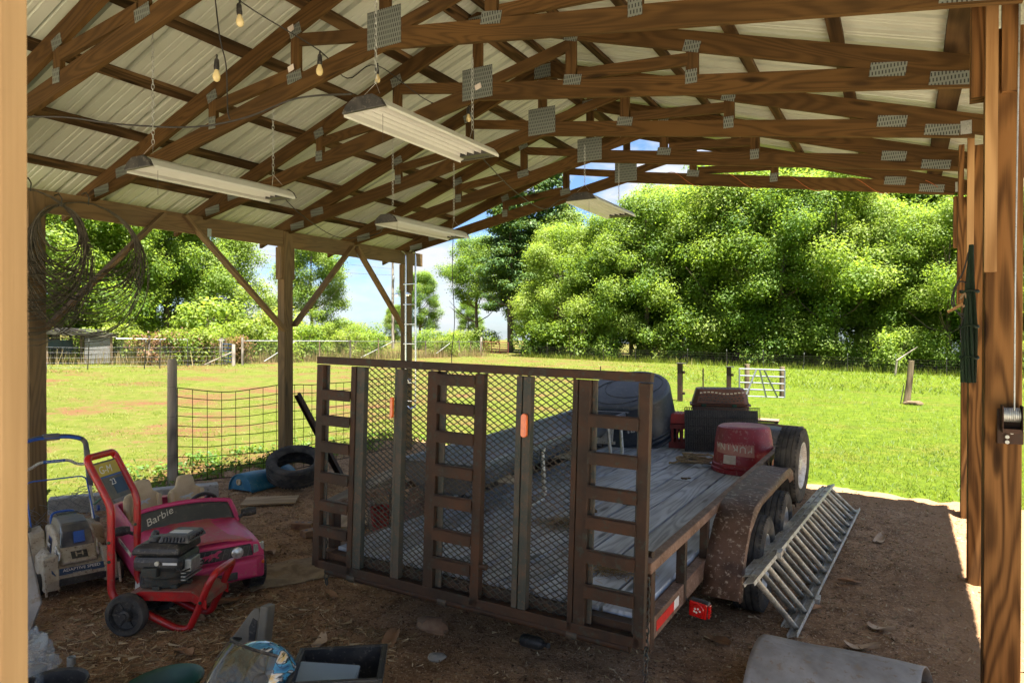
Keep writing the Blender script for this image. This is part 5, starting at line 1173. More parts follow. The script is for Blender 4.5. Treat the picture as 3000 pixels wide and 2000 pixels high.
for i in range(29):
    th = PI * i / 28; r = []
    for j in range(40):
        ph = 2 * PI * j / 40; q = Vector((math.sin(th) * math.cos(ph), math.sin(th) * math.sin(ph), math.cos(th))); k = 1 + .38 * noise.noise(q * 3.1) + .18 * noise.noise(q * 8) + .10 * noise.noise(q * 17); r.append((q.x * .11 * k, q.y * .11 * k, .20 + q.z * .20 * k))
    sec.append(r)
m.loft(sec, cap=False).build('film', M['clearbag'], o, smooth=60)
for k in range(3): MB().box((-.02 + .03 * k, .01, .10 + .06 * k), (.07, .05, .04), Matrix.Rotation(k * .8, 3, 'Z')).build('packet', M['sheetgrey'], o, bevel=.008)
o = thing('pipe_stub', 'short grey plastic pipe stub on dirt near the dark bucket', 'pipe', (-4.02, 2.13, fz(-4, 2.1)))
MB().lathe([(.022, 0), (.022, .055), (.016, .055), (.016, .02), (0, .02)], 16, cap1=False).build('tube', M['galv'], o, smooth=35)
M['dullwhite'] = plain('dull_white_paint', (.30, .30, .29), (.24, .24, .23), 8, .6)
# ---------------------------------------------------------------- field: woven wire fence beside the shed
WF = thing('wood_post', 'grey wooden fence post in the field edge left of middle shed post', 'fence post', (-7.5, 5.12, gz(-7.5, 5.12)))
MB().tube([(0, 0, -.2), (0, 0, .7), (.006, 0, 1.46), (.006, 0, 1.50)], [.056, .054, .052, .046], 12).build('log', M['greywood'], WF, smooth=40)
m = MB()
for z in (.35, .8, 1.15): m.tube([(math.cos(a) * .058, math.sin(a) * .058, z + .004 * a) for a in np.linspace(0, 6.2, 16)], .002, 4)
m.build('wire_wrap', M['wire'], WF)
wf = thing('woven_wire_fence', 'rusty woven wire fence strung from wood post past middle shed post', 'fence', (-7.2, 5.6, gz(-7.2, 5.6)))
FP = [Vector((-7.47, 5.17, 0)), Vector((-6.92, 6.16, 0)), Vector((-6.92, 8.58, 0))]
m = MB(); FHt = 1.16; rnd = random.Random(3)
def fpt(i, t, z):
    a, b = FP[i], FP[i + 1]; p = a.lerp(b, t); s = (.05 * math.sin(t * PI) if i == 0 else .03 * math.sin(t * PI)); return Vector((p.x, p.y, gz(p.x, p.y) + z - s * z + .012 * noise.noise(Vector((p.x * 4, p.y * 4, z * 3)))))
for i in range(2):
    L = (FP[i + 1] - FP[i]).length; nh = int(L / .15)
    for k in range(10):
        z = .05 + (FHt - .05) * (k / 9) ** .9; m.tube([fpt(i, t / 12, z) for t in range(13)], .0055 if k in (0, 9) else .0046, 4)
    for k in range(nh + 1): t = k / nh; m.tube([fpt(i, t, .05 + (FHt - .05) * q / 6) for q in range(7)], .0046, 4)
tag(m.build('wire_mesh', M['fwire'], wf, world=True), kind='stuff')

def tpost(parent, x, y, h=1.25, lean=0.0, mat='darksteel', tip=True, nm='t_post'):
    z = gz(x, y); m = MB(); m.beam((x, y, z - .1), (x + lean, y, z + h - .12), .035, .006, up=(0, 1, 0)); m.beam((x, y + .015, z - .1), (x + lean, y + .015, z + h - .12), .006, .03, up=(0, 1, 0)); m.build(nm, M[mat], parent, world=True)
    if tip: MB().beam((x + lean, y, z + h - .12), (x + lean * 1.08, y, z + h), .038, .012, up=(0, 1, 0)).build('post_tip', M['dullwhite'], parent, world=True)
def wires(parent, A, B, zs, n=20, r=.004, sag=.02, verts=0, mat='fwire', stuff=True, nm='wire_mesh'):
    m = MB(); A = Vector(A); B = Vector(B)
    P = lambda t, z: Vector((A.x + (B.x - A.x) * t, A.y + (B.y - A.y) * t, gz(A.x + (B.x - A.x) * t, A.y + (B.y - A.y) * t) + z - sag * abs(math.sin(t * n * PI))))
    for z in zs: m.tube([P(k / (n * 2), z) for k in range(n * 2 + 1)], r, 3)
    for k in range(verts): t = k / max(1, verts - 1); m.tube([P(t, zs[0]), P(t, zs[-1])], r * .8, 3)
    o = m.build(nm, M[mat], parent, world=True)
    if stuff: o['kind'] = 'stuff'
# fence along the wood, right and far
bf = thing('wire_fence', 'long wire fence on steel posts along the foot of the wood', 'fence', (-12, 51.0, gz(-12, 51)))
for k, x in enumerate((-28.2, -25.6, -23.1, -20.6, -18.0, -13.4 - .6, -11.1, -8.6, -6.0, -3.3, -.45, 2.3, 5.2, 8.2)): tpost(bf, x, 51.0, 1.22 + .06 * math.sin(k * 2.1), .05 * math.sin(k * 1.7))
wires(bf, (-28.2, 51), (14, 51), [.15, .3, .45, .6, .78, .95], 22, .006, .04, 170)
# chain-link fence on the left with wooden posts
cf = thing('chain_link_fence', 'long chain link fence on wooden posts, overgrown with vines', 'fence', (-29.3, 30, gz(-29, 30)))
CL = [(-34.5, 13.0), (-31.0, 20.0), (-29.7, 23.2), (-28.2, 23.0), (-29.5, 32.0), (-30.5, 41.0), (-30.9, 46.0), (-32.2, 51.4)]
def linkpanel(A, B, h, d=.11):
    A = Vector((*A, 0)); B = Vector((*B, 0)); L = (B - A).length; nxn = int(L / d); nzn = int(h / d); V = []; F = []; u = (B - A) / L; w = .0055; nr = Vector((-u.y, u.x, 0))
    for i in range(nxn):
        for j in range(nzn):
            for (a, b) in (((0, 0), (1, 1)), ((1, 0), (0, 1))):
                p = A + u * ((i + a[0]) * d); q = A + u * ((i + b[0]) * d); za = (j + a[1]) * d; zb = (j + b[1]) * d; g0 = gz(p.x, p.y); k = len(V)
                V += [(p.x, p.y, g0 + za), (p.x + u.x * w, p.y + u.y * w, g0 + za), (q.x + u.x * w, q.y + u.y * w, g0 + zb), (q.x, q.y, g0 + zb)]; F.append((k, k + 1, k + 2, k + 3))
    return V, F
for a, b in zip(CL[:-1], CL[1:]):
    if a == (-29.7, 23.2): continue
    V, F = linkpanel(a, b, 1.18); inv = MW[cf.name].inverted(); V = [tuple(inv @ Vector(p)) for p in V]
    tag(link_mesh('link_mesh', raw_mesh('link_mesh', V, F, M['linkwire']), cf), kind='stuff')
    L = math.hypot(b[0] - a[0], b[1] - a[1]); n = max(1, int(L / 2.6))
    for k in range(n + 1):
        t = k / n; x = a[0] + (b[0] - a[0]) * t; y = a[1] + (b[1] - a[1]) * t; h = 1.28 + .10 * math.sin(x * 3 + y)
        MB().tube([(x, y, gz(x, y) - .1), (x, y, gz(x, y) + h)], .055 if k in (0, n) else .035, 8).build('post', M['oldwood'] if k not in (0,) else M['greywood'], cf, world=True, smooth=40)
    MB().tube([(a[0], a[1], gz(*a) + 1.18), (b[0], b[1], gz(*b) + 1.18)], .021, 6).build('top_rail', M['linkwire'] if a[1] > 22 else M['galv'], cf, world=True, smooth=True)
for a, b in (((-28.4, 24.5, .15), (-28.9, 27.0, 1.15)), ((-29.6, 33, .15), (-30.2, 37, 1.2)), ((-30.6, 42.5, .3), (-30.8, 45, 1.25)), ((-28.25, 23.3, 1.2), (-29.5, 31.8, 1.2))): MB().tube([(x, y, gz(x, y) + z) for x, y, z in (a, b)], .020, 6).build('white_pipe', M['dullwhite'], cf, world=True, smooth=True)
def tubegate(name, label, cat, A, B, h, z0, bars, ups, mat, r=.025, braces=(), grp=None):
    A = Vector((*A, gz(*A))); B = Vector((*B, gz(*B))); t = thing(name, label, cat, tuple(A), group=grp)
    for k in range(bars): z = z0 + (h - z0) * k / (bars - 1); MB().tube([A + Vector((0, 0, z)), B + Vector((0, 0, z))], r, 8).build('bar', M[mat], t, world=True, smooth=True)
    for q in ups: p = A.lerp(B, q); MB().tube([p + Vector((0, 0, z0)), p + Vector((0, 0, h))], r * 1.05, 8).build('upright', M[mat], t, world=True, smooth=True)
    for (q0, za, q1, zb) in braces: MB().beam(A.lerp(B, q0) + Vector((.0, -.03, za)), A.lerp(B, q1) + Vector((0, -.03, zb)), .05, .012, up=(0, 1, 0)).build('brace', M[mat], t, world=True)
    return t
tubegate('tube_gate', 'small dark blue tube gate in the chain link fence', 'gate', (-29.5, 22.9), (-28.35, 22.6), 1.0, .15, 6, (0, .5, 1), 'dkblue', .022)
for lb, x, y, h, r in (('thick grey wooden gate post left of small blue gate', -29.75, 23.0, 1.32, .09), ('shorter grey wooden gate post right of small blue gate', -28.15, 22.45, 1.02, .085), ('tall wooden corner post left of the red tube gate', -33.6, 53.6, 1.55, .11)):
    o = thing('gate_post', lb, 'gate post', (x, y, gz(x, y))); MB().tube([(0, 0, -.1), (0, 0, h * .97), (0, 0, h)], [r, r * .95, r * .8], 10).build('log', M['greywood'], o, smooth=40)
o = thing('pole_prop', 'pale wooden pole propped against the small blue gate', 'pole', (-28.7, 21.9, gz(-28.7, 21.9))); MB().tube([(-.6, -.2, .02), (.45, .55, .62)], .03, 6).build('pole', M['greywood'], o, smooth=True)
tubegate('tube_gate', 'rusty red tube gate at the far end of the field', 'gate', (-33.2, 53.4), (-29.6, 51.6), 1.15, .2, 6, (0, .33, .66, 1), 'redgate', .03)
for x, y, ln in ((-28.2, 15.6, .12), (-27.8, 17.7, .10), (-27.95, 18.5, .04), (-28.6, 20.3, 0), (-30.8, 19.2, 0), (-28.7, 21.6, .02)): pass
sf = thing('wire_fence', 'low wire fence on leaning steel posts before the lean-to', 'fence', (-28.2, 17, gz(-28, 17)))
for x, y, ln in ((-28.2, 15.6, .12), (-27.8, 17.7, .14), (-27.95, 18.5, .04), (-28.6, 20.3, 0), (-28.6, 22.1, .02)): tpost(sf, x, y, 1.25, ln)
wires(sf, (-28.5, 9.0), (-28.0, 22.0), [.12, .3, .5, .7, .9], 5, .004, .03, 60, 'linkwire')
# galvanised gate leaning on posts, mid field
tubegate('galvanised_gate', 'galvanised tube gate with slanting braces leaning on two posts', 'gate', (-4.72, 23.5), (-3.40, 24.05), .92, .03, 5, (0, 1), 'zinc', .026, ((.15, .05, .38, .92), (.60, .03, .45, .92), (.85, .03, .55, .92)))
for lb, x, y, h in (('short wooden post behind the left half of galvanised gate', -4.65, 24.4, 1.05), ('short wooden post at the right end of galvanised gate', -3.52, 24.35, 1.02)):
    o = thing('field_post', lb, 'fence post', (x, y, gz(x, y))); MB().tube([(0, 0, -.1), (0, 0, h)], .085, 12).build('log', M['oldwood'], o, smooth=40)
for lb, x, y, h in (('rusty steel post with top cap behind the stock tank', -5.75, 20.2, 1.12), ('rusty steel post with top cap at left end of galvanised gate', -4.95, 23.0, .98)):
    o = thing('steel_post', lb, 'steel post', (x, y, gz(x, y))); MB().box((0, 0, h / 2 - .05), (.13, .13, h + .1)).build('column', M['rust'], o); MB().box((.03, 0, h + .012), (.26, .2, .022)).build('cap_plate', M['darksteel'], o)
    for z in (.25, h - .25): MB().box((.10, -.02, z), (.10, .04, .08)).build('hinge_lug', M['rust'], o)
o = thing('field_post', 'lone leaning wooden post in the right part of field', 'fence post', (0.05, 25.0, gz(0.05, 25))); MB().tube([(0, 0, -.1), (.10, 0, .8), (.14, 0, 1.36)], [.10, .09, .085], 12).build('log', M['oldwood'], o, smooth=40)
MB().beam((-.16, -.06, -.05), (-.06, -.06, .60), .03, .012, up=(0, 1, 0)).build('stake', M['darksteel'], o)
rock(.25, 24.8, (.28, .16, .07), 'low dirt clump at the foot of lone field post', 5, 'dung', 'dirt_clump', 'clump')
for lb, x, y, h in (('thin dark steel stake behind stock tank and pet carrier', -4.9, 19.5, 1.05), ('short rusty stake in field left of stock tank top', -9.0, 22.0, .85)):
    o = thing('t_post_stake', lb, 'stake', (x, y, gz(x, y))); MB().beam((0, 0, -.1), (0, 0, h), .035, .02, up=(0, 1, 0)).build('bar', M['rust'], o)
o = thing('broken_branch', 'broken dead branch leaning by the fence at far right', 'branch', (-.4, 48.5, gz(-.4, 48.5))); MB().tube([(0, 0, .9), (.5, .1, 1.3), (1.1, .1, 1.75)], [.06, .045, .02], 6).build('stick', M['greywood'], o, smooth=True)
MB().tube([(0, 0, .9), (-.1, .02, .0)], [.06, .07], 6).build('butt', M['greywood'], o, smooth=True)
# lean-to with tin side
ls = thing('lean_to', 'old open lean-to with tin clad end and rusty sloping roof', 'lean-to', (-33.0, 16.6, gz(-33, 16.6)))
LA_, LB_ = Vector((-31.9, 17.05, 0)), Vector((-31.7, 18.45, 0)); zg = gz(-32, 17.5)
for k in range(6):
    z = zg + .02 + k * .215; MB().beam((-31.95 + .01 * k % 2, 17.55, z + .105), (-31.6, 18.50, z + .105), .02, .205).build('tin_strip', M['tin'], ls, world=True)
for x, y in ((-32.1, 17.50), (-33.1, 14.9), (-32.4, 16.2), (-32.5, 16.0), (-33.6, 13.9), (-31.6, 18.55)): MB().beam((x, y, zg - .1), (x, y, zg + 1.40 + .03 * (18 - y)), .09, .09, up=(0, 1, 0)).build('post', M['oldwood'], ls, world=True)
for k in range(5): MB().beam((-31.55 - k * .28, 18.75 - k * .0, zg + 1.36 + .05 * k), (-33.3 - k * .28, 13.0, zg + 1.62 + .05 * k), .285, .014).build('roof_sheet', M['tin'], ls, world=True)
MB().beam((-31.45, 18.72, zg + 1.28), (-33.2, 13.0, zg + 1.55), .03, .12).build('fascia', M['greywood'], ls, world=True)
# pale blue old truck behind the lean-to
tk2 = thing('old_truck', 'faded blue rounded old truck cab parked behind the lean-to', 'truck', (-34.2, 15.9, gz(-34, 16)), rotz=R_(75))
def tsec2(x, w, z1, k): return [(x, -w, .35), (x, -w * 1.02, .8), (x, -w * .97, 1.02), (x, -w * k, z1 - .12), (x, -w * k * .8, z1), (x, w * k * .8, z1), (x, w * k, z1 - .12), (x, w * .97, 1.02), (x, w * 1.02, .8), (x, w, .35)]
MB().loft([tsec2(-1.5, .70, 1.0, .9), tsec2(-.75, .80, 1.08, .9), tsec2(-.70, .80, 1.42, .84), tsec2(-.45, .82, 1.62, .82), tsec2(.45, .82, 1.66, .82), tsec2(.80, .80, 1.50, .82), tsec2(.9, .80, 1.08, .9), tsec2(1.9, .72, 1.0, .9), tsec2(2.0, .65, .9, .9)]).build('body', M['truckblue'], tk2, smooth=35)
for s in (-1, 1):
    for x in (-.28, .22): MB().box((x, s * .745, 1.30), (.40, .02, .30), Matrix.Rotation(s * R_(-17), 3, 'X')).build('side_window', M['glass'], tk2, bevel=.04)
    for x in (-1.0, 1.3): MB().lathe([(.18, -.1), (.34, -.1), (.36, -.07), (.36, .07), (.34, .1), (.18, .1)], 24, Matrix.Translation((x, s * .70, .36)) @ Matrix.Rotation(PI / 2, 4, 'X')).build('wheel', M['rubber'], tk2, smooth=35)
MB().box((-.72, 0, 1.28), (.02, .9, .26), Matrix.Rotation(R_(12), 3, 'Y')).build('rear_window', M['glass'], tk2, bevel=.04)
# far huts, wood-framed pens, utility pole and wires
hu = thing('small_hut', 'small far plank hut with flat roof behind the vines', 'hut', (-50.5, 38.0, gz(-50, 38)))
for k in range(8): MB().beam((-.9 + k * .25, 0, .0), (-.9 + k * .25, 0, 1.75), .235, .04, up=(0, 1, 0)).build('plank', M['greywood'], hu)
MB().box((0, .6, 1.80), (2.5, 1.9, .07), Matrix.Rotation(R_(4), 3, 'Y')).build('roof', M['tin'], hu); MB().box((.85, .6, .85), (.05, 1.2, 1.7)).build('side_wall', M['greywood'], hu); hu.rotation_euler = (0, 0, R_(35))
hu = thing('flat_roofed_shelter', 'low far open shelter with long flat roof', 'shelter', (-49.0, 45.5, gz(-49, 45.5)))
MB().box((0, 0, 1.62), (4.4, 2.0, .09), Matrix.Rotation(R_(-3), 3, 'Y')).build('roof', M['tin'], hu)
for x in (-1.9, -.4, 1.0, 2.0): MB().beam((x, -.7, 0), (x, -.7, 1.6), .12, .12, up=(0, 1, 0)).build('post', M['oldwood'], hu)
hu.rotation_euler = (0, 0, R_(40))
up_ = thing('utility_pole', 'tall grey wooden utility pole standing behind the far fence', 'utility pole', (-49.5, 60.5, gz(-49.5, 60.5)))
MB().tube([(0, 0, -.3), (0, 0, 5), (0, 0, 9.6)], [.17, .15, .12], 10).build('pole', M['greywood'], up_, smooth=True)
MB().beam((.15, -.1, 8.4), (.5, -.3, 7.3), .03, .03).build('guy_arm', M['darksteel'], up_); MB().lathe([(.12, 0), (.12, .35), (.05, .45)], 10, Matrix.Translation((.2, -.1, 7.6))).build('insulator', M['galv'], up_, smooth=35)
for k, (z0, e, lb) in enumerate(((9.4, (-58.0, 4.0, 11.9), 'upper pale power line crossing behind the left shed bay'), (8.7, (-58.0, 4.4, 9.4), 'lower pale power line crossing behind the left shed bay'))):
    m = MB(); a = Vector((-49.5, 60.5, z0)); b_ = Vector(e); m.tube([a.lerp(b_, t / 20) - Vector((0, 0, .7 * 4 * (t / 20) * (1 - t / 20))) for t in range(21)], .018, 5)
    tag(m.build('power_line', M['linkwire'], smooth=True), lb, 'power line')
# extra tyre beyond the trailer
o = thing('loose_tyre', 'dark tyre standing beyond the trailer behind the feed trough', 'tyre', (-4.35, 9.15, gz(-4.35, 9.15) + .32), rot=(0, R_(16), R_(30))); inst('casing', TYRE, o)
MB().lathe([(.21, -.07), (.21, .07)], 30, Matrix.Rotation(PI / 2, 3, 'Y')).build('inner_liner', M['blackpl'], o, smooth=True)

# ---------------------------------------------------------------- plants
def leaf_cloud(seed, lobes, per, size, shape, up_bias=.75, flat=.0, flip=1.0):
    """lobes: list of (centre, radius); leaves are small bent diamonds on and inside each lobe"""
    r = np.random.default_rng(seed); Vs = []; at = []
    for c, rad, tone in lobes:
        n = max(6, int(per * (rad ** 2))); d = r.normal(size=(n, 3)); d /= np.linalg.norm(d, axis=1)[:, None]
        rr = rad * (1 - .60 * r.random(n) ** 1.8)[:, None] * (1 + .22 * r.normal(size=(n, 1)))
        p = np.array(c) + d * rr * np.array([1, 1, shape])
        nrm = d * 1.0 + np.array([0, 0, up_bias]) + .55 * r.normal(size=(n, 3)); nrm /= np.linalg.norm(nrm, axis=1)[:, None]
        t = np.cross(nrm, r.normal(size=(n, 3))); t /= np.linalg.norm(t, axis=1)[:, None]; b = np.cross(nrm, t)
        s = size * (.45 + 1.1 * r.random((n, 1)))
        q = np.stack([p + t * s, p + b * s * .55 + nrm * s * .12, p - t * s, p - b * s * .55 + nrm * s * .12], axis=1)
        Vs.append(q.reshape(-1, 3)); at.append(np.repeat(np.clip(tone + .16 * r.normal(size=n), 0, 1), 4))
    V = np.concatenate(Vs); F = np.arange(len(V)).reshape(-1, 4); return V, F, np.concatenate(at)
def tree_lobes(seed, n, rx_, h0, h1, lob, taper=.5, low=.25):
    r = random.Random(seed); out = []
    for k in range(n):
        f = r.random() ** .85; z = h0 + (h1 - h0) * f
        env = rx_ * (math.sin(PI * (low + (1 - low) * (1 - f) ** taper * .82 + .0)) if False else (1 - abs(f - .38) ** 1.6 * 1.25))
        a = r.uniform(0, 2 * PI); d = max(.1, env) * math.sqrt(r.uniform(.12, 1)); out.append(((d * math.cos(a), d * math.sin(a), z), lob * r.uniform(.6, 1.3), r.uniform(.05, .85)))
    return out
def trunk_mesh(seed, h, r0, limbs=7, crown=.45, spread=2.2):
    r = random.Random(seed); m = MB(); pts = [Vector((.12 * math.sin(k * 1.3 + seed) * k / 6, .12 * math.cos(k * 1.1 + seed) * k / 6, h * k / 7 - .1)) for k in range(8)]
    m.tube(pts, [r0 * (1 - .85 * k / 7) for k in range(8)], 9)
    for k in range(limbs):
        t = r.uniform(.3, .85); i = int(t * 7); p = pts[i]; a = r.uniform(0, 6.28); l = spread * r.uniform(.6, 1.1) * (1.1 - t * .6)
        e = p + Vector((math.cos(a) * l, math.sin(a) * l, l * r.uniform(.4, .9))); mid = p.lerp(e, .5) + Vector((0, 0, -.12 * l)); m.tube([p, mid, e], [r0 * .35 * (1.1 - t), r0 * .22, r0 * .06], 5)
    return m
# four broadleaf kinds sized for a 10 m tree, scaled per tree
KIND = []
for k, (mat, n, rx_, h0, lob, per, sz) in enumerate((('leafA', 120, 3.3, 1.0, .76, 1150, .060), ('leafB', 115, 3.0, .6, .78, 1100, .062), ('leafA', 120, 2.8, 2.4, .70, 1250, .058), ('leafB', 110, 3.6, .4, .84, 1000, .064), ('leafA', 105, 3.0, 4.2, .70, 1150, .058))):
    V, F, at = leaf_cloud(40 + k, tree_lobes(k * 7 + 1, n, rx_, h0, 9.4, lob), per, sz, .78); KIND.append((raw_mesh('crown', V, F, M[mat], at), trunk_mesh(k + 3, 8.4, .19, 16, spread=3.0).mesh('trunk', M['bark'], smooth=True)))
# pine: tiers of tufts
r = random.Random(5); lb_ = []
for k in range(120):
    f = r.random(); z = 3.0 + 7.2 * f; rad = 2.3 * (1 - f * .72) * r.uniform(.3, 1); a = r.uniform(0, 6.28); lb_.append(((rad * math.cos(a), rad * math.sin(a), z + .2 * r.random()), .62 * r.uniform(.6, 1.1), r.uniform(.1, .7)))
V, F, at = leaf_cloud(77, lb_, 900, .07, .42, .6); PINE = (raw_mesh('crown', V, F, M['leafP'], at), trunk_mesh(9, 10.0, .16, 12, spread=1.5).mesh('trunk', M['bark'], smooth=True))
BUSH = []
for k, mat in enumerate(('leafB', 'leafV', 'leafR', 'leafA')):
    lob = [((random.uniform(-.8, .8), random.uniform(-.5, .5), random.uniform(.15, 1.15)), random.uniform(.25, .5), random.uniform(.2, .8)) for _ in range(26)]
    V, F, at = leaf_cloud(90 + k, lob, 900, .05, .85); m = MB(); rr = random.Random(k)
    for q in range(9): a = rr.uniform(0, 6.28); m.tube([(0, 0, -.05), (.25 * math.cos(a), .2 * math.sin(a), .5), (.6 * math.cos(a), .5 * math.sin(a), 1.1)], [.03, .02, .006], 5)
    BUSH.append((raw_mesh('foliage', V, F, M[mat], at), m.mesh('stems', M['bark'], smooth=True)))
ORD = 'first second third fourth fifth sixth seventh eighth ninth tenth eleventh twelfth thirteenth fourteenth fifteenth sixteenth'.split()
def plant(name, label, cat, x, y, kind, sc, rz, group, names=('crown', 'trunk'), zs=1.0):
    t = thing(name, label, cat, (x, y, gz(x, y) - .05), rotz=rz, group=group); inst(names[0], kind[0], t, sc=(sc, sc, sc * zs)); inst(names[1], kind[1], t, sc=(sc, sc, sc * zs)); return t
rnd = random.Random(21)
# front row of the wood beyond the far fence (left to right)
xs_ = [-26.5, -22.5, -18.8, -15.0, -11.6, -8.0, -4.6, -1.0, 2.6, 6.4, 10.5, 15.0]
for i, x in enumerate(xs_):
    k = (3, 1, 0, 3, 1, 0, 3, 1, 3, 0, 1, 0)[i]; s = (1.2, 1.3, 1.42, 1.5, 1.65, 1.45, 1.55, 1.25, 1.2, 1.35, 1.4, 1.5)[i]
    plant('broadleaf_tree', f'leafy tree in front row of the right wood, {ORD[i]} from the left', 'tree', x, 56.5 + rnd.uniform(-1.2, 2.0), KIND[k], s, rnd.uniform(0, 6.28), 'front row of the wood')
for i in range(13):
    x = -31 + i * 4.1 + rnd.uniform(-1, 1); plant('tall_tree', f'taller darker tree in back row of the right wood, {ORD[i]} from left', 'tree', x, 65.5 + rnd.uniform(-2, 2.5), KIND[(2, 0, 2, 1)[i % 4]], (1.42 + .62 * min(1, max(0, (x + 24) / 18))) * rnd.uniform(.94, 1.08), rnd.uniform(0, 6.28), 'back row of the wood')
for i in range(11):
    x = -40 + i * 6.0; plant('tall_tree', f'tree in the hindmost row of the right wood, {ORD[i]} from left', 'tree', x, 76 + rnd.uniform(-2, 3), KIND[(2, 0)[i % 2]], (1.5 + .85 * min(1, max(0, (x + 26) / 18))) * rnd.uniform(.94, 1.06), rnd.uniform(0, 6.28), 'hindmost row of the wood')
for i in range(14):
    x = -27.5 + i * 3.05 + rnd.uniform(-.8, .8); plant('understory_bush', f'low bush at the foot of the right wood, {ORD[i]} from left', 'bush', x, 53.6 + rnd.uniform(-.5, .8), BUSH[(3, 0, 3, 1)[i % 4]], rnd.uniform(1.5, 2.5), rnd.uniform(0, 6.28), 'bushes along the wood edge', ('foliage', 'stems'))
for i, (x, y, s) in enumerate(((-34.5, 60.5, 1.75), (-32.0, 63.5, 1.95), (-38.0, 67.0, 1.45))): plant('pine_tree', ('dark pine at the left end of the right wood', 'tallest dark pine behind the left end of the wood', 'slim pine farthest left beside the far oaks')[i], 'tree', x, y, PINE, s, i * 2.0, 'pines at the wood end')
# far trees between the two woods
for i, (x, y, k, s, lb) in enumerate(((-47.0, 74.0, 4, 1.45, 'far oak standing alone left of the pines, trunk showing'), (-57.5, 76.0, 2, 1.05, 'far rounded tree just right of the corner shed post'), (-62.0, 95.0, 0, .75, 'small far tree between the far oak and corner post'), (-50.0, 92.0, 2, .8, 'small distant tree under the far oak crown'), (-70.0, 86.0, 1, .62, 'small distant tree left of the utility pole'))): plant('far_tree', lb, 'tree', x, y, KIND[k], s, i * 1.3, 'far trees between the woods')
# left wood beyond the chain link fence
LW = ((-43.5, 42.5, 0, 1.02), (-46.5, 35.5, 3, 1.1), (-46, 31, 0, 1.3), (-45, 27, 1, 1.25), (-44, 22.5, 3, 1.4), (-43.5, 18, 0, 1.45), (-43, 13.5, 1, 1.5), (-42.5, 8.5, 2, 1.6))
for i, (x, y, k, s) in enumerate(LW): plant('broadleaf_tree', f'leafy tree of the left wood behind chain link, {ORD[i]} from the right', 'tree', x, y, KIND[k], s, rnd.uniform(0, 6.28), 'front row of the left wood')
for i in range(7): plant('tall_tree', f'tall tree in the back row of the left wood, {ORD[i]} from right', 'tree', -53.5 + rnd.uniform(-1, 1), 34.5 - i * 5.0, KIND[(2, 0)[i % 2]], rnd.uniform(1.7, 2.0), rnd.uniform(0, 6.28), 'back row of the left wood')
# vines and shrubs on the chain-link fence
VN = ((-33.8, 15.6, 1, 1.3), (-32.6, 19.2, 1, 1.1), (-31.6, 20.4, 2, .85), (-31.0, 21.3, 1, 1.0), (-30.6, 21.9, 2, .9), (-30.4, 22.8, 1, 1.05), (-30.0, 24.0, 2, .8), (-31.5, 25.5, 1, 1.35), (-30.6, 27.5, 1, 1.1), (-31.6, 30.0, 0, 1.2), (-31.0, 33.5, 1, 1.1), (-32.0, 37.0, 0, 1.0), (-31.6, 44.5, 1, .9), (-33.0, 48.0, 0, 1.1), (-38, 34, 1, 1.9), (-40, 30, 0, 2.0))
for i, (x, y, k, s) in enumerate(VN): plant('fence_vine', f'{("bushy green", "yellow-green", "rusty brown")[k]} vine clump on the chain link fence, {ORD[i]} along it from left', 'vine', x, y, BUSH[k], s * 1.3, i * 1.1, 'vines on the chain link fence', ('foliage', 'stems'), zs=1.0)
for i, (x, y, s, k) in enumerate(((-36.0, 58.0, 1.7, 0), (-52, 52, 1.9, 1), (-55.0, 62.0, 2.0, 3), (-46.0, 63.0, 1.6, 0), (-60, 66, 2.2, 1), (-44.0, 58.0, 1.5, 3), (-66, 70, 2.4, 0), (-40.5, 60.5, 1.7, 1))): plant('far_bush', ('bush just right of the red tube gate post', 'feathery bush right of the far plank hut', 'bush low beneath the utility pole', 'bush left of the red tube gate', 'bush at the left foot of utility pole', 'bush behind the far pen posts', 'hazy bush farthest behind the shelter', 'bush beneath the far oak')[i], 'bush', x, y, BUSH[k], s, i * 2.2, 'bushes in the far gap', ('foliage', 'stems'))
# ---------------------------------------------------------------- grass, weeds, straw
def blades(name, n, fx, mat, hmin, hmax, w, lean=.5, seed=1, tone=(.2, .9), kind='stuff', lying=False, zf=None):
    r = np.random.default_rng(seed); V = []; F = []; at = []
    for k in range(n):
        x, y, hs, tn = fx(r)
        if x is None: continue
        a = r.uniform(0, 6.283); h = r.uniform(hmin, hmax) * hs; z = (zf or gz)(x, y); ww = w * (.6 + .8 * r.random()) * (.7 + .3 * hs); ca, sa = math.cos(a) * ww, math.sin(a) * ww
        b = r.uniform(0, 6.283); i = len(V)
        if lying:
            l = h; dx, dy = math.cos(a) * l, math.sin(a) * l; V += [(x - sa, y + ca, z + .004), (x + sa, y - ca, z + .004), (x + dx + sa, y + dy - ca, z + .004 + r.uniform(0, .02)), (x + dx - sa, y + dy + ca, z + .004 + r.uniform(0, .02))]
        else:
            lx, ly = math.cos(b) * h * lean * r.random(), math.sin(b) * h * lean * r.random(); V += [(x - ca, y - sa, z - .01), (x + ca, y + sa, z - .01), (x + ca * .35 + lx, y + sa * .35 + ly, z + h), (x - ca * .35 + lx, y - sa * .35 + ly, z + h)]
        F.append((i, i + 1, i + 2, i + 3)); at += [min(1, max(0, tn + .18 * r.normal()))] * 4
    o = link_mesh(name, raw_mesh(name, V, F, M[mat], at)); o['kind'] = kind; return o
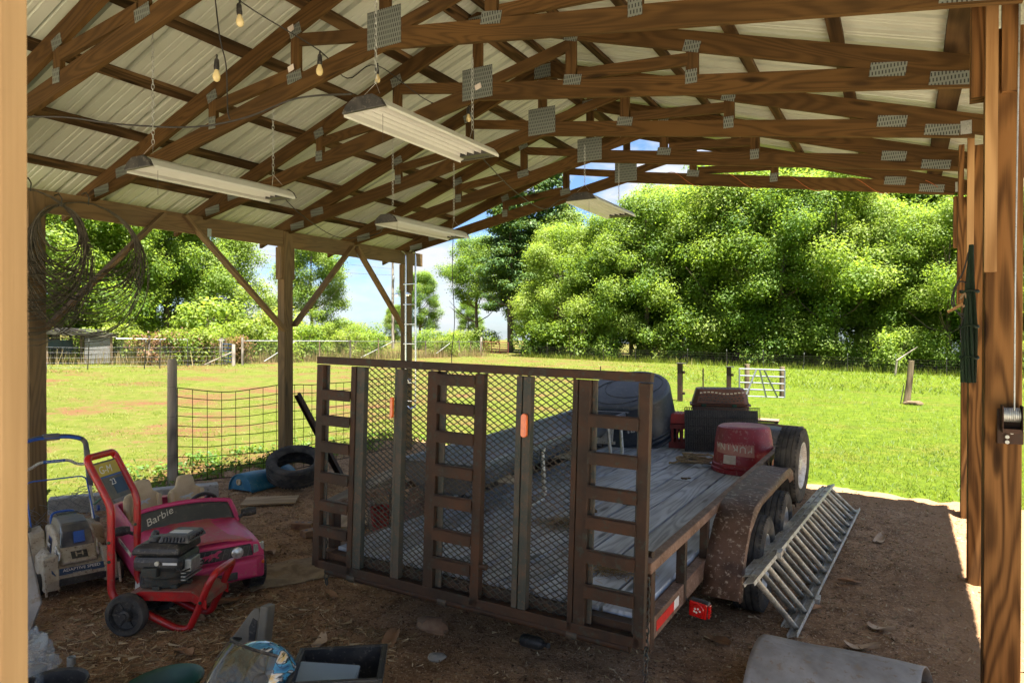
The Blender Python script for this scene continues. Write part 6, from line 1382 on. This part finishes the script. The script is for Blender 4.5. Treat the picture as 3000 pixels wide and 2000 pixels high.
def grass_fx(near, far, spread):
    def f(r):
        d = near * (far / near) ** r.random(); a = YAW + r.uniform(-.72, .66); x, y = -math.sin(a) * d, math.cos(a) * d
        if dirt_edge(x, y) > .06 and y < 10.2: return None, 0, 0, 0
        left = min(1, max(0, (-x - y * .22 - 1) / 8)); p = fbm(x, y, .55)
        if left > .3 and p > .10 and r.random() < .75: return None, 0, 0, 0
        return x, y, (1 - .45 * left) * (1 + d / 60), .30 + .30 * left * (1 + p) + .12 * p
    return f
o = blades('grass', 120000, grass_fx(7.5, 34, .7), 'blade', .022, .055, .0055, 2.6, 5); o['label'] = 'short sunlit grass covering the near field'
o = blades('tall_grass', 30000, grass_fx(30, 70, .7), 'blade', .04, .11, .016, 2.2, 6); o['label'] = 'rougher grass in the far field'
def strip_fx(ax_, ay, bx, by, w, hs=1.0, tone=.5):
    def f(r):
        t = r.random(); x = ax_ + (bx - ax_) * t + r.normal() * w; y = ay + (by - ay) * t + r.normal() * w; return x, y, hs * (.6 + .8 * r.random()), tone
    return f
o = blades('fence_weeds', 5000, strip_fx(-28, 51.4, 14, 51.8, .5, 1.0, .55), 'blade', .15, .42, .02, .6, 8); o['label'] = 'tall weeds under the far wire fence'
o = blades('dry_weeds', 2600, strip_fx(-29.5, 24, -31, 50, .45, 1.0, .5), 'drygrass', .2, .75, .014, .35, 9); o['label'] = 'dry brown weeds along the chain link fence'
o = blades('dry_weeds', 1500, strip_fx(-33, 16, -29.6, 23, .4, 1.0, .6), 'drygrass', .2, .6, .014, .4, 10); o['label'] = 'dry brown weeds below the rusty vines'
# broad-leaved weeds at the shed edge
lob = []
r = random.Random(12)
for k in range(150):
    y = r.uniform(4.9, 9.6); x = -7.45 - r.random() ** 1.5 * 1.3 + .10 * (y - 5) ; lob.append(((x, y, gz(x, y) + r.uniform(.02, .10)), r.uniform(.06, .14), r.uniform(.25, .8)))
V, F, at = leaf_cloud(33, lob, 2200, .028, .7, .9); o = link_mesh('edge_weeds', raw_mesh('edge_weeds', V, F, M['weed'], at)); tag(o, 'broad leaved weeds growing along the left shed edge', kind='stuff')
def in_shed(r):
    x = r.uniform(-7.6, .9); y = r.uniform(1.4, 9.5); k = fbm(x, y, 1.3)
    if k < -.12 and r.random() < .8: return None, 0, 0, 0
    return x, y, 1.0, r.uniform(.0, .75) + .3 * k
o = blades('straw_litter', 20000, in_shed, 'straw', .010, .050, .0010, 0, 14, lying=True, zf=fz); o['label'] = 'bits of straw strewn over the dirt floor'
def near_straw(r):
    x = r.uniform(-5.0, -2.6); y = r.uniform(1.6, 3.4); return x, y, 1.0, r.uniform(.05, .9)
o = blades('straw_litter', 4200, near_straw, 'straw', .03, .10, .0009, 0, 15, lying=True, zf=fz); o['label'] = 'denser straw on the dirt in the left foreground'
# crumbs of soil: little lumps
def lumps(n, seed):
    r = np.random.default_rng(seed); V = []; F = []; at = []
    for k in range(n):
        x = r.uniform(-7.4, 1.3); y = r.uniform(1.5, 9.4); s = .004 + .012 * r.random() ** 3; z = fz(x, y); a = r.uniform(0, 6.28); i = len(V)
        for q in range(4): b = a + q * 1.571; V.append((x + math.cos(b) * s * r.uniform(.7, 1.3), y + math.sin(b) * s * r.uniform(.7, 1.3), z - .003))
        V.append((x, y, z + s * r.uniform(.6, 1.2)))
        F += [(i + q, i + (q + 1) % 4, i + 4, i + 4) for q in range(4)]
    F = np.array(F)[:, :3]; o = link_mesh('soil_crumbs', raw_mesh('soil_crumbs', V, F, M['dirt'])); tag(o, 'crumbs and small clods on the dirt floor', kind='stuff')
lumps(16000, 3)
# wood chips and leaf scraps: real little flakes
def flake_fx(r):
    x = r.uniform(-7.2, .8); y = r.uniform(1.6, 9.2); return x, y, .5 + r.random(), r.uniform(.1, 1)
o = blades('leaf_scraps', 6500, flake_fx, 'straw', .006, .016, .0025, 0, 16, lying=True, zf=fz); o['label'] = 'small leaf scraps and chips on the dirt floor'
# single curled leaves
LEAF = []
for k in range(3):
    m = MB(); rr = random.Random(k)
    m.grid(lambda u, v: ((u - .5) * .19, (v - .5) * .085 * math.sin(PI * (.06 + .88 * u)) ** .7, .008 + .028 * ((v - .5) * 2) ** 2 * (.6 + .5 * math.sin(u * 5 + k)) + .02 * (u - .5) ** 2 * 4 * (k + 1) / 2), 12, 6)
    LEAF.append(m.mesh('dry_leaf', M['deadleaf' if k != 1 else 'paleleaf'], smooth=True))
LP_ = ((-3.06, 3.05, 1, 'pale curled leaf on open dirt between toy car and bin'), (-4.05, 3.15, 0, 'brown curled leaf just in front of the red cart skid'), (-3.98, 2.90, 0, 'brown leaf near the red cart skid tube'), (-2.72, 3.30, 0, 'brown leaf on dirt left of the tan broken block'), (-.55, 5.25, 0, 'brown leaf beside the ladder lower rail'), (-.36, 5.95, 0, 'long brown leaf right of the ladder'), (-.22, 4.75, 1, 'pale leaf behind the bent grey sheet'), (-.42, 4.62, 0, 'brown leaf at the bent grey sheet corner'), (-.12, 5.1, 1, 'pale scrap leaf near right shed posts'), (-.52, 6.9, 0, 'brown leaf near the ladder far end'), (-.20, 7.4, 1, 'pale leaf on the dirt far right of ladder'), (-3.62, 2.55, 0, 'brown leaf in the straw in front of red cart wheel'), (-4.62, 4.05, 1, 'pale crumpled leaf beside the burlap'), (-1.05, 3.35, 0, 'brown leaf under the tail lamp'), (-1.0, 4.35, 0, 'brown leaf below the trailer fender'), (-.75, 4.45, 0, 'dull leaf between trailer wheel and ladder'), (-3.5, 3.6, 0, 'brown leaf below the ramp gate left corner'))
for i, (x, y, k, lb) in enumerate(LP_):
    t = inst('dry_leaf', LEAF[k % 3], None, (x, y, fz(x, y) + .004), (random.uniform(-.15, .15), random.uniform(-.15, .15), random.uniform(0, 6.28)), (random.uniform(.75, 1.2),) * 3); tag(t, lb, 'leaf', 'curled leaves on the dirt')

# ---------------------------------------------------------------- things hung under the roof
def bulb_part(parent, p, tilt=(0, 0)):
    e = part_empty('bulb', parent, Vector(p) - MW[parent.name].translation, (tilt[0], tilt[1], 0))
    MB().lathe([(.006, .075), (.012, .07), (.016, .06), (.017, .03), (.019, .022), (.017, .0)], 12).build('socket', M['blackpl'], e, smooth=45)
    MB().lathe([(.012, .0), (.015, -.012), (.024, -.035), (.025, -.050), (.019, -.068), (.008, -.076), (0, -.077)], 14, cap0=False, cap1=False).build('globe', M['bulb'], e, smooth=True)
sl_ = thing('string_lights', 'black outdoor string light cable with clear bulbs under the trusses', 'string lights', (-3.9, 3.6, 3.9))
def cable(pts, parent, r=.0045, mat='cable', nm='cable', sub=6, wig=0.0):
    P = [Vector(p) for p in pts]; out = []
    for i in range(len(P) - 1):
        p0 = P[max(0, i - 1)]; p1 = P[i]; p2 = P[i + 1]; p3 = P[min(len(P) - 1, i + 2)]
        for k in range(sub):
            t = k / sub; out.append(.5 * ((2 * p1) + (-p0 + p2) * t + (2 * p0 - 5 * p1 + 4 * p2 - p3) * t * t + (-p0 + 3 * p1 - 3 * p2 + p3) * t ** 3))
    out.append(P[-1]); return MB().tube(out, r, 7).build(nm, M[mat], parent, world=parent is not None, smooth=True)
B_ = [Vector(b) for b in ((-3.67, 2.98, 3.98), (-3.67, 3.67, 3.90), (-4.1, 4.80, 4.28), (-3.68, 5.04, 3.93), (-3.83, 5.87, 4.18), (-3.97, 3.04, 3.71))]
OFF = Vector((0, 0, .10))
cable([(-3.55, 2.50, 4.15), B_[0] + OFF * .9, B_[1] + OFF, (-3.85, 4.15, 3.99), B_[2] + OFF * .8, B_[3] + OFF, B_[4] + OFF, (-3.80, 5.92, 3.95), (-3.80, 5.92, 3.86)], sl_)
cable([(-3.93, 2.98, 4.30), (-3.92, 3.02, 3.95), (-3.92, 3.04, 3.86), (-3.90, 3.06, 3.72), (-3.90, 3.07, 3.45), (-3.89, 3.08, 3.38)], sl_)
for b in B_: bulb_part(sl_, b, (random.uniform(-.1, .1), random.uniform(-.1, .1)))
for b in B_: MB().tube([b + Vector((0, 0, .07)), b + Vector((.005, 0, .10))], .007, 6).build('drop_joint', M['cable'], sl_, world=True, smooth=True)
ec = thing('power_cable', 'black extension cord slung from left jamb across to the lamps', 'cord', (-5, 3, 3.4))
cable([(-5.45, 1.9, 3.62), (-5.30, 2.12, 3.44), (-5.10, 2.30, 3.38), (-4.85, 2.55, 3.40), (-4.55, 2.75, 3.36), (-4.15, 3.0, 3.35), (-3.75, 3.10, 3.38), (-3.35, 3.15, 3.45), (-2.75, 3.00, 3.33)], ec, .006)
cable([(-5.32, 2.10, 3.45), (-5.38, 2.04, 3.36), (-5.30, 2.10, 3.30), (-5.18, 2.22, 3.32), (-5.13, 2.27, 3.37)], ec, .006)
MB().box((-5.22, 2.18, 3.31), (.16, .05, .07), Matrix.Rotation(R_(42), 3, 'Z')).build('plug_box', M['blackpl'], ec, world=True, bevel=.008)
c2 = thing('lamp_cord', 'thin black cord running from left lamp towards the middle left post', 'cord', (-4.4, 4, 3.1))
cable([(-4.34, 3.90, 3.09), (-4.5, 4.3, 2.98), (-4.75, 5.0, 2.90), (-4.60, 5.4, 2.98), (-4.2, 5.0, 3.05)], c2, .004)
c3 = thing('lamp_cord', 'thin cord from the big lamp to the farthest lamp', 'cord', (-2.7, 5, 3.4))
cable([(-2.60, 4.12, 3.22), (-2.75, 4.9, 3.12), (-2.9, 5.7, 3.12), (-3.05, 6.35, 3.32), (-3.02, 6.55, 3.38)], c3, .004)
c4 = thing('pull_cord', 'long thin black cord hanging down below the low middle lamp', 'cord', (-4.12, 6.1, 2.5)); cable([(-4.14, 6.05, 3.0), (-4.15, 6.05, 2.6), (-4.13, 6.06, 2.1), (-4.16, 6.05, 1.75), (-4.15, 6.06, 1.35)], c4, .004)
oc = thing('orange_cord', 'thin orange cord wound around the frontmost truss chord', 'cord', (-1, 8.6, 3.6))
pts = []
for k in range(60):
    t = k / 59; x = -2.75 + 3.05 * t; u = x + 3.17; zc = tz(u, 3.955 - .173 * u + .071); a = t * 2 * PI * 4.5; pts.append((x, 8.64 + math.cos(a) * .032, zc + math.sin(a) * .082))
cable(pts, oc, .0035, 'orange', sub=2)
def lamp(label, x, y, z, L=1.2, w=.31, roll=0.0, hang=(.25, .25)):
    t = thing('shop_lamp', label, 'lamp', (x, y, z), rot=(0, roll, 0), group='hanging shop lamps')
    h = w / 2
    for s in (-1, 1):
        MB().prism([(-h, 0), (h, 0), (h * .80, .045), (h * .42, .078), (-h * .42, .078), (-h * .80, .045)], s * L / 2 - .012, s * L / 2 + .012).build('end_cap', M['blackpl'], t, bevel=.004)
    pr = [(-h, .0), (-h * .76, .012)]
    for k in range(4):
        c = -h * .74 + (2 * h * .74) * (k + .5) / 4; q = h * .74 / 4 * .98; pr += [(c - q, .012), (c - q * .75, .045), (c - q * .4, .060), (c + q * .4, .060), (c + q * .75, .045), (c + q, .012)]
    pr += [(h * .76, .012), (h, .0), (h, -.012), (h * 1.0 + .003, -.012), (h + .003, .006), (h * .78, .048), (h * .4, .074), (-h * .4, .074), (-h * .78, .048), (-h - .003, .006), (-h - .003, -.012), (-h, -.012)]
    MB().prism(pr, -L / 2 + .012, L / 2 - .012).build('reflector', M['lampwhite'], t)
    for k in range(4):
        c = -h * .74 + (2 * h * .74) * (k + .5) / 4; MB().tube([(c, -L / 2 + .03, .036), (c, L / 2 - .03, .036)], .0115, 9).build('tube', M['tubewhite'], t, smooth=True)
    MB().box((0, L / 2 - .05, .02), (w * .74, .07, .03)).build('socket_block', M['blackpl'], t)
    for s, top in zip((-1, 1), hang):
        m = MB(); a = Vector((0, s * (L / 2 - .10), .18))
        for q in (-1, 1): m.tube([(q * h * .4, s * (L / 2 - .06), .10), a], .0012, 4)
        m.build('hang_wire', M['galv'], t); chain('hang_chain', a, (0, s * (L / 2 - .10), top - z), M['galv'], t, .040, .0019, world=False, wdt=.42)
    MB().tube([(.05, -L / 2 + .10, .0), (.05, -L / 2 + .10, -.16)], .0015, 4).build('pull_string', M['cable'], t)
    return t
def chz(x): u = x + 3.17; return tz(u, 3.955 - .173 * abs(u))
lamp('large shop lamp nearest the middle, hanging over the ramp gate', -2.59, 3.52, 3.19, hang=(4.4, 3.86))
lamp('shop lamp hanging at left below the leftmost truss bay', -4.32, 3.32, 3.035, w=.29, hang=(4.0, 3.75))
lamp('lower shop lamp hanging before the corner post', -4.13, 5.55, 2.985, w=.26, hang=(3.95, 3.76))
lamp('farthest shop lamp hanging against the green wood', -2.93, 7.22, 3.36, w=.34, hang=(3.95, 4.05))
# paper tags on the webs
for x, y, z, lb in ((-4.06, 3.77, 4.28, 0), (-4.06, 3.77, 3.98, 0), (-3.15, 4.985, 4.06, 0)):
    MB().box((x, y - .008, z), (.06, .002, .045), Matrix.Rotation(R_(-15), 3, 'Y')).build('paper_tag', M['paper'], shed, world=True)
# wire coils on hooks at the left beam
def coil(label, yc, zc, ry, rz_, n, seed, x=-6.64, sp=.14):
    t = thing('wire_coil', label, 'wire coil', (x, yc, zc + rz_), group='coils of wire on the eave beam'); m = MB(); rr = random.Random(seed)
    for k in range(n):
        e = rr.uniform(1 - sp, 1 + sp * .35); dx = rr.uniform(-.05, .05); ph = rr.uniform(0, 6.28); pts = []
        for i in range(26):
            a = 2 * PI * i / 26; kk = 1 - (1 - e) * (1 - math.cos(a - PI / 2)) * .55 + .02 * math.sin(3 * a + ph)
            pts.append((x + dx * (1 - .7 * max(0, math.sin(a))), yc + math.cos(a) * ry * kk + .02 * math.sin(ph) * (1 - math.sin(a)), zc + rz_ - (1 - math.sin(a)) * rz_ * (.5 + .5 * e) * kk))
        m.tube(pts, .0034, 4, closed=True)
    tag(m.build('strands', M['wire'], t, world=True), kind='stuff')
    MB().tube([(x + .02, yc, zc + rz_ - .02), (x + .03, yc, zc + rz_ + .05), (x - .02, yc, zc + rz_ + .10), (x - .09, yc, zc + rz_ + .09)], .006, 6).build('hook', M['darksteel'], t, world=True, smooth=True)
coil('large round coil of old wire hung right of the leftmost post', 3.68, 2.64, .54, .55, 46, 2, sp=.30)
coil('large coil of old wire hung on the leftmost post', 3.17, 2.65, .50, .57, 40, 3, x=-6.60, sp=.32)
coil('smaller inner coil of wire between the two large coils', 3.40, 2.82, .22, .30, 20, 4, x=-6.56, sp=.3)
# chromed ladder rack hung on the corner post
rk = thing('chrome_rack', 'chromed tubular ladder rack hung on the far corner post', 'rack', (-6.60, 8.45, .85))
for x in (-6.665, -6.475):
    cable([(x - .16, 8.52, 3.24), (x - .10, 8.46, 3.25), (x - .03, 8.45, 3.22), (x, 8.45, 3.10), (x, 8.45, 2.2), (x, 8.45, 1.0), (x - .02, 8.44, .88), (x - .09, 8.43, .84), (x - .13, 8.42, .88)], rk, .014, 'chrome', 'rail')
for z in (2.74, 2.43, 2.13, 1.83, 1.24, .96): MB().box((-6.57, 8.43, z), (.23, .035, .016)).build('rung', M['chrome'], rk, world=True, bevel=.004)
for z in (2.58, 1.28):
    for x in (-6.75, -6.54): MB().lathe([(.012, 0), (.012, .06), (.032, .062), (.032, .075), (.010, .08)], 14, Matrix.Translation((x, 8.41, z)) @ Matrix.Rotation(PI / 2, 4, 'X')).build('standoff', M['chrome'], rk, world=True, smooth=35)
# green cord bundle, wire loops, winch and cable on the right post
gb = thing('green_cord_bundle', 'dark green bundle of light cords hanging on the right post', 'cord bundle', (.29, 4.28, 1.7)); rr = random.Random(6)
for k in range(22):
    a = rr.uniform(0, 6.28); q = rr.uniform(.2, 1); pts = []
    for i in range(9):
        t = i / 8; w = .008 + .034 * min(1, t * 1.6); pts.append((.298 - .012 * t + math.cos(a + t * 1.5) * w * q * .8, 4.28 + math.sin(a + t * 1.5) * w * q, 2.42 - .71 * t))
    MB().tube(pts, .0062, 6).build('cord', M['greencord'], gb, world=True, smooth=True)
for z in (2.18, 2.0, 1.84): MB().tube([(.290 + math.cos(a) * .04, 4.28 + math.sin(a) * .042, z + .006 * math.sin(3 * a)) for a in [2 * PI * k / 18 for k in range(18)]], .006, 6, closed=True).build('binding', M['greencord'], gb, world=True, smooth=True)
wl = thing('wire_loops', 'loops of dark wire hanging left of the green cord bundle', 'wire', (.27, 4.3, 2.1))
cable([(.285, 4.27, 2.38), (.262, 4.27, 2.28), (.225, 4.27, 2.20), (.212, 4.27, 2.13), (.232, 4.27, 2.08), (.268, 4.27, 2.06)], wl, .004); cable([(.285, 4.27, 2.22), (.245, 4.27, 2.23), (.222, 4.27, 2.16), (.230, 4.27, 2.09), (.262, 4.27, 2.04)], wl, .004); cable([(.27, 4.27, 2.06), (.252, 4.27, 1.98), (.262, 4.27, 1.88)], wl, .003)
cable([(.25, 4.27, 2.14), (.27, 4.27, 2.17), (.28, 4.27, 2.12), (.26, 4.27, 2.10)], wl, .006, 'rope')
o = thing('wood_shim', 'short split wood sliver caught in the wire loops', 'sliver', (.20, 4.28, 2.08)); MB().beam((.195, 4.28, 2.075), (.262, 4.28, 2.115), .03, .014).build('sliver', M['newwood'], o, world=True)
wn = thing('hand_winch', 'small rusty hand winch bolted to the right post', 'winch', (.44, 4.06, 1.5))
MB().box((.445, 4.088, 1.515), (.105, .012, .17)).build('base_plate', M['rust'], wn, world=True, bevel=.003)
for x in (.408, .485): MB().prism([(x, 0), (x, .001)], 0, 1) if False else MB().box((x, 4.045, 1.56), (.005, .085, .12)).build('cheek', M['rust'], wn, world=True, bevel=.002)
MB().tube([(.408, 4.04, 1.575), (.485, 4.04, 1.575)], .022, 12).build('drum', M['darksteel'], wn, world=True, smooth=True)
for k in range(9): MB().tube([(.414 + k * .0075 + math.cos(a) * .0, 4.04 + math.cos(a) * .031, 1.575 + math.sin(a) * .031) for a in [2 * PI * q / 16 for q in range(16)]], .0042, 6, closed=True).build('cable_turn', M['galv'], wn, world=True, smooth=True)
MB().box((.445, 4.045, 1.50), (.075, .07, .02)).build('foot', M['rust'], wn, world=True)
for x, z in ((.432, 1.465), (.432, 1.44), (.45, 1.488)): MB().lathe([(.009, 0), (.009, .008)], 8, Matrix.Translation((x, 4.078, z)) @ Matrix.Rotation(PI / 2, 4, 'X')).build('bolt', M['galv'], wn, world=True)
cable([(.452, 4.01, 1.60), (.455, 4.03, 2.2), (.462, 4.045, 2.9), (.470, 4.05, 3.7)], wn, .0035, 'galv', 'winch_cable')
